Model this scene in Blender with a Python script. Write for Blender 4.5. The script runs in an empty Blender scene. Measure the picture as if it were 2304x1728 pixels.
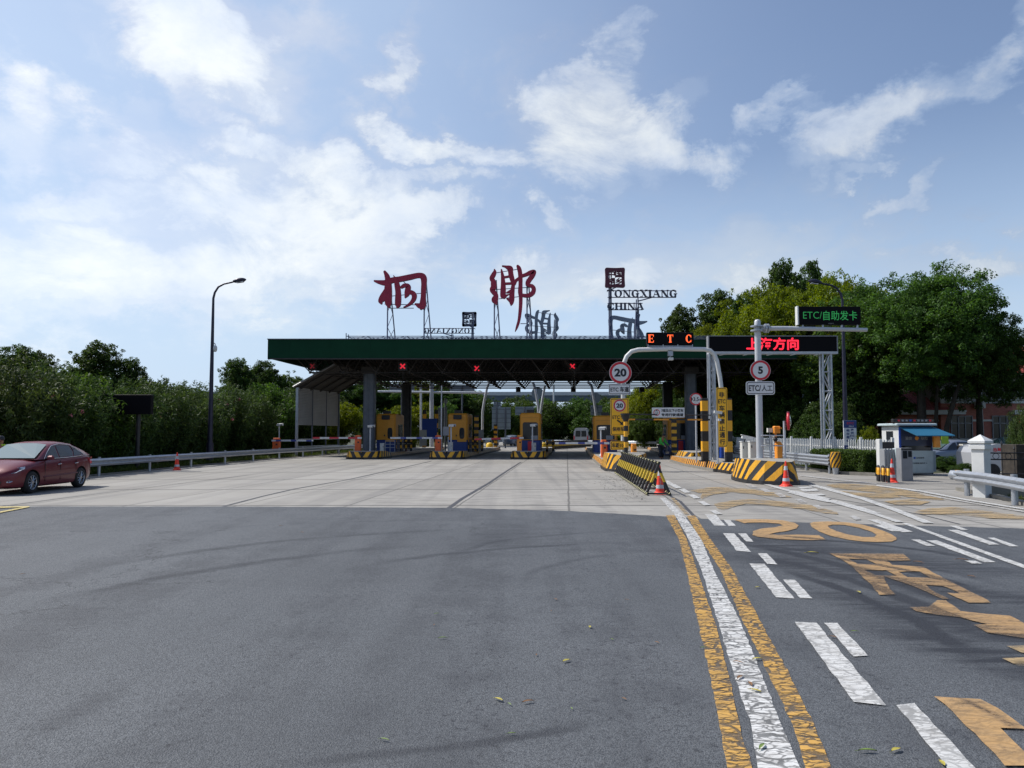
import bpy, bmesh, math, random
import numpy as np
from mathutils import Vector, Matrix
C = bpy.context.scene.collection
S = bpy.context.scene
R = math.radians
# ---------------------------------------------------------------- camera
F, CX, CY, HOR, CAMH = 1800.0, 1152.0, 864.0, 975.0, 1.75
PITCH = math.atan((HOR - CY) / F)
cd = bpy.data.cameras.new("camera"); cam = bpy.data.objects.new("camera", cd); C.objects.link(cam)
cd.sensor_width = 36; cd.lens = F / 2304 * 36; cd.clip_start = .1; cd.clip_end = 4000
cam.location = (0, 0, CAMH); cam.rotation_euler = (math.pi / 2 + PITCH, 0, 0)
S.camera = cam
S.view_settings.view_transform = 'Standard'; S.view_settings.look = 'None'
S.view_settings.exposure = 0.0; S.view_settings.gamma = 1
S.cycles.max_bounces = 6; S.cycles.diffuse_bounces = 2; S.cycles.glossy_bounces = 3
S.cycles.transmission_bounces = 4; S.cycles.transparent_max_bounces = 8
S.cycles.caustics_reflective = False; S.cycles.caustics_refractive = False
SUN_AZ, SUN_EL = R(-70), R(50)

def ray(px, py):
    xc, yc = (px - CX) / F, (CY - py) / F
    return Vector((xc, math.cos(PITCH) - yc * math.sin(PITCH), math.sin(PITCH) + yc * math.cos(PITCH)))
def G(px, py, z=0.0):
    r = ray(px, py); t = (z - CAMH) / r.z
    return Vector((r.x * t, r.y * t, z))
def W(px, py, D):
    r = ray(px, py); t = D / r.y
    return Vector((r.x * t, D, CAMH + r.z * t))
def XZ(px, py, D):
    v = W(px, py, D); return v.x, v.z

# ---------------------------------------------------------------- node helper
class N:
    def __init__(s, tree): s.t = tree; s.n = tree.nodes; s.l = tree.links
    def node(s, typ, ins=None, **kw):
        n = s.n.new(typ)
        for k, v in kw.items(): setattr(n, k, v)
        for k, v in (ins or {}).items():
            if isinstance(v, bpy.types.NodeSocket): s.l.new(v, n.inputs[k])
            else: n.inputs[k].default_value = v
        return n
    def math(s, op, a, b=None, c=None, clamp=False):
        ins = {0: a}
        if b is not None: ins[1] = b
        if c is not None: ins[2] = c
        return s.node('ShaderNodeMath', ins, operation=op, use_clamp=clamp).outputs[0]
    def noise(s, vec, scale, detail=4, rough=.55, dist=0, out=0):
        ins = {'Scale': scale, 'Detail': detail, 'Roughness': rough, 'Distortion': dist}
        if vec is not None: ins['Vector'] = vec
        return s.node('ShaderNodeTexNoise', ins).outputs[out]
    def mapr(s, v, a, b, c=0., d=1., smooth=False):
        n = s.node('ShaderNodeMapRange', {0: v, 1: a, 2: b, 3: c, 4: d})
        if smooth: n.interpolation_type = 'SMOOTHSTEP'
        return n.outputs[0]
    def mix(s, f, a, b, blend='MIX'):
        n = s.n.new('ShaderNodeMix'); n.data_type = 'RGBA'; n.blend_type = blend
        for k, v in ((0, f), (6, a), (7, b)):
            if isinstance(v, bpy.types.NodeSocket): s.l.new(v, n.inputs[k])
            else: n.inputs[k].default_value = v
        return n.outputs[2]
    def mapping(s, vec, loc=(0, 0, 0), rot=(0, 0, 0), scale=(1, 1, 1), typ='POINT'):
        return s.node('ShaderNodeMapping', {'Vector': vec, 'Location': loc, 'Rotation': rot, 'Scale': scale}, vector_type=typ).outputs[0]
def c4(c): return (c[0], c[1], c[2], 1.0)

# ---------------------------------------------------------------- sky
w = bpy.data.worlds.new("World"); S.world = w; w.use_nodes = True
nt = N(w.node_tree); w.node_tree.nodes.clear()
SKYSTR, CLOUDSTR = 0.128, 1.0
sky = nt.node('ShaderNodeTexSky', sky_type='NISHITA')
sky.sun_disc = False; sky.sun_elevation = SUN_EL; sky.sun_rotation = SUN_AZ
sky.air_density = 1.0; sky.dust_density = 1.6; sky.ozone_density = 1.5
tc = nt.node('ShaderNodeTexCoord').outputs['Generated']
sep = nt.node('ShaderNodeSeparateXYZ', {0: tc})
az = nt.math('ARCTAN2', sep.outputs[0], sep.outputs[1])
el = nt.math('ARCSINE', sep.outputs[2])
uv = nt.node('ShaderNodeCombineXYZ', {0: az, 1: el, 2: 0.0}).outputs[0]
uvs_ = nt.mapping(uv, scale=(1.0, 1.5, 1))
wn = nt.noise(uvs_, 5.5, 7, .6, 0, 1)
wv = nt.node('ShaderNodeVectorMath', {0: wn, 1: (.5, .5, .5)}, operation='SUBTRACT').outputs[0]
wv = nt.node('ShaderNodeVectorMath', {0: wv, 3: .23}, operation='SCALE').outputs[0]
uvw = nt.node('ShaderNodeVectorMath', {0: uv, 1: wv}, operation='ADD').outputs[0]
CLOUDS = [  # px, py, rx, ry, tilt deg, weight
 (470,50,300,120,6,1.1),(440,160,260,60,22,.9),(600,150,200,80,35,.8),(905,105,110,60,-45,.65),(860,165,60,40,0,.6),
 (60,285,95,80,0,.75),(300,300,170,75,-5,.95),(300,215,70,60,-40,.55),(540,290,190,80,8,1.05),(720,360,290,85,12,1.0),(560,410,330,90,5,.9),
 (930,285,190,75,10,.95),(1090,320,140,75,15,.85),(200,455,240,85,0,.9),(820,480,460,80,4,.95),(1235,480,70,90,-30,.75),
 (1390,90,160,80,-25,.6),(1300,230,220,90,-10,.7),(1480,300,270,80,8,.8),(1560,190,150,60,-28,.6),(1420,370,140,60,10,.5),
 (1960,270,240,95,-20,.9),(2200,140,230,60,-25,.6),(1760,250,130,40,5,.5),(2260,250,110,60,-30,.35),
 (1910,400,110,36,-5,.62),(1680,520,300,75,-6,.62),(2050,455,170,42,-22,.55),(1500,490,120,30,0,.4),(1800,570,260,60,-5,.6),
 (2180,600,260,60,4,.75),(1300,620,500,90,0,.8),(300,620,700,140,0,1.0),(700,560,500,100,4,.8),(1750,620,300,70,0,.7),
 (620,470,520,120,0,1.0),(1000,400,260,70,12,.7),(350,390,260,60,-10,.7),(1350,330,330,130,5,.75),(1250,140,90,50,-20,.35),(650,40,200,90,0,.8),(200,90,120,40,20,.35),(1650,600,420,70,-3,.7),(1450,560,260,50,0,.6)]
mask = None
for (px, py, rx, ry, tilt, wt) in CLOUDS:
    r = ray(px, py).normalized(); a0 = math.atan2(r.x, r.y); e0 = math.asin(r.z)
    m = nt.mapping(uvw, (a0, e0, 0), (0, 0, R(-tilt)), (rx / F, ry / F, 1), 'TEXTURE')
    ln = nt.node('ShaderNodeVectorMath', {0: m}, operation='LENGTH').outputs['Value']
    v = nt.mapr(ln, 0.25, 1.25, wt, 0., True)
    mask = v if mask is None else nt.math('SMOOTH_MAX', mask, v, .25)
# outside the photographed part of the sky: plain scattered cloud
side = nt.mapr(nt.math('ABSOLUTE', az), .62, .95, 0., .30, True)
high = nt.mapr(el, .55, .85, 0., .30, True)
mask = nt.math('MAXIMUM', mask, nt.math('MAXIMUM', side, high))
fb = nt.noise(nt.mapping(uvs_, (3.1, 1.7, 0)), 7.0, 9, .66, .4)
fb2 = nt.noise(nt.mapping(uvs_, (1.1, 4.7, 0)), 2.6, 6, .55, .2)
dens = nt.math('ADD', mask, nt.math('MULTIPLY', nt.math('SUBTRACT', fb, .5), 1.9))
wide = nt.mapr(mask, .12, .85, 0., .60, True)
dens = nt.math('MAXIMUM', nt.mapr(dens, .18, 1.2, 0., 1., True), nt.math('MULTIPLY', wide, nt.mapr(fb2, .3, .65, .35, 1.)))
thin = nt.mapr(az, -.2, .45, .95, .86)
dens = nt.math('MULTIPLY', dens, thin)
# thin veil towards the horizon and the sun side
lowv = nt.mapr(el, .05, .42, .92, 0., True)
sunv = nt.mapr(az, -.75, .60, .82, .06, True)
veil = nt.math('MULTIPLY', nt.math('MAXIMUM', lowv, nt.math('MULTIPLY', sunv, .9)), nt.mapr(fb2, .2, .7, .65, 1.))
lft = nt.mapr(az, -.1, .6, 1., .8, True)
veil = nt.math('MULTIPLY', veil, lft)
# the veil of bright thin cloud lies on the sun side only; the sky behind and overhead is clear
clear = nt.math('MULTIPLY', nt.mapr(nt.math('ABSOLUTE', az), .8, 1.9, 1., .25, True), nt.mapr(el, .5, 1.0, 1., .25, True))
veil = nt.math('MULTIPLY', veil, clear)
cov = nt.math('MAXIMUM', nt.math('MULTIPLY', dens, clear), veil)
shade = nt.mapr(nt.noise(nt.mapping(uvs_, (7, 2, 0)), 4.5, 7, .6), .35, .65, 0., 1., True)
ccol = nt.mix(shade, (.72, .81, .95, 1), (.95, .99, 1.0, 1))
sgn = nt.mapr(az, -.6, .6, 1.12, .86)
ccol = nt.node('ShaderNodeVectorMath', {0: ccol, 3: sgn}, operation='SCALE').outputs[0]
vcol = nt.mix(nt.mapr(dens, 0., .5, 0., 1.), (.60, .77, .99, 1), ccol)
skc = nt.node('ShaderNodeVectorMath', {0: sky.outputs[0], 1: (.99, .99, 1.05)}, operation='MULTIPLY').outputs[0]
bs = nt.node('ShaderNodeBackground', {0: skc, 1: SKYSTR})
bc = nt.node('ShaderNodeBackground', {0: vcol, 1: CLOUDSTR})
mx = nt.node('ShaderNodeMixShader', {0: cov, 1: bs.outputs[0], 2: bc.outputs[0]})
nt.node('ShaderNodeOutputWorld', {0: mx.outputs[0]})
# ---------------------------------------------------------------- sun
sl = bpy.data.lights.new("sun", 'SUN'); sl.energy = 4.6; sl.angle = R(.55); sl.color = (1, .96, .9)
so = bpy.data.objects.new("sun", sl); C.objects.link(so)
sd = Vector((math.sin(SUN_AZ) * math.cos(SUN_EL), math.cos(SUN_AZ) * math.cos(SUN_EL), math.sin(SUN_EL)))
so.rotation_euler = sd.to_track_quat('Z', 'Y').to_euler(); so.location = (-60, 60, 80)

# ---------------------------------------------------------------- materials
MATS = {}
def base_mat(name):
    m = bpy.data.materials.new(name); m.use_nodes = True; m.node_tree.nodes.clear()
    n = N(m.node_tree); MATS[name] = m
    return m, n
def finish(n, bsdf): n.node('ShaderNodeOutputMaterial', {0: bsdf})
def P(n, col, rough=.6, metal=0., bump=None, bstr=.3, bdist=.02, emis=None, estr=0., **kw):
    ins = {'Base Color': col if isinstance(col, bpy.types.NodeSocket) else c4(col), 'Roughness': rough, 'Metallic': metal}
    ins.update(kw)
    if bump is not None:
        ins['Normal'] = n.node('ShaderNodeBump', {'Height': bump, 'Strength': bstr, 'Distance': bdist}).outputs[0]
    if emis is not None: ins['Emission Color'] = c4(emis); ins['Emission Strength'] = estr
    return n.node('ShaderNodeBsdfPrincipled', ins).outputs[0]
def pm(name, col, rough=.55, metal=0., var=.18, scale=3., dirt=.25, emis=None, estr=0.):
    """painted / metal surface with worn, blotchy colour and slight bump"""
    m, n = base_mat(name)
    co = n.node('ShaderNodeTexCoord').outputs['Object']
    a = n.noise(co, scale, 6, .6); b = n.noise(co, scale * 9, 4, .6)
    k = n.mapr(a, .3, .7, 1 - var, 1 + var)
    cc = n.node('ShaderNodeVectorMath', {0: (col[0], col[1], col[2]), 3: k}, operation='SCALE').outputs[0]
    d = n.math('MULTIPLY', n.mapr(n.math('ADD', n.math('MULTIPLY', a, .6), n.math('MULTIPLY', b, .4)), .5, .72, 0., 1.), dirt)
    cc = n.mix(d, cc, (.12, .105, .085, 1))
    finish(n, P(n, cc, n.mapr(b, .3, .7, max(rough - .1, .05), min(rough + .12, 1)), metal, b, .08, .01, emis, estr))
    return m
def em(name, col, st):
    m, n = base_mat(name)
    finish(n, P(n, (.01, .01, .01), .5, emis=col, estr=st)); return m
def flat(name, col, spec=.12):
    m, n = base_mat(name); co = n.node('ShaderNodeTexCoord').outputs['Object']
    k = n.mapr(n.noise(co, .9, 6, .6), .3, .7, .86, 1.14); cc = n.node('ShaderNodeVectorMath', {0: tuple(col), 3: k}, operation='SCALE').outputs[0]
    finish(n, P(n, cc, .6, 0, None, **{'Specular IOR Level': spec})); return m
M = {}
M['green'] = flat('fascia_green', (.005, .042, .020))
M['frame_dark'] = pm('dark_steel', (.035, .032, .032), .7)
M['roof_grey'] = pm('roof_sheet_grey', (.06, .055, .052), .8)
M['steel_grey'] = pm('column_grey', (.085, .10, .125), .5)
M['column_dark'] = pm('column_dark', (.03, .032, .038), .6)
M['galv'] = pm('galvanised_steel', (.40, .43, .47), .38, .55, .2, 5)
M['pipe'] = pm('painted_pipe', (.50, .52, .55), .4, .15, .1, 4)
M['white'] = pm('white_paint', (.62, .63, .62), .5, 0, .06, 3, .2)
M['cream'] = pm('cabinet_white', (.60, .59, .54), .55, 0, .08, 3, .3)
M['yellow'] = pm('booth_yellow', (.70, .29, .022), .5, 0, .1, 3, .15)
M['yel'] = pm('sign_yellow', (.95, .50, .02), .45, 0, .06, 2, .08)
M['orange'] = pm('barrier_orange', (.75, .13, .03), .5, 0, .1, 3, .2)
M['amber'] = pm('barrier_amber', (.82, .30, .03), .5, 0, .1, 3, .2)
M['blue'] = pm('booth_blue', (.018, .045, .19), .5, 0, .1, 3, .15)
M['blue2'] = pm('panel_blue', (.01, .06, .36), .45, 0, .06, 3, .05)
M['black'] = pm('black_paint', (.014, .014, .016), .5, 0, .2, 4, .3)
M['red'] = pm('sign_red', (.55, .015, .03), .45, 0, .05, 3, .05)
M['maroon'] = pm('letter_maroon', (.34, .012, .045), .5, 0, .1, 1, .05)
M['maroon2'] = pm('seal_maroon', (.09, .012, .03), .5, 0, .1, 1, .05)
M['navy'] = pm('letter_navy', (.05, .055, .09), .5, 0, .1, 1, .1)
M['support'] = pm('support_steel', (.10, .12, .20), .5, .2)
M['letterback'] = pm('letter_back_grey', (.20, .24, .30), .55, .1, .25, 1.5, .2)
M['signwhite'] = pm('sign_white', (.68, .69, .70), .45, 0, .04, 3, .08)
M['signback'] = pm('sign_back_grey', (.20, .25, .28), .45, .3, .15, 2, .2)
M['ink'] = pm('ink_black', (.012, .014, .022), .5, 0, .1, 3, .0)
M['led'] = flat('led_panel_black', (.004, .0035, .005))
M['ledred'] = em('led_red', (1, .02, .05), 1.5)
M['ledorange'] = em('led_orange', (1, .12, .03), 1.7)
M['ledcore'] = em('led_warm_core', (1, .55, .42), 1.3)
M['ledgreen'] = em('led_green', (.03, .42, .10), .5)
M['xred'] = em('signal_red', (1, .03, .06), .7)
M['xdim'] = em('signal_red_dim', (.5, .03, .05), .25)
M['lampblack'] = pm('lamp_post_black', (.022, .022, .045), .4, .3)
M['glass'] = pm('dark_glass', (.02, .025, .03), .08, 0, .1, 2, .05)
M['tyre'] = pm('tyre_rubber', (.015, .015, .016), .85)
M['rim'] = pm('alloy_rim', (.42, .43, .45), .3, .8)
M['chrome'] = pm('chrome_trim', (.6, .6, .62), .2, .9, .05)
M['conc'] = pm('raw_concrete', (.30, .285, .25), .85, 0, .2, 2, .5)
M['concd'] = pm('kerb_concrete', (.20, .19, .165), .85, 0, .25, 3, .5)
M['yellowcap'] = pm('yellow_drum', (.85, .55, .03), .5)
M['bark'] = pm('bark', (.03, .024, .018), .9, 0, .35, 6, .3)
M['grey'] = pm('panel_grey', (.24, .25, .27), .5, .1)
M['awning'] = pm('awning_cyan', (.010, .11, .20), .6, 0, .08, 2, .05)
M['kiosk'] = pm('kiosk_pale', (.42, .50, .52), .5)
M['skin'] = pm('skin', (.35, .17, .10), .6, 0, .05, 5, 0)
M['cloth_d'] = pm('dark_cloth', (.02, .025, .035), .85)
M['cloth_b'] = pm('blue_cloth', (.09, .12, .25), .85)
M['hivis'] = pm('hi_vis_green', (.05, .42, .05), .7, 0, .1, 8, 0)
M['hivisy'] = pm('hi_vis_yellow', (.55, .80, .05), .7, 0, .1, 8, 0)
M['tar'] = pm('tar_sealant', (.05, .05, .055), .6)
M['lime'] = pm('lime_sign', (.35, .55, .03), .5)
M['roofred'] = pm('red_roof_tile', (.33, .06, .04), .7, 0, .3, 6, .3)
M['bridge'] = pm('viaduct_haze_grey', (.10, .13, .17), .8, 0, .1, .3)  # blue-grey has the distance haze put into the deck colour
M['stem'] = pm('stem_green', (.07, .09, .03), .8)
M['petal'] = pm('pink_petals', (.65, .17, .22), .7, 0, .2, 8, 0)

def carpaint(name, col):
    m, n = base_mat(name)
    co = n.node('ShaderNodeTexCoord').outputs['Object']
    fl = n.noise(co, 180, 2, .5)
    cc = n.mix(n.mapr(fl, .3, .7, 0., .3), c4(col), c4([min(1, x * 1.7) for x in col]))
    du = n.mapr(n.noise(co, 3, 5, .6), .45, .75, 0., .03)
    cc = n.mix(du, cc, (.25, .2, .18, 1))
    finish(n, P(n, cc, .42, .15, None, **{'Coat Weight': .30, 'Coat Roughness': .05}))
    return m
M['carred'] = carpaint('car_paint_red', (.115, .0025, .012))
M['carsilver'] = carpaint('car_paint_silver', (.14, .17, .23))
M['carwhite'] = carpaint('car_paint_white', (.36, .37, .39))
M['cardark'] = carpaint('car_paint_dark', (.02, .03, .07))
def windshield():
    m, n = base_mat('windscreen_glass')
    finish(n, P(n, (.10, .16, .15), .05, 0, None, **{'Coat Weight': 1.0, 'Coat Roughness': .02, 'Specular IOR Level': .9}))
    return m
M['screen'] = windshield()
def mirror():
    m, n = base_mat('mirror_glass'); finish(n, P(n, (.55, .58, .5), .06, 1.)); return m
M['mirror'] = mirror()
def lamp_glass():
    m, n = base_mat('headlight_lens')
    co = n.node('ShaderNodeTexCoord').outputs['Object']
    v = n.noise(co, 14, 2, .5)
    finish(n, P(n, n.mix(n.mapr(v, .4, .6), (.18, .2, .22, 1), (.7, .74, .78, 1)), .12, .3, None, **{'Coat Weight': 1.0}))
    return m
M['lens'] = lamp_glass()

def stripe_mat(name, period, slope, ab=True, dark=(.02, .02, .022), yel=(.85, .42, .015), duty=.5, wear=.25, off=0.):
    m, n = base_mat(name)
    u = n.node('ShaderNodeUVMap').outputs[0]; s = n.node('ShaderNodeSeparateXYZ', {0: u})
    uu = n.math('ABSOLUTE', s.outputs[0]) if ab else s.outputs[0]
    t = n.math('ADD', uu, n.math('MULTIPLY', s.outputs[1], slope))
    co = n.node('ShaderNodeTexCoord').outputs['Object']
    t = n.math('ADD', t, n.math('MULTIPLY', n.math('SUBTRACT', n.noise(co, 9, 3), .5), .035))
    fr = n.math('FRACT', n.math('ADD', n.math('DIVIDE', t, period), 50.0 + off))
    k = n.math('LESS_THAN', fr, duty)
    nz = n.noise(co, 5, 8, .7)
    yc = n.mix(n.mapr(nz, .35, .7), c4(yel), c4([x * .72 for x in yel]))
    col = n.mix(k, c4(dark), yc)
    col = n.mix(n.math('MULTIPLY', n.mapr(n.noise(co, 11, 9, .75), .55, .7), wear), col, (.16, .14, .12, 1))
    finish(n, P(n, col, .55, 0, nz, .1, .01)); return m
M['chev_up'] = stripe_mat('chevron_up', .62, 1.0)
M['chev_dn'] = stripe_mat('chevron_down', .62, -.9, off=.1)
M['bars'] = stripe_mat('kerb_bars', .42, -.12, dark=(.05, .02, .018), yel=(.78, .36, .04), wear=.5)
M['bars_d'] = stripe_mat('kerb_bars_faded', .42, 0, dark=(.06, .045, .04), yel=(.40, .22, .06), wear=.8)
M['spiral'] = stripe_mat('spiral_bands', .16, -.55, ab=False)

def band_mat(name, period, ca, cb, axis=2, duty=.5, off=0., rough=.5):
    m, n = base_mat(name)
    co = n.node('ShaderNodeTexCoord').outputs['Object']; s = n.node('ShaderNodeSeparateXYZ', {0: co})
    fr = n.math('FRACT', n.math('ADD', n.math('DIVIDE', s.outputs[axis], period), 20.0 + off))
    nz = n.noise(co, 6, 6, .65)
    col = n.mix(n.math('LESS_THAN', fr, duty), c4(ca), c4(cb))
    col = n.mix(n.mapr(nz, .5, .75, 0., .25), col, (.1, .09, .08, 1))
    finish(n, P(n, col, rough, 0, nz, .1, .01)); return m
YB, BK = (.85, .42, .02), (.015, .015, .017)
M['post_yb'] = band_mat('post_yellow_black', .92, YB, BK)
M['post_yb2'] = band_mat('post_bands_small', .5, YB, BK)
M['panel_yb'] = band_mat('panel_yellow_black', .97, YB, BK, 2, .5, 0)
M['rod_yb'] = band_mat('rod_yellow_black', .98, BK, (.62, .42, .03), 2, .26, -.38)
M['rail_yb'] = band_mat('rail_black_cream', .38, BK, (.5, .46, .2), 1, .3)
M['arm_rw'] = band_mat('arm_red_white', 1.3, (.62, .62, .62), (.5, .03, .05), 0, .5)
M['arm_bw'] = band_mat('arm_blue_white', 1.1, (.62, .64, .66), (.06, .08, .3), 0, .35)
M['bar_ob'] = band_mat('bar_orange_black', 1.7, (.8, .33, .03), BK, 0, .55)
M['cone'] = pm('cone_red', (.80, .045, .02), .55, 0, .08, 6, .25)
M['reflect'] = pm('cone_reflective', (.50, .53, .57), .4, 0, .1, 12, .3)

# ground materials ------------------------------------------------------------
def circ3(a, b, c):
    ax, ay, bx_, by_, cx, cy = *a, *b, *c; d = 2 * (ax * (by_ - cy) + bx_ * (cy - ay) + cx * (ay - by_))
    ux = ((ax * ax + ay * ay) * (by_ - cy) + (bx_ * bx_ + by_ * by_) * (cy - ay) + (cx * cx + cy * cy) * (ay - by_)) / d
    uy = ((ax * ax + ay * ay) * (cx - bx_) + (bx_ * bx_ + by_ * by_) * (ax - cx) + (cx * cx + cy * cy) * (bx_ - ax)) / d
    return ux, uy, math.hypot(ax - ux, ay - uy)
ARCS = [  # three road points a turning tyre passed over (read as pixels), half width m, strength
 ((0,1381),(475,1283),(1017,1222),.18,.6),((100,1300),(600,1222),(1150,1190),.16,.5),((700,1300),(1100,1238),(1480,1222),.13,.55),
 ((1000,1262),(1230,1205),(1440,1196),.12,.55),((1180,1320),(1330,1255),(1500,1240),.10,.35),((560,1728),(900,1695),(1400,1622),.07,.50),((300,1200),(800,1175),(1300,1172),.10,.30),
 ((1560,1205),(1850,1262),(2304,1420),.20,.9),((1580,1230),(1900,1300),(2304,1500),.16,.9),((1500,1215),(1900,1250),(2304,1330),.16,.8),((1700,1265),(2000,1370),(2304,1580),.14,.9),((1760,1240),(2050,1290),(2304,1372),.12,.8),((1640,1200),(1980,1228),(2304,1275),.14,.7),((2150,1560),(2230,1610),(2304,1665),.05,1.)]
def smears(n, co):
    s2 = n.noise(n.mapping(co, rot=(0, 0, R(-8)), scale=(.14, 2.2, 1)), 3.2, 6, .72, .2); s3 = n.noise(co, .55, 4, .6)
    sm = None
    s4 = n.noise(n.mapping(co, rot=(0, 0, R(63)), scale=(.22, 2.6, 1)), 2.6, 6, .72, .2)
    def group(lst, streak, lo, hi, fl):
        sm = None
        for (px, py, rx, ry, a, wt) in lst:
            g = G(px, py); mp = n.mapping(co, (g.x, g.y, 0), (0, 0, R(a)), (rx, ry, 1), 'TEXTURE')
            ln = n.node('ShaderNodeVectorMath', {0: mp}, operation='LENGTH').outputs['Value']; v = n.mapr(ln, .15, 1.15, wt, 0., True)
            sm = v if sm is None else n.math('MAXIMUM', sm, v)
        return n.math('MULTIPLY', sm, n.mapr(streak, lo, hi, fl, 1.), clamp=True)
    sm = group([(1150,1210,.9,2.6,0,.6),(1290,1222,2.4,.6,12,.45),(1480,1235,2.2,.6,0,.3)], s2, .42, .58, .1)
    sm = n.math('MAXIMUM', sm, group([(1760,1228,3.0,1.1,-60,1.),(1900,1290,2.6,.9,-62,1.1),(2050,1262,2.6,.8,-55,.9),(2090,1390,2.0,.62,-66,1.2),(2240,1480,1.6,.55,-66,1.2),(2230,1340,2.2,.6,-58,.9),(1960,1245,1.5,.8,-40,.9)], s4, .40, .54, .15))
    wob = n.math('MULTIPLY', n.math('SUBTRACT', s3, .5), .5); ar = None
    for k, (p1, p2, p3, hw, wt) in enumerate(ARCS):
        cx, cy, r = circ3(*[tuple(G(*q)[:2]) for q in (p1, p2, p3)])
        d = n.node('ShaderNodeVectorMath', {0: co, 1: (cx, cy, 0)}, operation='DISTANCE').outputs['Value']
        d = n.math('ABSOLUTE', n.math('SUBTRACT', n.math('ADD', d, wob), r)); v = n.mapr(d, hw * .2, hw * 1.25, wt, 0., True)
        q1, q2, q3 = [G(*q) for q in (p1, p2, p3)]; mid = (q1 + q3) / 2; hl = (q3 - q1).length / 2; mp = n.mapping(co, (mid.x, mid.y, 0), (0, 0, math.atan2(q3.y - q1.y, q3.x - q1.x)), (hl, hl * .75, 1), 'TEXTURE')
        v = n.math('MULTIPLY', v, n.mapr(n.node('ShaderNodeVectorMath', {0: mp}, operation='LENGTH').outputs['Value'], .45, 1.0, 1., 0., True))
        ar = v if ar is None else n.math('MAXIMUM', ar, v)
    ar = n.math('MULTIPLY', ar, n.mapr(n.noise(co, .30, 3, .6, 0), .34, .52, .2, 1.)); ar = n.math('MULTIPLY', ar, n.mapr(s2, .35, .55, .6, 1.))
    ar = n.math('MULTIPLY', ar, 1.5, clamp=True)
    return n.math('MAXIMUM', sm, ar)
def asphalt():
    m, n = base_mat('asphalt_surface')
    co = n.node('ShaderNodeTexCoord').outputs['Object']
    big = n.noise(co, .22, 5, .6); mid = n.noise(co, 1.6, 6, .65); fine = n.noise(co, 70, 3, .7); agg = n.node('ShaderNodeTexVoronoi', {'Vector': co, 'Scale': 95.0}).outputs['Distance']
    col = n.mix(n.mapr(big, .3, .7), (.094, .101, .108, 1), (.145, .154, .163, 1))
    col = n.mix(n.mapr(fine, .40, .60, 0., .85), col, (.048, .052, .057, 1))
    col = n.mix(n.mapr(agg, .0, .34, .45, 0.), col, (.31, .325, .345, 1))
    # wheel paths: coarse, darker lanes running diagonally, and old skid arcs
    rot = n.mapping(co, rot=(0, 0, R(38)), scale=(1, .07, 1))
    st = n.noise(rot, 1.1, 5, .6)
    col = n.mix(n.mapr(n.math('MULTIPLY', st, n.mapr(mid, .3, .7, .6, 1.2)), .42, .58, 0., .6), col, (.058, .061, .067, 1))
    sm = smears(n, co)
    col = n.mix(n.math('MULTIPLY', sm, .9), col, (.022, .023, .028, 1))
    zone = n.noise(n.mapping(co, rot=(0, 0, R(35)), scale=(1, .22, 1)), .55, 4, .6, .4)
    col = n.mix(n.mapr(zone, .50, .68, 0., .35), col, (.055, .058, .063, 1))
    pit = n.mapr(n.noise(co, 16, 6, .75), .54, .64, 0., 1.)
    col = n.mix(n.math('MULTIPLY', n.math('MULTIPLY', pit, n.mapr(st, .38, .56)), .9), col, (.028, .029, .034, 1))
    cv = n.node('ShaderNodeTexVoronoi', {'Vector': n.node('ShaderNodeVectorMath', {0: n.node('ShaderNodeVectorMath', {0: n.noise(co, .9, 5, .7, 0, 1), 3: 1.6}, operation='SCALE').outputs[0], 1: co}, operation='ADD').outputs[0], 'Scale': .16}, feature='DISTANCE_TO_EDGE').outputs['Distance']
    crk = n.math('MULTIPLY', n.mapr(cv, .0012, .0032, 1., 0.), n.mapr(n.noise(co, .25, 2), .5, .56, 0., 1.))
    col = n.mix(n.math('MULTIPLY', crk, .8), col, (.02, .02, .022, 1))
    hgt = n.math('ADD', n.math('MULTIPLY', agg, .8), fine)
    finish(n, P(n, col, n.mapr(fine, .3, .7, .50, .75), 0, hgt, .6, .010, **{'Specular IOR Level': .32})); return m
M['asphalt'] = asphalt()
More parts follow.
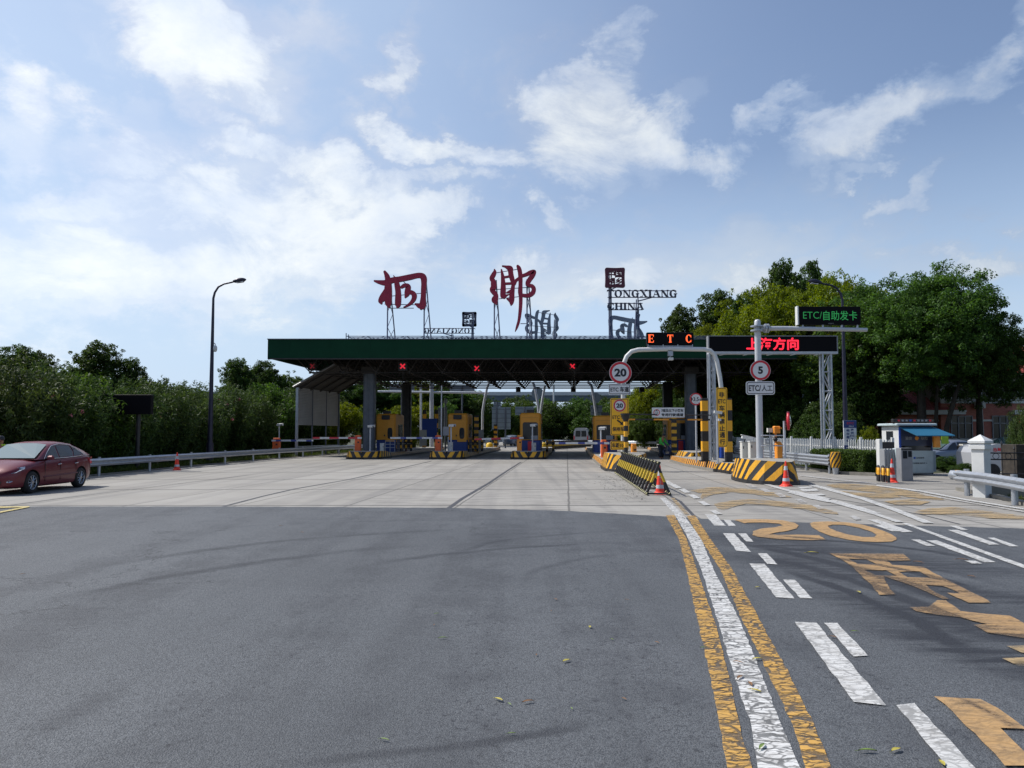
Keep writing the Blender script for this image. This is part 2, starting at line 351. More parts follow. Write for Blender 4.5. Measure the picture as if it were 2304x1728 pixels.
def concrete():
    m, n = base_mat('concrete_slabs')
    co = n.node('ShaderNodeTexCoord').outputs['Object']
    rot = n.mapping(co, rot=(0, 0, 0), scale=(1, 1, 1))
    s = n.node('ShaderNodeSeparateXYZ', {0: rot})
    sk = n.math('SUBTRACT', s.outputs[0], n.math('MULTIPLY', s.outputs[1], .068))
    wob = n.math('MULTIPLY', n.math('SUBTRACT', n.noise(co, .8, 4), .5), .08)
    yy = n.math('ADD', s.outputs[1], wob)
    def line(v, off, per, wd):
        f = n.math('FRACT', n.math('ADD', n.math('DIVIDE', n.math('SUBTRACT', v, off), per), 30.5))
        d = n.math('MULTIPLY', n.math('ABSOLUTE', n.math('SUBTRACT', f, .5)), per)
        return n.mapr(d, wd * .4, wd, 1., 0.)
    tl = line(yy, 19.6, 5.5, .11); ll = line(n.math('ADD', sk, wob), .05, 2.68, .035)
    cell = n.node('ShaderNodeCombineXYZ', {0: n.math('FLOOR', n.math('DIVIDE', sk, 5.36)), 1: n.math('FLOOR', n.math('DIVIDE', n.math('SUBTRACT', yy, 19.6), 5.5)), 2: 0.}).outputs[0]
    cr = n.node('ShaderNodeTexWhiteNoise', {'Vector': cell}, noise_dimensions='3D').outputs[0]
    big = n.noise(co, .3, 6, .65); mid = n.noise(co, 2.4, 7, .7); fine = n.noise(co, 45, 3, .6)
    col = n.mix(n.mapr(big, .3, .7), (.285, .27, .24, 1), (.395, .378, .345, 1))
    col = n.mix(n.mapr(cr, 0., 1., 0., .42), col, (.22, .205, .175, 1))
    col = n.mix(n.mapr(mid, .52, .72, 0., .30), col, (.25, .24, .22, 1))
    col = n.mix(n.mapr(fine, .4, .6, 0., .22), col, (.13, .125, .115, 1))
    st = n.noise(n.mapping(co, scale=(.35, 3.2, 1)), 2.2, 6, .7)
    fx = n.mapr(s.outputs[0], -8., -3., 0., 1., True)
    col = n.mix(n.math('MULTIPLY', n.mapr(st, .52, .62, 0., .75), fx), col, (.10, .095, .09, 1))
    lane = n.noise(n.mapping(co, rot=(0, 0, R(4)), scale=(1.2, .03, 1)), 1.3, 3, .5)
    col = n.mix(n.mapr(lane, .48, .66, 0., .4), col, (.15, .145, .14, 1))
    col = n.mix(n.math('MULTIPLY', tl, .85), col, (.05, .048, .045, 1))
    col = n.mix(n.math('MULTIPLY', ll, .75), col, (.07, .066, .06, 1))
    finish(n, P(n, col, .82, 0, n.math('SUBTRACT', fine, tl), .3, .01)); return m
M['concrete'] = concrete()
def soil():
    m, n = base_mat('verge_soil')
    co = n.node('ShaderNodeTexCoord').outputs['Object']
    a = n.noise(co, 1.2, 7, .7); b = n.noise(co, 12, 5, .7)
    col = n.mix(n.mapr(a, .35, .65), (.055, .05, .03, 1), (.035, .055, .018, 1))
    col = n.mix(n.mapr(b, .4, .7, 0., .5), col, (.10, .085, .055, 1))
    finish(n, P(n, col, .95, 0, b, .6, .05)); return m
M['soil'] = soil()
def paint(name, col, under, crack=.5, worn=.2, wscale=3., rub=False, cw_=1.):
    m, n = base_mat(name)
    co = n.node('ShaderNodeTexCoord').outputs['Object']
    wv = n.noise(co, 5, 3, .6, 0, 1)
    cw = n.node('ShaderNodeVectorMath', {0: n.node('ShaderNodeVectorMath', {0: wv, 3: .12}, operation='SCALE').outputs[0], 1: co}, operation='ADD').outputs[0]
    st = n.mapping(cw, scale=(.55, 1.25, 1))
    v1 = n.node('ShaderNodeTexVoronoi', {'Vector': st, 'Scale': 6.5}, feature='DISTANCE_TO_EDGE').outputs['Distance']
    v2 = n.node('ShaderNodeTexVoronoi', {'Vector': st, 'Scale': 19.0}, feature='DISTANCE_TO_EDGE').outputs['Distance']
    th = n.mapr(n.noise(co, 1.5, 4, .6), .35, .65, .65, 1.)
    c1 = n.mapr(v1, .035 * cw_, .07 * cw_, 1., 0.); c2 = n.mapr(v2, .03 * cw_, .11 * cw_, .8, 0.)
    ck = n.math('MULTIPLY', n.math('MAXIMUM', c1, c2), n.math('MULTIPLY', th, crack))
    nz = n.noise(n.mapping(co, scale=(1, 2.5, 1)), wscale, 9, .75)
    wr = n.mapr(nz, .62 - worn * .35, .70 - worn * .25, 0., 1.)
    k = n.math('MAXIMUM', ck, n.math('MULTIPLY', wr, min(1., .35 + worn)), clamp=True)
    tone = n.mapr(n.noise(co, 8, 6, .7), .3, .7, .82, 1.08)
    cc = n.node('ShaderNodeVectorMath', {0: tuple(col), 3: tone}, operation='SCALE').outputs[0]
    # brownish grime on the paint, and where it is gone the road shows through
    cc = n.mix(n.mapr(nz, .45, .6, 0., .3), cc, (.20, .17, .13, 1))
    cc = n.mix(n.math('MULTIPLY', ck, .8, clamp=True), cc, (.05, .048, .045, 1))
    sm = smears(n, co) if rub else None
    if rub: k = n.math('MAXIMUM', k, n.math('MULTIPLY', n.mapr(n.math('MULTIPLY', sm, n.mapr(n.noise(co, 26, 4, .7), .3, .6, .3, 1.3)), .60, .85), .5)); cc = n.mix(n.math('MULTIPLY', sm, .55), cc, (.06, .05, .045, 1))
    a = P(n, cc, .6, 0, None)
    t = n.node('ShaderNodeBsdfTransparent').outputs[0]
    finish(n, n.node('ShaderNodeMixShader', {0: k, 1: a, 2: t}).outputs[0]); return m
M['p_white'] = paint('road_paint_white', (.68, .68, .66), None, .7, .18, 4., False, .95)
M['p_white2'] = paint('road_paint_white_fresh', (.62, .62, .60), None, .35, .12)
M['p_yellow'] = paint('road_paint_yellow', (.60, .34, .07), None, .85, .26, 5., False, 1.15)
M['p_char'] = paint('road_paint_ochre', (.47, .285, .115), None, .2, .22, 3., True)
M['p_worn'] = paint('road_paint_worn_ochre', (.42, .30, .15), None, .2, .50, 1.2)
M['p_wornw'] = paint('road_paint_worn_white', (.55, .54, .52), None, .3, .5, 2.)
M['p_thin'] = paint('road_paint_thin_yellow', (.60, .48, .16), None, .2, .2)

def brick():
    m, n = base_mat('brick_cladding')
    co = n.node('ShaderNodeTexCoord').outputs['Object']
    v = n.mapping(co, rot=(R(90), 0, 0))
    b = n.node('ShaderNodeTexBrick', {'Vector': v, 'Color1': (.42, .14, .10, 1), 'Color2': (.50, .18, .13, 1), 'Mortar': (.16, .07, .06, 1), 'Scale': 4.0, 'Mortar Size': .012, 'Brick Width': .55, 'Row Height': .22})
    col = n.mix(n.mapr(n.noise(co, .8, 6, .6), .4, .7, 0., .35), b.outputs[0], (.15, .05, .04, 1))
    finish(n, P(n, col, .8, 0, b.outputs[1], .2, .01)); return m
M['brick'] = brick()
def corr(name, col, axis, per):
    m, n = base_mat(name)
    co = n.node('ShaderNodeTexCoord').outputs['Object']; s = n.node('ShaderNodeSeparateXYZ', {0: co})
    f = n.math('SINE', n.math('MULTIPLY', s.outputs[axis], 6.283 / per))
    col2 = n.mix(n.mapr(n.noise(co, 1.1, 6, .6), .35, .7, 0., .4), c4(col), c4([x * .6 for x in col]))
    finish(n, P(n, col2, .5, .3, f, .8, .03)); return m
M['corr'] = corr('corrugated_sheet', (.46, .48, .50), 2, .12)
M['corrv'] = corr('corrugated_panel', (.34, .36, .38), 0, .11)

def leafmat(name, c1, c2, trans=.35, rough=.5):
    rough = .55; c1 = [x * .80 for x in c1]; c2 = [c2[0] * 1.15, c2[1] * 1.2, c2[2] * .8]
    m, n = base_mat(name)
    at = n.node('ShaderNodeAttribute', attribute_name='tint').outputs['Fac']
    col = n.mix(at, c4(c1), c4(c2))
    rnd = n.node('ShaderNodeObjectInfo').outputs['Random']
    hv = n.node('ShaderNodeHueSaturation', {'Hue': n.mapr(rnd, 0, 1, .485, .512), 'Saturation': 1.0, 'Value': n.mapr(rnd, 0, 1, .85, 1.15), 'Color': col}).outputs[0]
    p = P(n, hv, rough, 0, None, **{'Specular IOR Level': .22})
    hb = n.node('ShaderNodeHueSaturation', {'Hue': .485, 'Saturation': 1.1, 'Value': 1.25, 'Color': hv}).outputs[0]
    t = n.node('ShaderNodeBsdfTranslucent', {0: hb}).outputs[0]
    finish(n, n.node('ShaderNodeMixShader', {0: trans, 1: p, 2: t}).outputs[0]); return m
M['leaf_d'] = leafmat('leaves_dark', (.026, .052, .014), (.065, .12, .03), .38, .38)
M['leaf_m'] = leafmat('leaves_mid', (.028, .062, .016), (.082, .148, .033), .40)
M['leaf_y'] = leafmat('leaves_yellowgreen', (.070, .105, .012), (.19, .235, .02), .48)
M['leaf_o'] = leafmat('leaves_oleander', (.026, .050, .015), (.085, .130, .042), .34, .36)
M['leaf_g'] = leafmat('grass_blades', (.04, .065, .015), (.10, .13, .03), .3)
# ---------------------------------------------------------------- mesh builder
class MB:
    def __init__(s): s.v = []; s.f = []; s.m = []; s.uv = []; s.mats = []; s.sm = []
    def mi(s, mat):
        if mat not in s.mats: s.mats.append(mat)
        return s.mats.index(mat)
    def add(s, vs, fs, mat, uvs=None, smooth=False):
        b = len(s.v); s.v += [tuple(v) for v in vs]; k = s.mi(mat)
        for i, f in enumerate(fs):
            s.f.append([b + j for j in f]); s.m.append(k); s.sm.append(smooth)
            s.uv.append(uvs[i] if uvs else [(0, 0)] * len(f))
        return s
    def box(s, c, d, mat, rz=0, rx=0, ry=0, taper=1.0):
        x, y, z = d[0] / 2, d[1] / 2, d[2] / 2
        mt = Matrix.Translation(c) @ Matrix.Rotation(rz, 4, 'Z') @ Matrix.Rotation(ry, 4, 'Y') @ Matrix.Rotation(rx, 4, 'X')
        t = taper
        vs = [mt @ Vector(p) for p in ((-x, -y, -z), (x, -y, -z), (x, y, -z), (-x, y, -z), (-x * t, -y * t, z), (x * t, -y * t, z), (x * t, y * t, z), (-x * t, y * t, z))]
        return s.add(vs, [(3, 2, 1, 0), (4, 5, 6, 7), (0, 1, 5, 4), (1, 2, 6, 5), (2, 3, 7, 6), (3, 0, 4, 7)], mat)
    def bbox(s, c, d, mat, b=.02, rz=0):
        """box with chamfered vertical edges and top"""
        x, y = d[0] / 2, d[1] / 2; z0, z1 = c[2] - d[2] / 2, c[2] + d[2] / 2
        def ring(i, z): return [(-x + i, -y, z), (x - i, -y, z), (x, -y + i, z), (x, y - i, z), (x - i, y, z), (-x + i, y, z), (-x, y - i, z), (-x, -y + i, z)]
        r = ring(b, z0) + ring(b, z1 - b)
        top = [(px * (1 - b / x), py * (1 - b / y), z1) for px, py, _ in ring(b, 0)]
        vs = r + top; mt = Matrix.Translation((c[0], c[1], 0)) @ Matrix.Rotation(rz, 4, 'Z')
        vs = [mt @ Vector(p) for p in vs]
        fs = [tuple(range(7, -1, -1)), tuple(range(16, 24))]
        for k in range(2):
            for i in range(8): j = (i + 1) % 8; fs.append((k * 8 + i, k * 8 + j, k * 8 + 8 + j, k * 8 + 8 + i))
        return s.add(vs, fs, mat)
    def cyl(s, a, b, r0, mat, r1=None, n=10, caps=True):
        a, b = Vector(a), Vector(b); r1 = r0 if r1 is None else r1
        d = (b - a); 
        if d.length < 1e-6: return s
        q = d.to_track_quat('Z', 'Y'); vs = []
        for p, r in ((a, r0), (b, r1)):
            for i in range(n):
                t = 2 * math.pi * i / n; vs.append(p + q @ Vector((r * math.cos(t), r * math.sin(t), 0)))
        s.add(vs, [(i, (i + 1) % n, n + (i + 1) % n, n + i) for i in range(n)], mat, smooth=n > 5)
        if caps: s.add(vs, [tuple(range(n - 1, -1, -1)), tuple(range(n, 2 * n))], mat)
        return s
    def bar(s, a, b, w, mat): return s.cyl(a, b, w, mat, n=4)
    def tube(s, pts, r, mat, n=10):
        pts = [Vector(p) for p in pts]; rr = r if isinstance(r, (list, tuple)) else [r] * len(pts); vs = []; up = None
        for i, p in enumerate(pts):
            d = (pts[min(i + 1, len(pts) - 1)] - pts[max(i - 1, 0)]).normalized()
            if up is None:
                up = Vector((0, 0, 1)) if abs(d.z) < .9 else Vector((0, 1, 0))
            x = d.cross(up).normalized(); up = x.cross(d).normalized()
            for k in range(n):
                t = 2 * math.pi * k / n; vs.append(p + (x * math.cos(t) + up * math.sin(t)) * rr[i])
        m = len(pts)
        fs = [(i * n + k, (i + 1) * n + k, (i + 1) * n + (k + 1) % n, i * n + (k + 1) % n) for i in range(m - 1) for k in range(n)]
        s.add(vs, fs, mat, smooth=True)
        return s.add(vs, [tuple(range(n)), tuple(range(m * n - 1, (m - 1) * n - 1, -1))], mat)
    def lathe(s, prof, c, mat, n=20, caps=True):
        vs = []
        for r, z in prof:
            for i in range(n):
                t = 2 * math.pi * i / n; vs.append((c[0] + r * math.cos(t), c[1] + r * math.sin(t), c[2] + z))
        fs = [(k * n + i, k * n + (i + 1) % n, (k + 1) * n + (i + 1) % n, (k + 1) * n + i) for k in range(len(prof) - 1) for i in range(n)]
        s.add(vs, fs, mat, smooth=True)
        if caps: s.add(vs, [tuple(range(n - 1, -1, -1)), tuple(range((len(prof) - 1) * n, len(prof) * n))], mat)
        return s
    def prism(s, poly, y0, y1, mat, sidemat=None):
        """poly in x,z; extruded along y from y0 (front, facing -y) to y1"""
        n = len(poly); a = sum(poly[i][0] * poly[(i + 1) % n][1] - poly[(i + 1) % n][0] * poly[i][1] for i in range(n))
        if a < 0: poly = poly[::-1]
        vs = [(x, y0, z) for x, z in poly] + [(x, y1, z) for x, z in poly]
        s.add(vs, [tuple(range(n))], mat)
        return s.add(vs, [tuple(range(2 * n - 1, n - 1, -1))] + [(i, n + i, n + (i + 1) % n, (i + 1) % n) for i in range(n)], sidemat or mat)
    def hprism(s, poly, z0, z1, mat):
        n = len(poly); a = sum(poly[i][0] * poly[(i + 1) % n][1] - poly[(i + 1) % n][0] * poly[i][1] for i in range(n))
        if a < 0: poly = poly[::-1]
        vs = [(x, y, z0) for x, y in poly] + [(x, y, z1) for x, y in poly]
        return s.add(vs, [tuple(range(n - 1, -1, -1)), tuple(range(n, 2 * n))] + [(i, (i + 1) % n, n + (i + 1) % n, n + i) for i in range(n)], mat)
    def mesh(s, name):
        me = bpy.data.meshes.new(name); me.from_pydata(s.v, [], s.f)
        for k in s.mats: me.materials.append(M[k] if isinstance(k, str) else k)
        me.polygons.foreach_set('material_index', s.m); me.polygons.foreach_set('use_smooth', s.sm)
        if any(any(u != (0, 0) for u in f) for f in s.uv):
            l = me.uv_layers.new(name='UVMap'); flat = [c for f in s.uv for u in f for c in u]; l.data.foreach_set('uv', flat)
        me.update(); return me
def tag(o, label=None, cat=None, group=None, kind=None):
    for k, v in (('label', label), ('category', cat), ('group', group), ('kind', kind)):
        if v: o[k] = v
    return o
def obj(name, mb, parent=None, loc=(0, 0, 0), rz=0, label=None):
    o = bpy.data.objects.new(name, mb.mesh(name) if isinstance(mb, MB) else mb); C.objects.link(o)
    o.location = loc; o.rotation_euler = (0, 0, rz)
    if parent: o.parent = parent
    if label: o['label'] = label
    return o
def thing(name, label, cat, loc=(0, 0, 0), rz=0, group=None):
    o = bpy.data.objects.new(name, None); C.objects.link(o); o.location = loc; o.rotation_euler = (0, 0, rz); o.empty_display_size = .2
    return tag(o, label, cat, group)
def struct(name, mb): return tag(obj(name, mb), kind='structure')
def clone(root, loc=None, rz=None, label=None, group=None):
    r = root.copy(); C.objects.link(r)
    if loc is not None: r.location = loc
    if rz is not None: r.rotation_euler = (0, 0, rz)
    tag(r, label, None, group)
    def rec(src, dst):
        for ch in src.children:
            c = ch.copy(); C.objects.link(c); c.parent = dst; rec(ch, c)
    rec(root, r); return r
# text and filled outlines ------------------------------------------------------
_tc = {}
def from_curve(cu, name):
    o = bpy.data.objects.new('tmp', cu); C.objects.link(o)
    dg = bpy.context.evaluated_depsgraph_get(); dg.update()
    me = bpy.data.meshes.new_from_object(o.evaluated_get(dg)); bpy.data.objects.remove(o)
    vs = [tuple(v.co) for v in me.vertices]; fs = [tuple(p.vertices) for p in me.polygons]
    bpy.data.meshes.remove(me); return vs, fs
def text(body, bold=0., space=1., line=1.):
    if any(ord(c) > 255 for c in body): bold = min(bold, .010)
    k = (body, bold, space, line)
    if k not in _tc:
        cu = bpy.data.curves.new('t', 'FONT'); cu.body = body; cu.size = 1; cu.resolution_u = 3; cu.offset = bold
        cu.space_character = space; cu.space_line = line; cu.align_x = 'CENTER'; cu.fill_mode = 'FRONT'
        vs, fs = from_curve(cu, 't'); bpy.data.curves.remove(cu)
        xs = [v[0] for v in vs]; ys = [v[1] for v in vs]
        cx, cy = (min(xs) + max(xs)) / 2, (min(ys) + max(ys)) / 2; wd, ht = max(xs) - min(xs), max(ys) - min(ys)
        _tc[k] = ([(a[0] - cx, a[1] - cy) for a in vs], fs, wd, ht)
    return _tc[k]
def put_text(mb, body, c, w, h, mat, bold=0.012, y=0., space=1., line=1., mirror=False):
    """fit text in a w x h box centred at (x,z) of c on the plane y, facing -y"""
    vs, fs, wd, ht = text(body, bold, space, line); sx, sz = w / wd, h / ht
    cjk = any(ord(q) > 255 for q in body) and bold > .009; lines_ = body.count('\n') + 1
    e = h / lines_ * .022 * min(1, bold / .02)
    for i, (dx, dz) in enumerate(((0, 0), (e, 0), (-e, 0), (0, e), (0, -e)) if cjk else ((0, 0),)):
        mb.add([(c[0] + v[0] * sx * (-1 if mirror else 1) + dx, y - i * .0006, c[1] + v[1] * sz + dz) for v in vs], fs, mat)
    return mb
def fill(splines, smooth=False):
    """even-odd filled outline(s); returns 2-D verts and faces"""
    cu = bpy.data.curves.new('f', 'CURVE'); cu.dimensions = '2D'; cu.fill_mode = 'FRONT'
    for sp in splines:
        q = cu.splines.new('POLY'); q.points.add(len(sp) - 1)
        for i, (x, y) in enumerate(sp): q.points[i].co = (x, y, 0, 1)
        q.use_cyclic_u = True
    r = from_curve(cu, 'f'); bpy.data.curves.remove(cu); return r
def stroke_poly(pts, sub=6):
    """variable-width brush stroke -> outline polygon. pts: (x, z, r)"""
    p = [np.array(q, float) for q in pts]; p = [2 * p[0] - p[1]] + p + [2 * p[-1] - p[-2]]; d = []
    for i in range(1, len(p) - 2):
        for k in range(sub):
            t = k / sub; a, b, c, e = p[i - 1], p[i], p[i + 1], p[i + 2]
            d.append(.5 * ((2 * b) + (c - a) * t + (2 * a - 5 * b + 4 * c - e) * t * t + (3 * b - a - 3 * c + e) * t ** 3))
    d.append(p[-2]); L, Rr = [], []
    for i, q in enumerate(d):
        tn = d[min(i + 1, len(d) - 1)][:2] - d[max(i - 1, 0)][:2]; tn = tn / (np.linalg.norm(tn) + 1e-9); nn = np.array([-tn[1], tn[0]]); r = max(q[2], .5e-3)
        L.append(q[:2] + nn * r); Rr.append(q[:2] - nn * r)
    def cap(q, tn, r):
        a0 = math.atan2(tn[1], tn[0]); return [q[:2] + r * np.array([math.cos(a0 + t), math.sin(a0 + t)]) for t in np.linspace(math.pi / 2, -math.pi / 2, 7)[1:-1]]
    te = d[-1][:2] - d[-2][:2]; ts = d[0][:2] - d[1][:2]
    return L, Rr, cap(d[-1], te, max(d[-1][2], 1e-3)), cap(d[0], ts, max(d[0][2], 1e-3))
def stroke(mb, pts, y0, y1, mat, side=None, sub=6):
    L, Rr, ce, cs = stroke_poly(pts, sub); n = len(L)
    # strip of quads, front and back, plus caps as fans; sides as a rim
    rim = L + ce + Rr[::-1] + cs; m = len(rim)
    vs = [(a[0], y0, a[1]) for a in rim] + [(a[0], y1, a[1]) for a in rim]; ne = len(ce)
    def li(i): return i
    def ri(i): return n + ne + (n - 1 - i)
    fr = [(li(i), li(i + 1), ri(i + 1), ri(i)) for i in range(n - 1)]
    fr.append(tuple([li(n - 1)] + [n + k for k in range(ne)] + [ri(n - 1)])); fr.append(tuple([ri(0)] + [2 * n + ne + k for k in range(len(cs))] + [li(0)]))
    mb.add(vs, [f[::-1] for f in fr], mat); mb.add(vs, [tuple(j + m for j in f) for f in fr], side or mat)
    mb.add(vs, [(i, m + i, m + (i + 1) % m, (i + 1) % m) for i in range(m)], side or mat)
# serif capitals from strokes: (unit box 0..1 high)
def serif(ch):
    t, s, w = .23, .085, .10    # thick, thin, serif half width
    def V(x, th=t, a=0, b=1, sr=True):
        o = [[(x - th / 2, a), (x + th / 2, a), (x + th / 2, b), (x - th / 2, b)]]
        if sr: o += [[(x - th / 2 - w * .8, q), (x + th / 2 + w * .8, q), (x + th / 2 + w * .8, q + s), (x - th / 2 - w * .8, q + s)] for q in (a, b - s)]
        return o
    def D(x0, y0, x1, y1, th): return [[(x0 - th / 2, y0), (x0 + th / 2, y0), (x1 + th / 2, y1), (x1 - th / 2, y1)]]
    def arc(cx, rx, ry, a0, a1, th, n=22):
        th *= 1.3
        o = []
        for i in range(n):
            p = []
            for a in (a0 + (a1 - a0) * i / n, a0 + (a1 - a0) * (i + 1) / n): p.append(math.radians(a))
            q = [];
            for a in p:
                k = th * (.35 + .65 * abs(math.cos(a)))
                q.append(((cx + rx * math.cos(a), .5 + ry * math.sin(a)), (cx + (rx - k) * math.cos(a), .5 + (ry - max(k, s * 1.2) * .8) * math.sin(a))))
            o.append([q[0][0], q[1][0], q[1][1], q[0][1]])
        return o
    if ch == 'T': return .86, V(.43) + [[(.02, .93), (.84, .93), (.84, 1), (.02, 1)], [(.02, .74), (.07, .74), (.09, .93), (.02, .93)], [(.84, .74), (.79, .74), (.77, .93), (.84, .93)]]
    if ch == 'I': return .46, V(.23)
    if ch == 'H': return .98, V(.2) + V(.78) + [[(.28, .47), (.7, .47), (.7, .53), (.28, .53)]]
    if ch == 'N': return 1.0, V(.16, .06) + V(.84, .06) + D(.2, .97, .8, .0, .2)
    if ch == 'A': return .98, D(.12, 0, .46, 1, .06) + D(.84, 0, .5, 1, .19) + [[(.25, .32), (.68, .32), (.68, .38), (.25, .38)], [(0, 0), (.26, 0), (.26, s), (0, s)], [(.66, 0), (.99, 0), (.99, s), (.66, s)]]
    if ch == 'X': return .98, D(.2, 1, .78, 0, .2) + D(.8, 1, .2, 0, .06) + [[(x, y), (x + .32, y), (x + .32, y + s), (x, y + s)] for x in (.02, .64) for y in (0, .945)]
    if ch == 'O': return 1.0, arc(.5, .46, .52, 0, 360, .18, 30)
    if ch == 'C': return .92, arc(.5, .46, .52, 42, 318, .18) + [[(.80, .62), (.85, .62), (.85, .95), (.80, .86)], [(.80, .14), (.85, .05), (.85, .34), (.80, .34)]]
    if ch == 'G': return 1.0, arc(.5, .46, .52, 42, 300, .18) + [[(.80, .62), (.85, .62), (.85, .95), (.80, .86)], [(.66, .02), (.85, .02), (.85, .42), (.66, .42)], [(.56, .42), (.97, .42), (.97, .42 + s), (.56, .42 + s)]]
    if ch == 'E': return .82, V(.2, t, 0, 1, False) + [[(.04, y), (.74, y), (.74, y + s), (.04, y + s)] for y in (0, .945)] + [[(.28, .48), (.56, .48), (.56, .53), (.28, .53)], [(.74, .0), (.80, .28), (.74, .28), (.66, .05)], [(.74, 1), (.78, .74), (.72, .74), (.66, .95)], [(.54, .38), (.60, .38), (.60, .63), (.54, .63)]]
    return .4, []
def serif_word(mb, word, x0, z0, w, h, y0, y1, mat, gap=.08, side=None, cells=None):
    ws = [serif(c)[0] + gap for c in word]; k = w / (sum(ws) - gap); x = x0; j = 0
    for i, c in enumerate(word):
        for poly in serif(c)[1]:
            j += 1; mb.prism([(x + px * k, z0 + pz * h) for px, pz in poly], y0 - (j % 5) * .003, y1, mat, side)
        x += ws[i] * k
# foliage ----------------------------------------------------------------------
def leaves(rng, centres, radii, per, size, aspect=2.2, up=.35, droop=0., flat=1.0, wind=(0, 0, 0)):
    """per leaves scattered round each centre; rhombic leaf-sized faces"""
    n = len(centres) * per
    c = np.repeat(np.asarray(centres, float), per, 0); r = np.repeat(np.asarray(radii, float), per)[:, None]
    off = rng.normal(0, 1, (n, 3)); ln = np.linalg.norm(off, axis=1, keepdims=True); off = off / ln * (rng.uniform(.25, 1, (n, 1)) ** .6); off[:, 2] *= flat
    pos = c + off * r
    nrm = off + rng.normal(0, .55, (n, 3)); nrm[:, 2] += up; nrm /= np.linalg.norm(nrm, axis=1, keepdims=True)
    d = rng.normal(0, 1, (n, 3)) + off * 1.0 + np.array(wind); d[:, 2] -= droop
    d -= nrm * (d * nrm).sum(1, keepdims=True); d /= np.linalg.norm(d, axis=1, keepdims=True) + 1e-9
    b = np.cross(nrm, d); s = size * rng.uniform(.65, 1.35, (n, 1)); wd = s / aspect
    bend = nrm * s * .15
    V = np.stack([pos - d * s * .5 - bend, pos + b * wd * .5, pos + d * s * .5 - bend, pos - b * wd * .5], 1)
    tint = np.clip(rng.beta(2, 2.6, n) + rng.normal(0, .12, n) + np.repeat(rng.normal(0, .12, len(centres)), per), 0, 1)
    return V.reshape(-1, 3), tint
def leaf_mesh(name, parts, mats):
    """parts: list of (verts, tint, material slot)"""
    V = np.concatenate([p[0] for p in parts]); T = np.concatenate([p[1] for p in parts]); n = len(V) // 4
    ms = np.concatenate([np.full(len(p[1]), p[2]) for p in parts]).astype(np.int32)
    me = bpy.data.meshes.new(name); me.vertices.add(len(V)); me.vertices.foreach_set('co', V.astype(np.float32).ravel())
    me.loops.add(n * 4); me.loops.foreach_set('vertex_index', np.arange(n * 4, dtype=np.int32))
    me.polygons.add(n); me.polygons.foreach_set('loop_start', np.arange(0, n * 4, 4, dtype=np.int32)); me.polygons.foreach_set('material_index', ms)
    for k in mats: me.materials.append(M[k])
    a = me.attributes.new('tint', 'FLOAT', 'FACE'); a.data.foreach_set('value', T.astype(np.float32)); me.update(); return me
def crown_pts(rng, blobs, n, shell=.75):
    """clump centres: mostly near the surface of the union of ellipsoid blobs"""
    out = []; bl = np.array(blobs, float); vol = bl[:, 3] * bl[:, 4] * bl[:, 5]; pr = vol ** .67; pr /= pr.sum()
    while len(out) < n:
        b = bl[rng.choice(len(bl), p=pr)]; d = rng.normal(0, 1, 3); d /= np.linalg.norm(d)
        rr = 1 - abs(rng.normal(0, .14)) if rng.random() < shell else rng.random() ** .4 * .9
        out.append(b[:3] + d * b[3:] * rr * rng.uniform(.9, 1.08))
    return np.array(out)
rnd = random.Random(7)
TILT = .0737
# ---------------------------------------------------------------- ground, roads, markings
def sheet(name, poly, z, mat, kind='structure'):
    mb = MB(); n = len(poly); a = sum(poly[i][0] * poly[(i + 1) % n][1] - poly[(i + 1) % n][0] * poly[i][1] for i in range(n))
    vs, fs = fill([poly if a > 0 else poly[::-1]])
    mb.add([(v[0], v[1], z) for v in vs], [f if Vector((0,0,1)).dot((Vector(vs[f[1]]) - Vector(vs[f[0]])).cross(Vector(vs[f[2]]) - Vector(vs[f[0]]))) > 0 else f[::-1] for f in fs], mat)
    return struct(name, mb)
mb = MB(); mb.add([(-1500, -300, -.06), (1500, -300, -.06), (1500, 2500, -.06), (-1500, 2500, -.06)], [(0, 1, 2, 3)], 'soil'); struct('ground', mb)
EDGE = [(-40, 19.15)] + [tuple(G(*p)[:2]) for p in [(0, 1140), (500, 1140), (1000, 1143), (1250, 1149), (1400, 1157), (1660, 1172), (2304, 1190)]] + [(40, 7.5)]
conc = [(-40, 18.9), (-40, 24), (-17.4, 24), (-17.1, 33), (-16.8, 43), (-16.2, 53), (-15.3, 61), (-14.2, 72), (-13, 90), (-8, 130), (2, 190), (40, 190), (33, 150), (25, 112), (19.8, 82), (16.8, 60), (15.2, 50), (14.3, 42), (14.0, 38), (13.95, 34.2), (14.9, 32.9), (16.5, 34.6), (23, 36.5), (25, 27), (13.6, 24.6), (12.9, 21.4), (12.0, 18.3), (11.6, 15), (40, 6)] 
conc += [(x, y - .05) for x, y in EDGE[::-1]]
EDGE = EDGE[:1] + [q for a, b in zip(EDGE[1:-2], EDGE[2:-1]) for q in [(a[0] + (b[0] - a[0]) * k / 24 + 0, a[1] + (b[1] - a[1]) * k / 24 + random.Random(int(a[0] * 100) + k).uniform(-.035, .035)) for k in range(24)]] + EDGE[-2:]
sheet('concrete_pavement', conc[:-1] if False else conc, 0.0, 'concrete')
sheet('asphalt_road', EDGE + [(40, -12), (-40, -12)], .006, 'asphalt')
ZM = [.012]
_rj = random.Random(12)
def ragged(q, step=.12, amp=.007):
    o = []
    for a, b in zip(q, q[1:] + q[:1]):
        d = math.hypot(b[0] - a[0], b[1] - a[1]); m = min(60, max(1, int(d / step)))
        for i in range(m):
            f = i / m; j = amp if i else 0; o.append((a[0] + (b[0] - a[0]) * f + _rj.uniform(-j, j), a[1] + (b[1] - a[1]) * f + _rj.uniform(-j, j)))
    return o
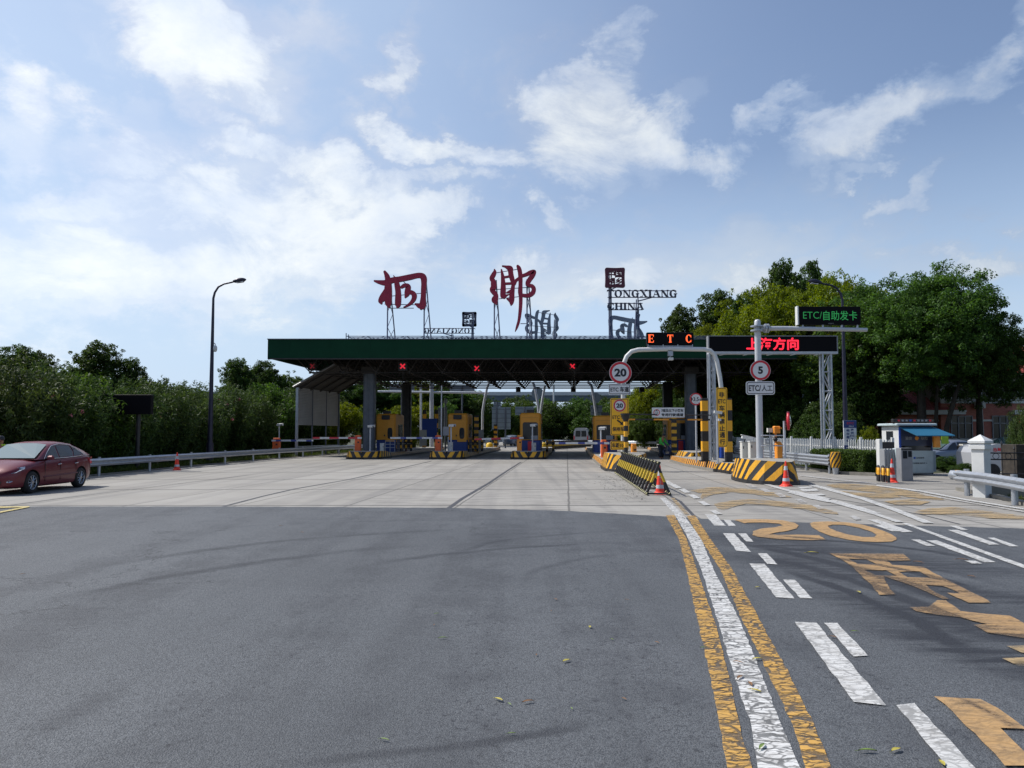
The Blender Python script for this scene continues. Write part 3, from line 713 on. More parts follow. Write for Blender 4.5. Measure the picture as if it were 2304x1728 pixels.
def mark(name, polys, mat, org=None, sc=1.0, world=False):
    """painted marking(s) traced on the road plane; org/sc: enlargement the pixels were read from"""
    pl = []
    for p in polys:
        q = [(x, y) if world else tuple(G(org[0] + x / sc, org[1] + y / sc)[:2]) for x, y in p] if org or world else [tuple(G(x, y)[:2]) for x, y in p]
        pl.append(ragged(q))
    vs, fs = fill(pl); mb = MB(); ZM[0] += .0002
    mb.add([(v[0], v[1], ZM[0]) for v in vs], fs, mat)
    return struct(name, mb)
A, As = (1480, 1080), 2.5607
mark('road_line', [[(12,105),(45,105),(150,205),(250,340),(322,520),(465,800),(602,1130),(715,1430),(818,1665),(1052,2200),(655,2200),(575,1665),(540,1430),(440,1130),(340,800),(250,520),(175,340),(100,205)]], 'p_white', A, As)
mark('road_line', [[(45,205),(95,205),(165,340),(225,520),(320,800),(410,1130),(475,1430),(542,1665),(694,2200),(502,2200),(400,1665),(355,1430),(300,1130),(225,800),(165,520),(120,340)]], 'p_yellow', A, As)
mark('road_line', [[(165,208),(215,208),(300,340),(430,520),(580,800),(760,1130),(905,1430),(998,1665),(1210,2200),(1010,2200),(850,1665),(780,1430),(640,1130),(480,800),(360,520),(245,340)]], 'p_yellow', A, As)
mark('road_line', [[(75,105),(95,105),(180,200),(155,200)]], 'p_worn', A, As)
for q in [[(270,200),(335,203),(392,268),(325,266)],[(378,232),(418,235),(450,268),(408,268)],[(375,310),(440,312),(538,420),(455,412)],[(462,312),(508,312),(552,360),(510,358)],
          [(577,427),(628,428),(690,492),(630,488)],[(527,487),(615,489),(788,690),(683,683)],[(722,580),(790,582),(892,690),(822,688)],[(790,825),(915,832),(1318,1312),(1130,1290)],
          [(958,832),(1035,832),(1210,1022),(1128,1027)],[(1375,1310),(1480,1298),(1900,1750),(1730,1750)],
          [(1405,253),(1440,253),(2250,545),(2190,545)],[(1210,232),(1265,232),(1470,302),(1410,306)],[(1240,262),(1290,262),(1400,300),(1350,300)],[(1460,348),(1510,348),(1600,385),(1550,385)],
          [(1545,353),(1610,353),(1950,480),(1880,480)],[(1670,292),(1730,292),(1970,378),(1910,378)],[(1680,268),(1720,268),(1790,292),(1755,295)],[(1900,338),(1940,338),(2080,388),(2030,388)],[(1765,470),(1830,472),(1870,488),(1810,488)]]:
    mark('lane_dash', [q], 'p_white2', A, As)
# large ochre figures and characters on the asphalt
def oval(cx, cy, rx, ry, tx, n=28):
    return [(cx + rx * math.cos(t) + tx * ry * math.sin(t) , cy + ry * math.sin(t)) for t in [2 * math.pi * i / n for i in range(n)]]
mark('painted_figure', [[(875,255),(900,246),(985,243),(1090,248),(1180,262),(1265,285),(1335,312),(1372,335),(1375,350),(1350,360),(1270,363),(1180,360),(1090,348),(1000,328),(930,302),(890,278)],
                        [(980,268),(1010,262),(1080,264),(1160,280),(1230,302),(1262,322),(1248,334),(1180,334),(1100,320),(1030,300),(990,282)]], 'p_char', A, As)
mark('painted_figure', [[(440,233),(520,230),(620,231),(720,237),(790,252),(812,268),(800,284),(750,298),(680,308),(640,318),(700,322),(800,320),(930,324),(968,350),(860,352),(700,346),(575,332),(545,322),(548,300),(590,286),(680,276),(720,266),(700,256),(620,250),(520,250),(500,254)]], 'p_char', A, As)
mark('painted_character', [[(985,428),(1415,432),(1458,470),(1320,472),(1350,496),(1528,506),(1600,548),(1750,625),(1900,700),(1918,716),(1790,716),(1665,658),(1740,662),(1700,640),(1640,618),(1545,612),(1590,650),(1680,695),(1640,695),(1520,640),(1420,600),(1330,572),(1300,560),(1340,640),(1372,668),(1275,670),(1235,615),(1175,560),(1120,505),(1060,465)],
                           [(1100,460),(1205,464),(1262,492),(1150,490)],[(1190,525),(1315,528),(1378,560),(1255,556)],[(1385,536),(1508,534),(1572,572),(1440,568)]], 'p_char', A, As)
mark('painted_character', [[(1450,742),(1560,740),(1610,702),(1660,702),(1745,765),(1900,782),(2030,792),(2110,835),(2250,850),(2250,925),(2110,922),(1900,890),(1820,845),(1900,842),(1740,800),(1600,785),(1490,765)]], 'p_char', A, As)
mark('painted_character', [[(2010,968),(2110,965),(2250,985),(2250,1020),(2100,1008)]], 'p_worn', A, As)
mark('painted_character', [[(1985,1040),(2110,1035),(2250,1060),(2250,1090),(2080,1085)]], 'p_worn', A, As)
mark('painted_character', [[(1592,1262),(1860,1278),(1960,1330),(2110,1440),(2250,1480),(2250,1500),(2100,1450),(1975,1445),(2110,1580),(2190,1665),(2000,1665),(1870,1525),(1700,1350)]], 'p_char', A, As)
B, Bs = (1400, 1040), 2.447
for q in [[(502,232),(600,215),(690,205),(800,212),(900,222),(1040,240),(1180,276),(1190,290),(1120,285),(1000,262),(880,250),(760,236),(680,232),(620,246),(560,266),(530,262)],
          [(375,158),(470,142),(560,138),(700,148),(840,170),(940,196),(860,196),(720,178),(600,168),(500,180),(440,205),(430,196),(440,176)],
          [(1480,250),(1620,246)]]:
    if len(q) > 3: mark('painted_band', [q], 'p_worn', B, Bs)
for q in [[(1120,128),(1190,118),(1340,126),(1520,148),(1700,185),(1780,212),(1640,205),(1480,180),(1300,158),(1180,146)],[(1190,160),(1310,170),(1480,178),(1560,200),(1420,196),(1300,190)],[(1440,218),(1600,205),(1700,220),(1640,238),(1500,236)],
          [(1590,280),(1680,258),(1830,250),(2050,278),(2212,300),(2212,320),(2020,312),(1820,292),(1660,290)],[(1320,185),(1450,185),(1500,200),(1380,204)]]:
    mark('painted_band', [q], 'p_worn', B, Bs)
for q in [[(735,112),(770,112),(890,147),(1060,189),(1240,241),(1400,285),(1548,333),(1505,334),(1380,291),(1230,248),(1050,198),(880,155)],[(1150,222),(1200,219),(1330,254),(1430,288),(1380,282),(1250,250)],
          [(1025,129),(1070,128),(1330,198),(1530,266),(1715,340),(1655,338),(1500,275),(1310,207)]]:
    mark('road_line', [q], 'p_white2', B, Bs)
for q in [[(905,168),(960,162),(1150,205),(1120,216),(1040,206)],[(968,150),(1062,148),(1085,160),(1000,165)],[(1060,210),(1180,214),(1210,226),(1130,224)],[(985,180),(1100,176),(1120,184),(1010,192)],[(960,140),(1040,136),(1060,142),(985,148)]]:
    mark('hatch_bar', [q], 'p_white2', B, Bs)
for q in [[(260,113),(232,113)],[(300,133),(272,133)],[(350,158),(325,158)],[(402,190),(372,190)],[(458,228),(430,222)],[(522,278),(495,266)],[(715,130),(690,124)],[(795,155),(768,150)],[(878,182),(850,176)],[(990,214),(960,208)],[(1090,250),(1065,244)],[(1290,308),(1240,294)]]:
    (x, y), _ = q[0], q[1]
    mark('lane_dash', [[(x - 42, y - 7), (x - 8, y - 9), (x + 28, y + 12), (x - 8, y + 14)]], 'p_wornw' if x > 600 else 'p_white2', B, Bs)
mark('road_line', [[(1400,128),(1640,158),(1900,208),(2212,258),(2212,266),(1900,216),(1640,166),(1400,134)]], 'p_white2', B, Bs)
mark('road_line', [[(1640,176),(2212,274),(2212,280),(1640,182)]], 'p_wornw', B, Bs)
mark('road_line', [[(980,72),(1200,98),(1400,118),(1400,124),(1200,104),(980,78)]], 'p_wornw', B, Bs)
mark('road_line', [[(-100, 1143), (66, 1141), (66, 1143), (-100, 1148)]], 'p_thin'); mark('road_line', [[(66, 1143), (50, 1143.5), (-100, 1172), (-100, 1176)]], 'p_thin')
mark('road_line', [[(1345,1050),(1360,1052),(1470,1108),(1462,1108)]], 'p_wornw')
mark('road_line', [[(1146,998),(1152,998),(1168,986),(1166,986)]], 'p_wornw')
# sealed joints
def seam(pts, wd):
    mb = MB(); P2 = [G(*p) for p in pts]
    for a, b in zip(P2[:-1], P2[1:]):
        d = (b - a).normalized(); nn = Vector((-d.y, d.x, 0)) * wd / 2
        mb.add([(a - nn) + Vector((0, 0, .005)), (a + nn) + Vector((0, 0, .005)), (b + nn) + Vector((0, 0, .005)), (b - nn) + Vector((0, 0, .005))], [(3, 2, 1, 0)], 'tar')
    struct('sealed_joint', mb)
seam([(502, 1140), (590, 1117), (664, 1100), (780, 1080), (880, 1058), (970, 1038)], .10)
seam([(1010, 1143), (1040, 1122), (1100, 1087), (1140, 1060), (1172, 1040)], .11)
seam([(0, 1140), (150, 1120), (420, 1086), (560, 1069)], .04)
seam([(1500, 1112), (1530, 1128), (1562, 1162)], .08)
seam([(1800, 1110), (1960, 1136), (2080, 1160), (2160, 1180)], .05)
# kerbs
def kerb(pts, h=.13, wd=.16, mat='concd'):
    mb = MB()
    for a, b in zip(pts[:-1], pts[1:]):
        a, b = Vector((*a, 0)), Vector((*b, 0)); d = b - a; c = (a + b) / 2
        mb.box((c.x, c.y, h / 2 - .03), (d.length, wd, h + .06), mat, rz=math.atan2(d.y, d.x))
    struct('kerb', mb)
kerb([(15.9, 34.0), (14.95, 33.0), (14.05, 34.3), (14.1, 38), (14.4, 42), (15.3, 50), (16.9, 60), (19.9, 82)])
kerb([(-17.5, 24), (-17.2, 33), (-16.9, 43), (-16.3, 53), (-15.4, 61), (-14.3, 72), (-13.1, 90)], .06)
kerb([(13.7, 24.7), (13.0, 21.4), (12.1, 18.3), (11.7, 15)], .10)

# ---------------------------------------------------------------- islands
def island(st, label, noses=True, mat_n='chev_dn', tail=True, hb=.13):
    t = thing('traffic_island', label, 'traffic island', (st[1][1], st[0][0], 0), 0, 'striped kerb islands of the toll lanes')
    ox, oy = st[1][1], st[0][0]
    base, wall, deck = MB(), MB(), MB()
    L = [(cx - w, y, h) for y, cx, w, h, _ in st]; Rr = [(cx + w, y, h) for y, cx, w, h, _ in st]
    for side, pts in ((-1, L), (1, Rr)):
        u = 0
        seq = [((st[0][1]), st[0][0], st[0][3])] + pts
        for i in range(len(seq) - 1):
            a, b = seq[i], seq[i + 1]; d = math.hypot(b[0] - a[0], b[1] - a[1])
            if d < 1e-5: continue
            chev = st[max(i - 1, 0)][4]; m = mat_n if chev else 'bars'
            def off(p, o, z):
                cx = st[max(i - 1, 0)][1] if p is a else st[i][1]
                sgn = side; return (p[0] + sgn * o - ox, p[1] - (o if p[1] < st[2][0] else 0) - oy, z)
            q = [off(a, 0, hb), off(b, 0, hb), off(b, -.10, b[2]), off(a, -.10, a[2])]
            uvq = [(u * side, hb), ((u + d) * side, hb), ((u + d) * side, b[2]), (u * side, a[2])]
            f = (3, 2, 1, 0) if side < 0 else (0, 1, 2, 3)
            wall.add(q, [f], m, [[uvq[j] for j in f]])
            q2 = [off(a, .05, -.02), off(b, .05, -.02), off(b, .04, hb), off(a, .04, hb), off(b, 0, hb + .001), off(a, 0, hb + .001)]
            base.add(q2, [(3, 2, 1, 0) if side < 0 else (0, 1, 2, 3), (5, 4, 2, 3)[::-1] if side > 0 else (5, 4, 2, 3)], 'concd' if not chev else 'black')
            u += d
    for i in range(len(st) - 1):
        a, b, c, d = L[i], Rr[i], Rr[i + 1], L[i + 1]
        def o2(p, s): return (p[0] - s * .10 * -1 * -1 - ox, p[1] - oy + (.10 if p[1] < st[2][0] else 0), p[2])
        deck.add([o2(a, -1), o2(b, 1), o2(c, 1), o2(d, -1)], [(0, 1, 2, 3)], 'conc')
    e = st[-1]; deck.add([(e[1] - e[2] - ox, e[0] - oy, 0), (e[1] + e[2] - ox, e[0] - oy, 0), (e[1] + e[2] - ox, e[0] - oy, e[3]), (e[1] - e[2] - ox, e[0] - oy, e[3])], [(3, 2, 1, 0)], 'conc')
    obj('kerb_base', base, t); obj('striped_wall', wall, t); obj('deck', deck, t)
    if tail:
        mbt = MB(); mbt.lathe([(.34, .0), (.36, .3), (.34, .65), (.2, .78), (.02, .8)], (e[1] - ox, e[0] - oy - .5, .0), 'yellowcap', 14)
        obj('rounded_end', mbt, t)
    return t
def far_island(x, label, y0=54.3, tail=True):
    c = lambda y: x + TILT * (y - y0)
    return island([(y0, c(y0), .55, .50, 1), (y0 + .25, c(y0), 1.0, .53, 1), (y0 + .8, c(y0), 1.2, .55, 1), (y0 + 2.4, c(y0 + 2), 1.22, .52, 1), (y0 + 3.6, c(y0 + 3.6), 1.2, .36, 0), (y0 + 14, c(y0 + 14), 1.15, .34, 0), (y0 + 29, c(y0 + 29), 1.1, .34, 0)], label, tail=tail)
IS1, IS2, IS3 = -10.15, -4.45, 1.12
far_island(IS1, 'first striped toll island from the left, under the grey column and yellow booth', tail=False)
far_island(IS2, 'striped toll island with orange barrier post, between the grey column and the middle booth')
far_island(IS3, 'striped toll island with dark chevron nose, carrying the middle yellow booth')
island([(36, 5.3, .35, .72, 1), (36.4, 5.3, .75, .80, 1), (37.4, 5.35, .98, .84, 1), (39.6, 5.5, 1.05, .82, 1), (41.5, 5.65, 1.05, .38, 0), (60, 6.9, 1.1, .35, 0), (84, 8.7, 1.05, .35, 0)], 'striped island behind the spiked barrier, below the round 20 sign', mat_n='chev_up', tail=False)
island([(47.3, 10.8, .3, .62, 1), (47.8, 10.8, .65, .68, 1), (49, 11., .85, .7, 1), (51, 11.4, .95, .62, 1), (53, 11.8, 1.0, .36, 0), (60, 12.9, 1.15, .35, 0), (82, 14.9, 1.1, .35, 0)], 'striped island under the right grey canopy column', mat_n='chev_up', tail=False)
island([(33.7, 10.2, .5, .46, 1), (34.2, 10.3, .85, .46, 1), (35.5, 10.3, .95, .45, 1), (37, 10.3, 1., .42, 0), (43, 10.3, 1.05, .40, 0), (50, 10.9, 1.05, .36, 0)], 'low striped island carrying the lattice leg and tall yellow sign', mat_n='chev_up', tail=False)
island([(27.2, 9.35, .25, .78, 1), (27.5, 9.2, .6, .81, 1), (28.2, 9.12, .85, .83, 1), (29.4, 9.2, .97, .84, 1), (30.4, 9.35, 1.0, .80, 1), (31.4, 9.55, .95, .44, 0), (33.1, 9.95, .85, .42, 0)], 'large striped island nose behind the cone, carrying the pole with the round 5 sign', mat_n='chev_up', tail=False)

# ---------------------------------------------------------------- canopy
D0 = 56.0; ZT = W(900, 764, D0).z; ZB = W(900, 806, D0).z; XL = W(603, 785, D0).x; XR = 20.0; DB = 80.0
can = thing('toll_canopy', 'long green toll plaza canopy on grey columns above the lanes', 'canopy', (0, D0, 0))
sh = lambda y: TILT * (y - D0)
mb = MB()
mb.box(((XL + XR) / 2, .06, (ZT + ZB) / 2), (XR - XL, .12, ZT - ZB), 'green')
for X in (XL, XR):
    d = DB - D0; mb.add([(X - .06, .12, ZB), (X + .06, .12, ZB), (X + .06 + sh(DB), d, ZB), (X - .06 + sh(DB), d, ZB), (X - .06, .12, ZT), (X + .06, .12, ZT), (X + .06 + sh(DB), d, ZT), (X - .06 + sh(DB), d, ZT)],
           [(3, 2, 1, 0), (4, 5, 6, 7), (0, 1, 5, 4), (1, 2, 6, 5), (2, 3, 7, 6), (3, 0, 4, 7)], 'green')
mb.box(((XL + XR) / 2 + sh(DB), DB - D0 + .06, (ZT + ZB) / 2), (XR - XL, .12, ZT - ZB), 'green')
for i in range(13):   # panel joints
    mb.box((XL + 1.5 + i * 2.85, -.004, (ZT + ZB) / 2), (.02, .008, ZT - ZB - .04), 'green')
mb.box(((XL + XR) / 2, .02, ZT + .03), (XR - XL + .1, .2, .06), 'steel_grey'); mb.box(((XL + XR) / 2, .03, ZB - .04), (XR - XL, .16, .08), 'frame_dark')
obj('fascia', mb, can)
mb = MB(); d = DB - D0
for z, m in ((ZT - .25, 'roof_grey'),):
    mb.add([(XL, .2, z), (XR, .2, z), (XR + sh(DB), d, z), (XL + sh(DB), d, z), (XL, .2, z + .1), (XR, .2, z + .1), (XR + sh(DB), d, z + .1), (XL + sh(DB), d, z + .1)], [(3, 2, 1, 0), (4, 5, 6, 7)], m)
for i in range(14): mb.box(((XL + XR) / 2 + sh(D0 + i * 1.75), .9 + i * 1.75, z - .12), (XR - XL - .5, .07, .16), 'roof_grey')
obj('roof_deck', mb, can)
mb = MB(); ZL = W(1000, 838, 58.4).z; mod = 2.42; nx = 15; x0 = XL + 2.2; ny = 10; y0 = 2.4; up = ZT - .6
def bn(i, j): return Vector((x0 + i * mod + sh(D0 + y0 + j * 2.3), y0 + j * 2.3, ZL))
def tn(i, j): return Vector((x0 + (i - .5) * mod + sh(D0 + y0 + (j - .5) * 2.3), y0 + (j - .5) * 2.3, up))
for j in range(ny):
    for i in range(nx):
        b = bn(i, j)
        if i < nx - 1: mb.bar(b, bn(i + 1, j), .045, 'frame_dark')
        if j < ny - 1: mb.bar(b, bn(i, j + 1), .045, 'frame_dark')
        for di in (0, 1):
            for dj in (0, 1):
                if di or dj or True: mb.bar(b, tn(i + di, j + dj), .035, 'frame_dark')
        mb.bar(tn(i, j), tn(i + 1, j), .04, 'frame_dark')
        if i % 1 == 0: mb.cyl(b - Vector((0, 0, .09)), b + Vector((0, 0, .09)), .09, 'frame_dark', n=6)
obj('space_frame', mb, can)
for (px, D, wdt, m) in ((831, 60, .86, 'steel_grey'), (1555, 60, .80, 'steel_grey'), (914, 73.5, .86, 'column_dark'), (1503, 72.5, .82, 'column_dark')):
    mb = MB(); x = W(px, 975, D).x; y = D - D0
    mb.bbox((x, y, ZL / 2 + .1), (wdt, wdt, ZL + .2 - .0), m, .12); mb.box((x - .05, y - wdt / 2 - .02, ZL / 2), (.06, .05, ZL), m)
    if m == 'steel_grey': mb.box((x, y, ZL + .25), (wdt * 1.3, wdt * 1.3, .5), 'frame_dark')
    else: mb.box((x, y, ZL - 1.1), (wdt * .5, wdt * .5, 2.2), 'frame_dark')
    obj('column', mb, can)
mb = MB(); xa = W(782, 760, 57).x; zt = ZT + .30
for yy in (.5, 1.3):
    mb.cyl((xa, yy, zt), (XR - .4, yy, zt), .028, 'support', n=6); mb.cyl((xa + .6, yy, ZT + .12), (XR - .4, yy, ZT + .12), .022, 'support', n=6)
    k = 0; x = xa
    while x < XR - 1.5:
        mb.bar((x, yy, zt), (x + .7, yy, ZT + .12), .014, 'support'); mb.bar((x + .7, yy, ZT + .12), (x + 1.4, yy, zt), .014, 'support'); x += 1.4
    mb.cyl((xa, yy, ZT), (xa, yy, zt + .22), .04, 'galv', n=6)
obj('roof_rail', mb, can)
for px in (873 + 39, 1230, 1546):
    a = W(px, 757, 62); mb = MB(); mb.cyl((a.x, 6, ZT), (a.x, 6, ZT + .95), .04, 'support', .012, n=6)
    if px == 912: obj('lightning_rod', mb, can)
# lights and small cameras below the frame
for px in (1166, 1290, 1444):
    a = W(px, 877, 76.5); mb = MB(); mb.box((a.x, a.y - D0, a.z), (.45, .35, .42), 'black'); mb.cyl((a.x, a.y - D0, a.z + .2), (a.x, a.y - D0, ZL), .04, 'black', n=6); obj('flood_light', mb, can)

# lane signals hung under the canopy
for i, (px, py, D, m, lb) in enumerate([(703, 824, 59, 'xdim', 'dim red cross signal at the left end under the canopy'), (906, 824, 57.6, 'xred', 'bright red cross signal above the first lane, left of the middle booth'), (1073, 829, 59.5, 'xred', 'red cross signal hung lowest, between the two middle booths'), (1288, 824, 60.5, 'xred', 'red cross signal just left of the round 20 sign')]):
    a = W(px, py, D); t = thing('lane_signal', lb, 'lane signal', (a.x, D, a.z), 0, 'red cross lane signals under the canopy')
    mb = MB(); mb.box((0, .1, 0), (.62, .2, .62), 'black'); obj('housing', mb, t)
    mb = MB(); s = .18 if m == 'xred' else .17
    mb.box((0, -.012, 0), (s * 2.6, .02, .10), m, ry=R(45)); mb.box((0, -.016, 0), (s * 2.6, .02, .10), m, ry=R(-45)); obj('cross_light', mb, t)
    mb = MB(); mb.cyl((0, .23, -1.0), (0, .23, ZT - .4 - a.z), .025, 'frame_dark', n=6); obj('hanger', mb, t)

# ---------------------------------------------------------------- roof lettering
def zpix(pts, org, sc, D, o):
    k = D / F
    return [(W(org[0] + x / sc, org[1] + y / sc, D).x - o.x, W(org[0] + x / sc, org[1] + y / sc, D).z - o.z, r / sc * k) for x, y, r in pts]
TONG = [[(1250,318,9),(1300,330,20),(1360,335,28),(1430,310,28),(1500,300,28),(1600,280,28),(1690,262,26),(1735,280,32),(1742,340,28),(1738,400,26),(1735,480,26),(1728,560,33),(1712,595,12)],
        [(1728,575,26),(1690,563,24),(1658,548,9)],[(1352,228,14),(1372,265,24),(1385,320,30),(1385,400,38),(1385,480,38),(1388,545,32),(1392,574,14)],
        [(1368,410,24),(1332,480,32),(1312,520,26),(1316,540,12)],[(1440,264,3),(1455,290,10),(1475,310,12)],[(1462,300,18),(1475,360,27),(1485,430,28),(1485,500,31),(1482,558,28),(1478,580,12)],
        [(1520,380,14),(1548,364,20),(1585,372,24),(1580,410,28),(1572,450,25),(1556,482,8)],[(1572,430,22),(1620,434,22),(1645,460,26),(1640,500,22),(1610,540,16),(1570,568,10),(1540,580,4)]]
XIANG = [[(447,222,12),(452,270,35),(425,330,45),(395,390,45),(420,440,46),(430,500,55),(430,560,55),(405,610,50),(440,665,46),(478,720,44),(455,800,66),(470,850,42),(482,878,20)],
         [(580,225,14),(590,280,24),(604,360,35),(611,450,42),(615,550,50),(612,650,55),(610,730,50),(632,765,20)],[(635,740,36),(690,712,16),(735,695,8)],
         [(600,155,12),(660,168,22),(742,205,56),(755,260,50),(765,330,50),(790,420,45),(806,500,35),(795,600,42),(782,700,50),(778,800,52),(772,870,36),(765,904,12)],[(688,784,12),(740,812,32),(765,830,40)],
         [(625,372,20),(690,362,20),(750,350,20)],[(640,494,22),(700,492,22),(780,488,22)],[(680,668,12),(730,650,26),(775,630,30)],[(825,490,38),(855,440,30),(905,398,26)],
         [(892,160,26),(915,200,40),(936,280,42),(945,400,42),(946,520,40),(941,640,45),(950,750,38),(948,900,36),(936,1050,33),(915,1200,28),(880,1320,24),(846,1406,8)],
         [(975,348,30),(1060,318,34),(1140,280,40),(1208,268,38),(1180,335,46),(1125,410,46),(1085,480,46),(1095,520,34)],[(1080,505,40),(1120,530,34),(1170,545,36),(1200,600,42),(1180,670,45),(1110,718,42),(1030,725,34),(955,708,30)]]
DS, DR = 57.6, 79.0
def letter_mesh(strokes, org, sc, o, matf, matb, name):
    mb = MB()
    for i, st in enumerate(strokes):
        stroke(mb, zpix(st, org, sc, DS, o), -.006 * i, .22 - .004 * i, matf, 'navy')
    return mb.mesh(name)
def lattice(mb, x, z0, z1, y0, y1b, w=.05, m='support'):
    """one trussed leg: front chord and splayed rear chord"""
    mb.bar((x, y0, z0), (x, y0, z1), w, m); mb.bar((x + .42, y1b, z0), (x + .12, y0 + .25, z1), w, m); n = 4
    for i in range(n):
        a = i / n; b = (i + 1) / n
        pa = Vector((x, y0, z0 + (z1 - z0) * a)); pb = Vector((x + .42 - .3 * b, y1b + (y0 + .25 - y1b) * b, z0 + (z1 - z0) * b)); pc = Vector((x + .42 - .3 * a, y1b + (y0 + .25 - y1b) * a, z0 + (z1 - z0) * a)); pd = Vector((x, y0, z0 + (z1 - z0) * b))
        mb.bar(pa, pb, w * .5, m); mb.bar(pc, pd, w * .5, m) if i % 2 == 0 else None
def roof_char(strokes, org, sc, cpx, legs, bars, name, label, rear_px, rear_label, legtop):
    o = W(*cpx, DS); base = Vector((o.x, DS, ZT + .05)); oz = Vector((o.x, 0, ZT + .05))
    me = letter_mesh(strokes, org, sc, oz, 'maroon', 'navy', name)
    t = thing('roof_sign', label, 'roof lettering', base, 0, 'characters standing on the canopy roof')
    obj('character', me, t); mb = MB()
    for px in legs: x = W(px, 757, DS).x - o.x; lattice(mb, x, 0, legtop, .3, 1.6)
    for (ax, ay, bx, by) in bars:
        a, b = W(ax, ay, DS), W(bx, by, DS); mb.bar((a.x - o.x, .28, a.z - oz.z), (b.x - o.x, .28, b.z - oz.z), .03, 'support')
    obj('support_frame', mb, t)
    for px in legs: mb = MB(); x = W(px, 757, DS).x - o.x; mb.box((x, .3, .05), (.8, .5, .12), 'bark', taper=.5); obj('footing', mb, t)
    r = clone(t, (W(rear_px, 760, DR).x, DR, ZT + .05), math.pi, rear_label, 'characters standing on the canopy roof')
    for ch in r.children:
        if ch.name.startswith('character'):
            m2 = me.copy(); m2.materials.clear()
            for _ in range(2): m2.materials.append(M['letterback'])
            ch.data = m2
        elif ch.name.startswith('support_frame'):
            m3 = ch.data.copy(); m3.materials.clear(); m3.materials.append(M['galv']); ch.data = m3
    return t
roof_char(TONG, (560, 560), 4.424, (900, 757), (870, 953), [(866, 666, 960, 657), (864, 683, 958, 685), (905, 630, 915, 640), (875, 692, 930, 692)], 'character', 'maroon brush-written character standing at the left on the canopy roof', 1412, 'grey back of a brush character half hidden behind the CHINA frame', 4.3)
roof_char(XIANG, (1060, 580), 8.508, (1150, 757), (1112, 1186), [(1117, 612, 1165, 604), (1113, 650, 1190, 645), (1122, 671, 1168, 666), (1171, 727, 1185, 727)], 'character', 'maroon brush-written character with a long tail standing mid roof', 1222, 'small grey back of a brush character right of the long-tailed maroon one', 4.6)
# TONGXIANG CHINA sign with seal
SX0 = 1366
def latin_sign(rear=False):
    o = W(1400, 757, DS); zz = ZT + .05
    t = thing('roof_sign', 'TONGXIANG CHINA lettering with square seal on a steel frame on the roof', 'roof lettering', (o.x, DS, zz), 0, 'latin lettering on the canopy roof')
    def X(px): return W(px, 700, DS).x - o.x
    def Z(py): return W(1400, py, DS).z - zz
    mb = MB(); serif_word(mb, 'TONGXIANG', X(1366), Z(668), X(1525) - X(1366), Z(652) - Z(668), 0, .2, 'navy', .06); obj('lettering', mb, t)
    mb = MB(); serif_word(mb, 'CHINA', X(1366), Z(696), X(1449) - X(1366), Z(681) - Z(696), 0, .2, 'navy', .04); obj('lettering', mb, t)
    mb = MB(); x0, x1, z0, z1 = X(1366), X(1403), Z(643), Z(606); wd = .13
    for a, b in (((x0, z0), (x1, z0)), ((x1, z0), (x1, z1)), ((x1, z1), (x0, z1)), ((x0, z1), (x0, z0))):
        stroke(mb, [(a[0], a[1], wd), ((a[0] + b[0]) / 2, (a[1] + b[1]) / 2, wd * .8), (b[0], b[1], wd)], -.01 * (1 + (a[0] != b[0])), .2, 'maroon2')
    cx, cz, q = (x0 + x1) / 2, (z0 + z1) / 2, (x1 - x0) / 4
    for ch, ax, az in (('中', -1, 1), ('国', 1, 1), ('桐', -1, -1), ('乡', 1, -1)):
        for yy in (-.03, .1): put_text(mb, ch, (cx + ax * q * .92, cz + az * q * .92), q * 1.75, q * 1.75, 'maroon2', .035, yy)
    obj('seal', mb, t)
    mb = MB()
    for px in (1372, 1376): mb.bar((X(px), .3, 0), (X(px), .3, Z(606 if px == 1372 else 640)), .06, 'support')
    for py in (653, 668, 681.5, 696): mb.bar((X(1368), .22, Z(py)), (X(1523 if py < 670 else 1447), .22, Z(py)), .035, 'support')
    for a in ((1430, 757, 1434, 672), (1440, 757, 1437, 655), (1432, 740, 1437, 690), (1437, 740, 1432, 690), (1372, 652, 1390, 643), (1437, 676, 1470, 667)): mb.bar((X(a[0]), .35, max(Z(a[1]), 0)), (X(a[2]), .35, Z(a[3])), .045, 'support')
    for i in range(6): mb.bar((X(1372), .33, i * .75), (X(1376), .33, i * .75 + .5), .025, 'galv')
    obj('support_frame', mb, t); return t
ls = latin_sign()
r = clone(ls, (W(1045, 757, DR).x, DR, ZT + .05), math.pi, 'mirrored back of TONGXIANG lettering with small square seal, between the two maroon characters')
for ch in r.children:
    if ch.name.startswith('seal'):
        m2 = ch.data.copy(); m2.materials.clear(); m2.materials.append(M['navy']); ch.data = m2
# ---------------------------------------------------------------- annex wall left of the canopy
t = thing('screen_shed', 'grey corrugated screen wall with sloping lean-to roof beside the canopy', 'shed', (W(668, 975, 60).x, 60, 0))
o = t.location; e = W(762, 950, 68).x - o.x; mb = MB()
ztp, zbt = W(668, 872, 60).z, W(668, 956, 60).z
mb.add([(0, 0, zbt), (e, 8, zbt), (e, 8, ztp), (0, 0, ztp), (.0, .1, zbt), (e, 8.1, zbt), (e, 8.1, ztp), (.0, .1, ztp)], [(0, 1, 2, 3), (7, 6, 5, 4), (0, 4, 5, 1), (3, 2, 6, 7), (0, 3, 7, 4), (1, 5, 6, 2)], 'corr'); obj('sheet_wall', mb, t)
for (x, y, w2) in ((0, -.06, .09), (e * .33, 2.7, .05), (e * .66, 5.4, .05), (e, 7.95, .07)):
    mb = MB(); mb.box((x, y, ztp / 2), (w2 * 2, w2 * 2, ztp), 'galv' if x == 0 else 'steel_grey'); obj('post', mb, t)
mb = MB(); x2 = W(718, 838, 60).x - o.x; zr = W(718, 838, 60).z
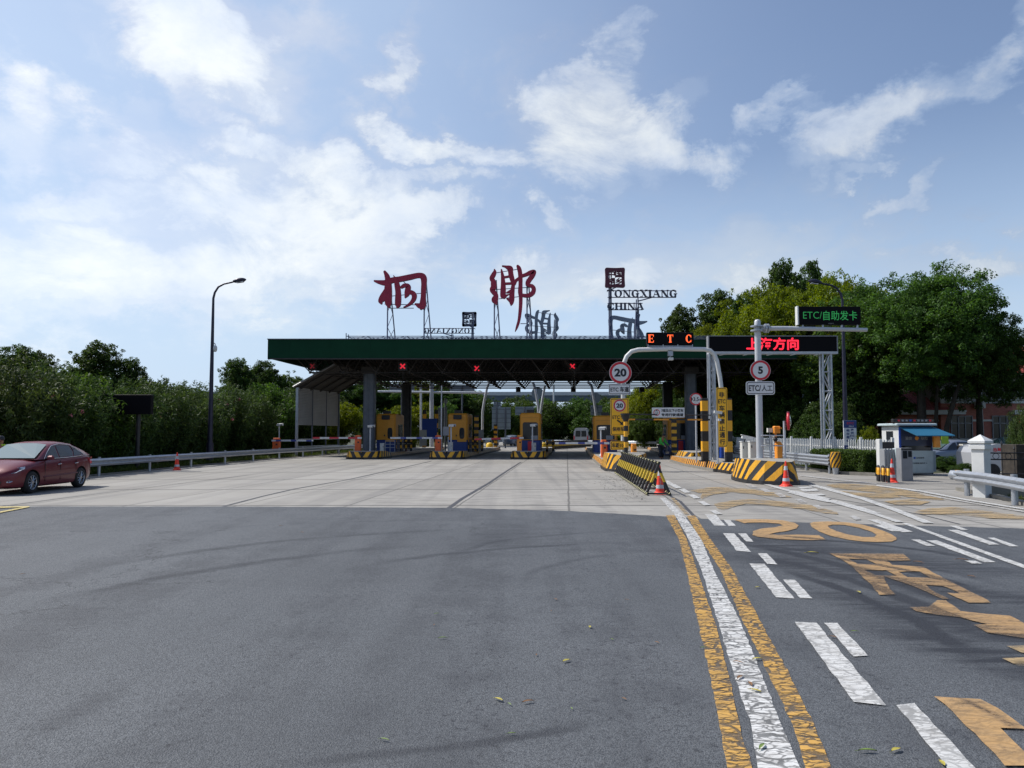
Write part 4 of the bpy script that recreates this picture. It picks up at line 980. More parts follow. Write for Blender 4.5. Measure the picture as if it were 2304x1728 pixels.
mb.add([(-.25, -.3, ztp - .02), (x2 + 1.2, -.3, zr + .55), (x2 + 1.2 + e, 8.2, zr + .55), (-.25 + e, 8.2, ztp - .02), (-.25, -.3, ztp + .1), (x2 + 1.2, -.3, zr + .67), (x2 + 1.2 + e, 8.2, zr + .67), (-.25 + e, 8.2, ztp + .1)], [(3, 2, 1, 0), (4, 5, 6, 7), (0, 1, 5, 4), (2, 3, 7, 6), (3, 0, 4, 7)], 'roof_grey')
mb.bar((-.25, -.35, ztp + .04), (x2 + 1.2, -.35, zr + .6), .07, 'grey')
for i in range(5): yy = .5 + i * 1.8; mb.bar((e * yy / 8 - .1, yy, ztp - .1), (e * yy / 8 + x2 + 1.1, yy, zr + .45), .08, 'roof_grey')
obj('lean_to_roof', mb, t)
mb = MB()
for z in (.75, 1.3): mb.bar((.1, .1, z), (e, 8, z), .04, 'galv')
obj('handrail', mb, t)
# ---------------------------------------------------------------- toll booths
def booth(px, D, label, kind=0, zb=.34, wd=1.5, top=None, ln=3.2):
    x = W(px, 975, D).x; zt = (top or W(px, 931, D).z) - zb
    t = thing('toll_booth', label, 'toll booth', (x, D, zb), -math.atan(TILT), 'yellow and blue toll booths under the canopy')
    h0 = .92
    mb = MB(); mb.bbox((0, ln / 2, h0 / 2), (wd - .04, ln - .04, h0), 'blue', .05); obj('lower_panel', mb, t)
    mb = MB(); b = .10
    mb.bbox((0, ln / 2, (zt + h0) / 2), (wd, ln, zt - h0), 'yellow', b); mb.box((0, -.004, zt - .35), (wd - .3, .01, .01), 'black'); obj('cabin', mb, t)
    if kind == 0:
        m2 = MB(); m2.box((wd * .22, -.015, 1.32 + .05), (wd * .46, .03, 1.55 - .35), 'yellow'); d = obj('door', m2, t)
        m2 = MB(); pts = [(wd * .22 + .19 * math.copysign(abs(math.cos(a)) ** .5, math.cos(a)), 1.42 + .42 * math.copysign(abs(math.sin(a)) ** .6, math.sin(a))) for a in [2 * math.pi * i / 24 for i in range(24)]]
        m2.prism(pts, -.042, -.03, 'glass', 'black'); obj('window', m2, d)
        m2 = MB(); m2.box((wd * .22 - .42, -.03, 1.25), (.07, .06, .12), 'black'); obj('handle', m2, d)
        m2 = MB(); m2.box((0, -.05, zt - .28), (.62, .1, .34), 'black'); obj('display', m2, t)
    else:
        m2 = MB(); m2.prism([(-wd * .36, h0 + .05), (wd * .38, h0 + .05), (wd * .38, zt - .78), (wd * .30, zt - .68), (-wd * .30, zt - .68), (-wd * .36, zt - .78)], -.02, .0, 'glass', 'black'); obj('front_window', m2, t)
        m2 = MB(); m2.box((0, -.06, .48), (.34, .1, .7), 'red'); obj('extinguisher_box', m2, t)
        m2 = MB(); m2.box((.3, -.012, h0 + .18), (.5, .02, .3), 'grey'); obj('notice', m2, t)
    for s in (-1, 1):
        m2 = MB(); m2.box((s * (wd / 2 + .012), ln * .55, 1.62), (.024, ln * .5, .95), 'glass'); m2.box((s * (wd / 2 + .02), ln * .55, 1.62), (.02, .05, .95), 'grey'); m2.box((s * (wd / 2 + .02), ln * .55, 1.12), (.04, ln * .52, .05), 'grey'); obj('side_window', m2, t)
    m2 = MB(); m2.box((.0, .35, zt + .12), (.55, .4, .24), 'black'); obj('roof_box', m2, t)
    return t
booth(868, 61.6, 'yellow booth with oval door window, just right of the left grey column')
booth(1029.5, 60.4, 'yellow booth with oval door window, behind the grey wall panel and post camera', top=W(1000, 930, 60.4).z)
booth(1193, 58, 'middle yellow booth with dark front window and red box below', 1, wd=1.5, top=W(1193, 929, 58).z, ln=3.6)
booth(1362, 58.5, 'yellow booth partly hidden behind the yellow ETC sign', 1, wd=1.75, top=W(1360, 935, 58.5).z, ln=3.6)
booth(1531, 61.5, 'shaded yellow booth between the two right canopy columns', 1, wd=1.9, top=W(1531, 932, 61.5).z, ln=3.4)

def gate(px, D, label, arm_m, arm_len, side=-1, zb=.5, h=1.05, m='orange', wdt=.4, armz=None, tilt=0.):
    x = W(px, 975, D).x
    t = thing('barrier_gate', label, 'barrier gate', (x, D, zb), 0, 'lane barrier gates with striped arms')
    mb = MB(); mb.bbox((0, 0, h / 2), (wdt, .4, h), m, .05); mb.bbox((0, 0, h + .03), (wdt * .9, .36, .08), m, .03); mb.box((.05, -.21, h * .6), (.12, .02, .1), 'black'); obj('housing', mb, t)
    if arm_len:
        mb = MB(); mb.box((arm_len / 2 - .3, 0, 0), (arm_len, .05, .12), arm_m); a = obj('arm', mb, t, (0, -.24, h - .12 if armz is None else armz), 0)
        a.rotation_euler = (0, tilt, math.pi if side < 0 else 0)
    return t
gate(806, 55.8, 'orange barrier post on the first island with red and white arm pointing left', 'arm_rw', 3.4, -1)
gate(623, 58, 'leftmost orange barrier post behind the guardrail, arm pointing right', 'arm_bw', 3.0, 1, zb=.35, h=1.0, wdt=.5)
gate(986, 55.9, 'orange-red barrier post at the second island with blue and white arm', 'arm_bw', 3.6, -1)
gate(1168.5, 55.8, 'amber barrier post at the middle booth with thin red and white arm', 'arm_rw', 3.4, -1, m='amber', wdt=.34, tilt=.03)
gate(1358, 46, 'orange-red barrier post left of the yellow ETC sign with lowered arm', 'arm_bw', 3.1, -1, zb=.36, h=.95, tilt=.0, wdt=.32)
gate(1425.5, 47, 'bright amber barrier post without arm right of the spiked barrier', 'arm_rw', 0, zb=.36, h=.72, m='amber', wdt=.3)
# white bullet cameras on posts
def cam_post(px, D, h, label, zb=.5, out=.35, side=1, r=.05):
    x = W(px, 975, D).x
    t = thing('camera_post', label, 'camera', (x, D, zb), 0, 'white cameras on posts')
    mb = MB(); mb.cyl((0, 0, 0), (0, 0, h), r, 'pipe', n=8); mb.cyl((0, 0, 0), (0, 0, .12), r * 2.4, 'pipe', r, n=8); obj('post', mb, t)
    mb = MB(); mb.box((out * side * .25, -.1, h + .10), (.42, .30, .15), 'white', rz=-.5 * side, rx=R(8)); mb.cyl((out * side * .25 + .1, -.22, h + .08), (out * side * .25 + .16, -.32, h + .06), .05, 'black', n=8); obj('camera', mb, t)
    return t
cam_post(833, 55.6, 1.65, 'white camera on a post in front of the left grey column')
cam_post(1015, 55.8, 1.70, 'white camera on a post in front of the second yellow booth')
cam_post(1198, 55.8, 1.72, 'white camera on a post in front of the middle booth')
cam_post(1352, 50, 1.6, 'white camera on a post beside the booth behind the yellow ETC sign', zb=.36)
cam_post(628, 60, 1.9, 'white camera behind the leftmost orange barrier post', zb=.4)
# grey panel on pole and small cabinets
x = W(993, 975, 56.6).x; t = thing('antenna_post', 'thin grey pole with grey wall panel at the second island', 'post', (x, 56.6, .5))
mb = MB(); mb.cyl((0, 0, 0), (0, 0, W(993, 868, 56.6).z - .5), .045, 'pipe', n=8); obj('pole', mb, t); mb = MB(); mb.box((.33, -.02, W(1000, 970, 56.6).z - .5), (.42, .1, .62), 'grey'); obj('panel', mb, t)
mb = MB(); mb.cyl((.48, .05, 0), (.48, .05, 1.0), .04, 'pipe', n=8); obj('rail_post', mb, t)
for px, py0, py1, D, wpx, lb in [(860, 998, 1016, 58, 9, 'small white meter box at the foot of the first booth'), (1014, 996, 1014, 56.5, 10, 'small white meter box at the foot of the second booth'), (1201, 997, 1014, 56.5, 10, 'small white meter box at the foot of the middle booth camera'),
                                 (952, 968, 1003, 72, 15, 'beige control cabinet in the lane behind the blue and white arm'), (1080, 968, 1010, 66, 16, 'beige control cabinet left of the middle booth')]:
    a, b = W(px, py0, D), W(px, py1, D); mb = MB(); wd = wpx / F * D; h = a.z - b.z; mb.bbox((0, 0, h / 2), (wd, wd * .7, h), 'cream', .02); mb.box((0, 0, h + .015), (wd * 1.06, wd * .8, .03), 'white'); mb.box((wd * .3, -wd * .36, h * .6), (.04, .02, .1), 'black')
    tag(obj('control_cabinet', mb, None, (a.x, D, b.z)), lb, 'cabinet')
# striped guard frames at booths (small rails)
for px, D, n, lb in ((905, 62, 4, 'black and yellow guard rail beside the first booth'), (1068, 61, 4, 'black and yellow guard rail beside the second booth'), (1232, 61, 3, 'black and yellow guard rail beside the middle booth')):
    x = W(px, 975, D).x; t = thing('metal_barrier', lb, 'guard rail', (x, D, .34), 0, 'small guard rails beside the booths')
    mb = MB()
    for z in (.25, .6): mb.bar((-.5, 0, z), (.5, 1.6, z), .03, 'galv')
    obj('rail', mb, t)
    for k in range(n): mb = MB(); mb.cyl((-.5 + k / (n - 1), k * 1.6 / (n - 1), 0), (-.5 + k / (n - 1), k * 1.6 / (n - 1), .9), .08, 'post_yb2', n=8); obj('post', mb, t)
x = W(882, 975, 60.5).x; mb = MB()
for z in (.35, .6, .85): mb.bar((-.35, 0, z), (.35, 0, z), .02, 'pipe')
for xx in (-.35, 0, .35): mb.bar((xx, 0, 0), (xx, 0, .86), .02, 'pipe')
tag(obj('step_rail', mb, None, (x, 59.6, .34)), 'thin white step rail in front of the first booth', 'rail')

# ---------------------------------------------------------------- sign faces
def disc(mb, c, r, y, mat, n=40, y1=None):
    mb.prism([(c[0] + r * math.cos(2 * math.pi * i / n), c[1] + r * math.sin(2 * math.pi * i / n)) for i in range(n)], y, (y1 if y1 is not None else y + .01), mat, 'signback')
def rrect(cx, cz, w, h, r, n=5):
    o = []
    for sx, sz, a0 in ((1, 1, 0), (-1, 1, 90), (-1, -1, 180), (1, -1, 270)):
        for i in range(n + 1):
            a = R(a0 + 90 * i / n); o.append((cx + sx * (w / 2 - r) + r * math.cos(a), cz + sz * (h / 2 - r) + r * math.sin(a)))
    return o
def speed_sign(t, c, r, num, y=0, bold=.045, name='sign_disc'):
    mb = MB(); disc(mb, c, r * 1.03, y, 'signwhite', y1=y + .03); disc(mb, c, r, y - .004, 'red', y1=y); disc(mb, c, r * .78, y - .008, 'signwhite', y1=y - .004)
    put_text(mb, num, c, r * (1.12 if len(num) > 1 else .5), r * .76, 'ink', bold, y - .012); return obj(name, mb, t)
def plate(t, c, w, h, lines, y=0, face='signwhite', name='plate', rad=.05, border=True, inkm='ink'):
    mb = MB(); mb.prism(rrect(*c, w, h, rad), y, y + .03, face, 'signback')
    if border: mb.prism(rrect(*c, w - .06, h - .06, rad * .8), y - .003, y, inkm); mb.prism(rrect(*c, w - .11, h - .11, rad * .7), y - .006, y - .003, face)
    for (s, dx, dz, tw, th, b) in lines: put_text(mb, s, (c[0] + dx, c[1] + dz), tw, th, inkm, b, y - .010)
    return obj(name, mb, t)
# ETC gantry arch --------------------------------------------------------------
DG = 38.0; o = W(1402, 1018, DG); o.z = .35
t = thing('lane_gantry', 'white bent pipe arch over the ETC lane carrying the orange ETC display', 'gantry', (o.x, DG, .35))
def gp(px, py): v = W(px, py, DG); return (v.x - o.x, 0, v.z - .35)
pts = [gp(1402, 1035), gp(1402, 900), gp(1402, 834), gp(1404, 817), gp(1410, 802), gp(1421, 791), gp(1436, 787), gp(1510, 785), gp(1585, 786), gp(1598, 789), gp(1607, 797), gp(1613, 812), gp(1620, 850), gp(1627, 910), gp(1632, 975), gp(1634, 1032)]
mb = MB(); mb.tube(pts, .105, 'white', 14); obj('arch_pipe', mb, t)
mb = MB()
for px in (1458, 1492, 1525, 1558): a = gp(px, 783); mb.box((a[0], 0, a[2] + .06), (.04, .05, .22), 'galv')
a = gp(1458, 778); b = gp(1558, 778); mb.box(((a[0] + b[0]) / 2, .0, a[2] - .02), (b[0] - a[0], .08, .04), 'galv'); obj('bracket', mb, t)
a, b = gp(1622, 1030), gp(1622, 1003); mb = MB(); mb.cyl((a[0] + .08, .1, a[2]), (b[0] + .08, .1, b[2]), .12, 'blue2', n=12); obj('blue_sleeve', mb, t)
t2 = thing('display_board', 'black display reading E T C in orange on top of the white arch', 'display', (W(1508, 763, DG).x, DG, W(1508, 778, DG).z))
wd = 106 / F * DG; ht = 30.5 / F * DG
mb = MB(); mb.bbox((0, .12, ht / 2), (wd, .26, ht), 'led', .02); obj('housing', mb, t2)
mb = MB(); m3 = MB()
for ch, cx in (('E', -.41 * wd), ('T', 0), ('C', .39 * wd)):
    hh = ht * .58; ww = hh * .78; serif_word(mb, ch, cx - ww / 2, ht * .24, ww, hh, -.022, -.012, 'ledorange')
obj('letters', mb, t2)
# traffic camera hanging from arch
v = gp(1508, 793); mb = MB(); mb.box((v[0], -.02, v[2] - .06), (.22, .2, .22), 'galv'); mb.box((v[0], -.1, v[2] - .32), (.2, .3, .12), 'white'); mb.cyl((v[0], 0, v[2] - .15), (v[0], 0, v[2] - .28), .03, 'galv', n=6)
tag(obj('arch_camera', mb, None, (o.x, DG, .35)), 'small box camera hanging under the middle of the white arch', 'camera')
# signs on the left leg
ys = -.16
tt = thing('speed_limit_sign', 'large round red-ringed 20 sign at the left bend of the white arch', 'sign', (W(1395, 839, DG).x, DG + ys, W(1395, 839, DG).z)); speed_sign(tt, (0, 0), .515, '20')
tt = thing('lane_sign', 'white plate reading ETC and two characters below the big 20 sign', 'sign', (W(1393, 876.5, DG).x, DG + ys, W(1393, 876.5, DG).z)); plate(tt, (0, 0), 1.03, .50, [('ETC', -.24, -.01, .38, .19, .028), ('车道', .23, 0, .42, .25, .03)], rad=.04)
tt = thing('warning_sign', 'tall yellow ETC sign with a small round 20 and a black arrow', 'sign', (W(1393, 938, DG).x, DG + ys - .02, W(1393, 938, DG).z)); plate(tt, (0, 0), .87, 1.74, [('ETC', -.17, -.02, .34, .17, .028), ('专用', .22, -.02, .34, .19, .028), ('保持车距', .02, -.58, .74, .20, .028)], face='yel', rad=.07)
mb = MB(); stroke(mb, [(-.10, -.17, .035), (0, -.24, .035), (.10, -.32, .035)], -.016, -.01, 'ink'); mb.prism([(.16, -.39), (.02, -.37), (.14, -.22)], -.018, -.01, 'ink'); obj('arrow', mb, tt)
speed_sign(tt, (0, .53), .285, '20', -.02, .045, 'speed_disc')
tt = thing('distance_sign', 'small yellow plate with characters and 10 under the tall yellow sign', 'sign', (W(1393, 1002, DG).x, DG + ys, W(1393, 1002, DG).z)); plate(tt, (0, 0), .86, .42, [('车距10米', 0, 0, .72, .22, .028)], face='yel', rad=.05)
# height barrier post and bar
x = W(1408, 975, 37).x
t = thing('height_barrier', 'black and yellow post with a thin black height bar reaching right over the lane', 'height barrier', (x, 37, .35))
mb = MB(); mb.cyl((0, 0, 0), (0, 0, 1.98), .095, 'post_yb2', n=14); obj('post', mb, t)
zz = W(1408, 933, 37).z - .35; mb = MB(); mb.cyl((0, 0, zz - .32), (0, 0, zz - .02), .10, 'black', .21, n=12); mb.cyl((0, 0, zz - .02), (0, 0, zz + .06), .24, 'black', n=12); obj('head', mb, t)
mb = MB(); xe = W(1600, 975, 38).x - x; mb.bar((0, 0, zz + .02), (xe, 1, zz + .0), .028, 'black'); obj('upper_bar', mb, t)
mb = MB(); mb.box((0, 0, 0), (xe, .05, .07), 'bar_ob'); b_ = obj('striped_bar', mb, t, (xe / 2 + .0, .5, W(1500, 944, 37.5).z - .35), math.atan2(1, xe))
tt = thing('vehicle_sign', 'white plate for cars with up to seven seats hanging over the lane', 'sign', (W(1505, 928, 37.2).x, 37.35, W(1505, 928, 37.2).z)); plate(tt, (0, 0), 1.52, .46, [('7座及以下小客车', .19, .095, 1.02, .14, .025), ('专用行驶通道', .19, -.105, 1.02, .14, .025)], border=False, rad=.02)
mb = MB(); disc(mb, (-.54, 0), .15, -.006, 'red'); disc(mb, (-.54, 0), .115, -.012, 'signwhite'); put_text(mb, '2.2', (-.54, 0), .14, .09, 'ink', .02, -.018); mb.prism([(-.60, .12), (-.48, .12), (-.54, .06)], -.017, -.012, 'ink'); mb.prism([(-.60, -.12), (-.48, -.12), (-.54, -.06)], -.017, -.012, 'ink'); obj('limit_disc', mb, tt)
mb = MB()
for xx in (-.6, .6): mb.cyl((xx, .0, .2), (xx, .1, .32), .015, 'black', n=5)
v = W(1566, 898, 40); tt = thing('width_limit_sign', 'round 3.5 limit sign on a grey pole behind the striped column', 'sign', (v.x, 40, 0))
mb = MB(); mb.cyl((.0, .06, .3), (.0, .06, v.z), .045, 'pipe', n=8); obj('pole', mb, tt)
mb = MB(); c = (0, v.z); disc(mb, c, .31, 0, 'red', y1=.03); disc(mb, c, .245, -.005, 'signwhite', y1=0); put_text(mb, '3.5', (0, v.z), .27, .19, 'ink', .02, -.01); put_text(mb, 'm', (.19, v.z - .04), .07, .06, 'ink', .02, -.01); mb.prism([(-.24, v.z + .11), (-.24, v.z - .11), (-.15, v.z)], -.009, -.005, 'ink'); obj('sign_disc', mb, tt)
# tall yellow sign and striped columns
DV = 36.0; a = W(1611, 872, DV); b = W(1638, 1006, DV)
tt = thing('warning_sign', 'tall narrow yellow sign with vertical characters on the right leg of the arch', 'sign', ((a.x + b.x) / 2, DV, (a.z + b.z) / 2)); hh = a.z - b.z; ww = b.x - a.x
plate(tt, (0, 0), ww, hh, [(s, 0, hh / 2 - .32 - i * (hh - .56) / 7, .24 if s != 'ETC' else .33, .24 if s != 'ETC' else .19, .028) for i, s in enumerate(['非', 'ETC', '车', '辆', '禁', '止', '通', '行'])], face='yel', rad=.07)
for px0, px1, D, pt, lb in ((1577, 1591.5, 38.6, 896, 'yellow and black banded column left of the lattice leg'), (1630, 1645, 37.4, 896, 'yellow and black banded column behind the tall yellow sign')):
    a = W(px0, pt, D); b = W(px1, pt, D); mb = MB(); ww = b.x - a.x; mb.bbox((0, 0, (a.z - .4) / 2), (ww, .3, a.z - .4), 'panel_yb', .02); mb.box((0, 0, .03), (ww + .16, .46, .06), 'black')
    tag(obj('striped_column', mb, None, ((a.x + b.x) / 2, D, .4)), lb, 'column', 'banded columns by the ETC lane')
# LED direction gantry ----------------------------------------------------------
DL = 40.5; a, b = W(1593, 758, DL), W(1880, 790, DL)
t = thing('led_gantry', 'grey lattice gantry carrying the long black display with red characters', 'gantry', ((a.x + b.x) / 2, DL, 0)); ox = (a.x + b.x) / 2; zb = W(1700, 791, DL).z
def leg(x0, x1, z0):
    mb = MB(); zt = zb - .05; d2 = .35
    for x in (x0, x1):
        for y in (-d2 / 2, d2 / 2): mb.cyl((x, y, z0), (x, y, zt), .055, 'galv', n=8)
    n = 6
    for i in range(n):
        za, zc = z0 + (zt - z0) * i / n, z0 + (zt - z0) * (i + 1) / n
        for y in (-d2 / 2, d2 / 2):
            mb.bar((x0, y, zc - .02), (x1, y, zc - .02), .03, 'pipe'); mb.bar((x0 if i % 2 else x1, y, za), (x1 if i % 2 else x0, y, zc), .03, 'pipe')
    return mb
obj('lattice_leg', leg(W(1597, 975, DL).x - ox, W(1608, 975, DL).x - ox, .38), t)
obj('lattice_leg', leg(W(1852, 975, DL).x - ox, W(1871, 975, DL).x - ox, 0), t)
mb = MB(); L_ = b.x - a.x; mb.box((0, 0, zb - .08), (L_ + .05, .5, .12), 'pipe')
for i in range(5): mb.box((-L_ / 2 + .7 + i * 1.2, -.1, zb - .16), (.3, .2, .05), 'white', ry=R(-12))
obj('beam', mb, t)
t2 = thing('display_board', 'long black display with four red characters on the lattice gantry', 'display', (ox, DL, zb)); hh = a.z - zb
mb = MB(); mb.box((0, 0, hh / 2), (L_, .35, hh), 'led'); obj('housing', mb, t2)
mb = MB()
for (cx, cz, w_, h_) in ((0, hh + .02, L_ + .04, .04), (-L_ / 2 - .02, hh / 2, .05, hh + .06), (L_ / 2 + .02, hh / 2, .05, hh + .06)): mb.box((cx, -.02, cz), (w_, .4, h_), 'grey')
obj('frame', mb, t2)
mb = MB(); c0 = (W(1677, 775, DL).x + W(1794, 775, DL).x) / 2 - ox; put_text(mb, '上海方向', (c0, hh * .5), (1794 - 1677) / F * DL, hh * .82, 'ledred', .02, -.182); obj('characters', mb, t2)
# pole with round 5 sign -----------------------------------------------------------
DP = 29.6; v = W(1709, 975, DP)
t = thing('sign_pole', 'thick grey pole with a horizontal arm on the striped island nose', 'pole', (v.x, DP, .8))
zt = W(1709, 722, DP).z - .8; za = W(1709, 737, DP).z - .8
mb = MB(); mb.cyl((0, 0, 0), (0, 0, zt - .2), .128, 'pipe', .115, n=18); mb.lathe([(.115, 0), (.115, .2), (.08, .26), (.01, .28)], (0, 0, zt - .22), 'pipe', 16); mb.cyl((0, 0, 0), (0, 0, .04), .22, 'pipe', n=12); obj('pole', mb, t)
xa = W(1950, 740, DP).x - v.x
mb = MB(); mb.tube([(.1, -.02, za - .04), (1, -.02, za - .03), (2.5, -.02, za - .06), (xa, -.02, za - .09)], [.085, .08, .078, .07], 'pipe', 12); obj('arm', mb, t)
mb = MB(); mb.cyl((-.02, 0, za - .14), (-.02, 0, za - .09), .24, 'galv', n=14); mb.cyl((-.02, 0, za + .02), (-.02, 0, za + .07), .24, 'galv', n=14); mb.cyl((.25, -.02, za - .03), (.32, -.02, za - .03), .17, 'galv', n=14); mb.cyl((.36, -.02, za - .03), (.4, -.02, za - .03), .17, 'galv', n=14); obj('clamp', mb, t)
a, b = W(1794, 690, DP), W(1936, 731, DP)
t2 = thing('display_board', 'dark display with green ETC text on the arm of the grey pole', 'display', ((a.x + b.x) / 2, DP, b.z)); hh = a.z - b.z; L_ = b.x - a.x
mb = MB(); mb.bbox((0, .05, hh / 2), (L_, .2, hh), 'led', .01); mb.box((-L_ / 2 - .02, 0, hh / 2), (.05, .24, hh + .02), 'white'); obj('housing', mb, t2)
mb = MB(); put_text(mb, 'ETC/', (-.27 * L_, hh * .52), L_ * .30, hh * .38, 'ledgreen', -.006, -.06); put_text(mb, '自助发卡', (.17 * L_, hh * .5), L_ * .54, hh * .52, 'ledgreen', .008, -.06); obj('characters', mb, t2)
mb = MB(); put_text(mb, '中国高速', (.02 * L_, hh * .07), L_ * .09, hh * .06, 'grey', .0, -.055); obj('maker_mark', mb, t2)
mb = MB()
for k in (-.42, -.1, .2, .45): mb.box((k * L_, .0, -.06), (.05, .06, .14), 'galv')
obj('bracket', mb, t2)
yo = DP - .16
v2 = W(1711, 833, yo); tt = thing('speed_limit_sign', 'round red-ringed 5 sign on the thick grey pole', 'sign', (v2.x, yo, v2.z)); speed_sign(tt, (0, 0), .365, '5')
v2 = W(1711, 873, yo); tt = thing('lane_sign', 'white rounded plate reading ETC and two characters under the 5 sign', 'sign', (v2.x, yo, v2.z)); plate(tt, (0, 0), 1.06, .49, [('ETC/', -.21, -.005, .46, .22, .028), ('人工', .24, -.005, .40, .22, .01)], rad=.09)
# cabinets, cameras and posts on the large island
for i, (p0, p1, py, D, zb_, lb) in enumerate(((1667, 1683, 994, 31.2, .44, 'cream metal cabinet left of its twin on the island'), (1685, 1705, 994, 30.7, .6, 'cream metal cabinet next to the thick grey pole'))):
    a, b = W(p0, py, D), W(p1, py, D); mb = MB(); wd = b.x - a.x; mb.bbox((0, .0, (a.z - zb_) / 2), (wd, .3, a.z - zb_), 'cream', .015); mb.box((0, 0, a.z - zb_ + .012), (wd + .04, .36, .03), 'white'); mb.box((-wd * .32, -.156, (a.z - zb_) * .78), (.03, .012, .09), 'black')
    tag(obj('control_cabinet', mb, None, ((a.x + b.x) / 2, D, zb_)), lb, 'cabinet')
v = W(1682, 985, 31); t = thing('bullet_camera', 'white bullet camera pointing right on top of the cream cabinets', 'camera', (v.x, 31, v.z))
mb = MB(); mb.box((0, 0, 0), (.44, .15, .12), 'white', ry=R(12)); mb.box((.0, 0, .065), (.50, .18, .02), 'white', ry=R(12)); mb.cyl((.2, 0, -.045), (.24, 0, -.055), .045, 'black', n=10); obj('body', mb, t)
mb = MB(); mb.cyl((-.1, 0, -.05), (-.14, 0, -.16), .02, 'black', n=6); obj('bracket', mb, t)
x = W(1614, 975, 34.8).x; t = thing('camera_post', 'slim grey post with two white cameras in front of the tall yellow sign', 'camera', (x, 34.8, .44)); zt = W(1614, 932, 34.8).z - .44
mb = MB(); mb.cyl((0, 0, 0), (0, 0, zt), .04, 'pipe', n=10); mb.cyl((0, 0, 0), (0, 0, .03), .1, 'pipe', n=10); obj('post', mb, t)
mb = MB(); mb.box((.03, -.05, zt + .08), (.34, .14, .12), 'white', ry=R(8)); mb.cyl((.18, -.05, zt + .03), (.22, -.05, zt + .02), .05, 'black', n=8); obj('camera', mb, t)
mb = MB(); mb.box((.08, -.08, zt - .24), (.12, .16, .1), 'white'); mb.cyl((.12, -.1, zt - .24), (.2, -.12, zt - .25), .045, 'black', n=8); obj('camera', mb, t)
x = W(1732, 975, 29.4).x; t = thing('pipe_rail', 'grey pipe rail between the thick pole and the mirror post', 'rail', (x, 29.4, .8))
mb = MB(); z1, z2 = W(1740, 980, 29.4).z - .8, W(1740, 1003, 29.4).z - .8; xl, xr = W(1712, 975, 29.4).x - x, W(1762, 975, 29.4).x - x
mb.cyl((xl, 0, z1), (xr, 0, z1), .022, 'pipe', n=8); mb.cyl((xl, 0, z2), (xr, 0, z2), .022, 'pipe', n=8); obj('bars', mb, t)
for xx in (0, .09): mb = MB(); mb.cyl((xx, .1 * (xx > 0), 0), (xx, .1 * (xx > 0), z1), .026, 'pipe', n=8); obj('post', mb, t)
mb = MB(); mb.box((xl + .22, -.03, (z1 + z2) / 2 - .03), (.17, .1, .17), 'grey'); mb.box((xl + .22, -.085, (z1 + z2) / 2 - .03), (.09, .01, .08), 'white'); obj('junction_box', mb, t)
x = W(1765, 975, 29.2).x; t = thing('mirror_post', 'grey post with a round convex mirror seen nearly edge-on', 'mirror', (x, 29.2, .8)); zt = W(1765, 947, 29.2).z - .8
mb = MB(); mb.cyl((0, 0, 0), (0, 0, zt), .045, 'pipe', n=12); obj('post', mb, t)
mb = MB(); mt = Matrix.Translation((.16, -.02, zt + .0)) @ Matrix.Rotation(R(74), 4, 'Z') @ Matrix.Rotation(R(90), 4, 'X')
n = 24; rings = [(.0, .10), (.12, .085), (.22, .055), (.31, 0.0)]; vs = []
for r_, h_ in rings:
    for i in range(n): a_ = 2 * math.pi * i / n; vs.append(mt @ Vector((r_ * math.cos(a_), r_ * math.sin(a_), h_)))
mb.add(vs, [(k * n + i, k * n + (i + 1) % n, (k + 1) * n + (i + 1) % n, (k + 1) * n + i) for k in range(3) for i in range(n)], 'mirror', smooth=True); obj('mirror_face', mb, t)
vs = []; mb = MB()
for r_, h_ in ((.31, .02), (.34, .02), (.34, -.06), (.0, -.10)):
    for i in range(n): a_ = 2 * math.pi * i / n; vs.append(mt @ Vector((r_ * math.cos(a_), r_ * math.sin(a_), h_)))
mb.add(vs, [(k * n + i, k * n + (i + 1) % n, (k + 1) * n + (i + 1) % n, (k + 1) * n + i) for k in range(3) for i in range(n)], 'red', smooth=True); obj('hood', mb, t)
mb = MB(); mb.cyl((0, 0, zt - .12), (.14, 0, zt - .12), .02, 'pipe', n=6); obj('bracket', mb, t)
x = W(1751, 975, 29.9).x; t = thing('barrier_gate', 'amber barrier machine with raised lamp head on the large island', 'barrier gate', (x, 29.9, .8)); zt = W(1751, 997, 29.9).z - .8
mb = MB(); mb.bbox((0, 0, zt / 2), (.22, .3, zt), 'amber', .03); mb.box((0, .0, zt + .03), (.16, .24, .06), 'amber', taper=.6); obj('housing', mb, t)
mb = MB(); mb.bbox((-.08, -.05, zt + .50), (.24, .2, .27), 'amber', .03); mb.box((.02, -.17, zt + .56), (.1, .1, .05), 'amber'); mb.cyl((-.1, 0, zt), (-.1, 0, zt + .38), .04, 'amber', n=8); obj('lamp_head', mb, t)
mb = MB(); mb.lathe([(.01, -.09), (.07, -.06), (.09, 0), (.07, .06), (.01, .09)], (-.13, -.06, zt + .14), 'black', 12); obj('siren', mb, t)
mb = MB(); mb.box((-.3, .05, zt + .48), (.18, .15, .16), 'cream'); mb.cyl((-.3, .05, zt + .2), (-.3, .05, zt + .4), .015, 'grey', n=5); mb.bar((-.3, .05, zt + .22), (-.1, .05, zt + .22), .012, 'grey'); obj('sensor', mb, t)

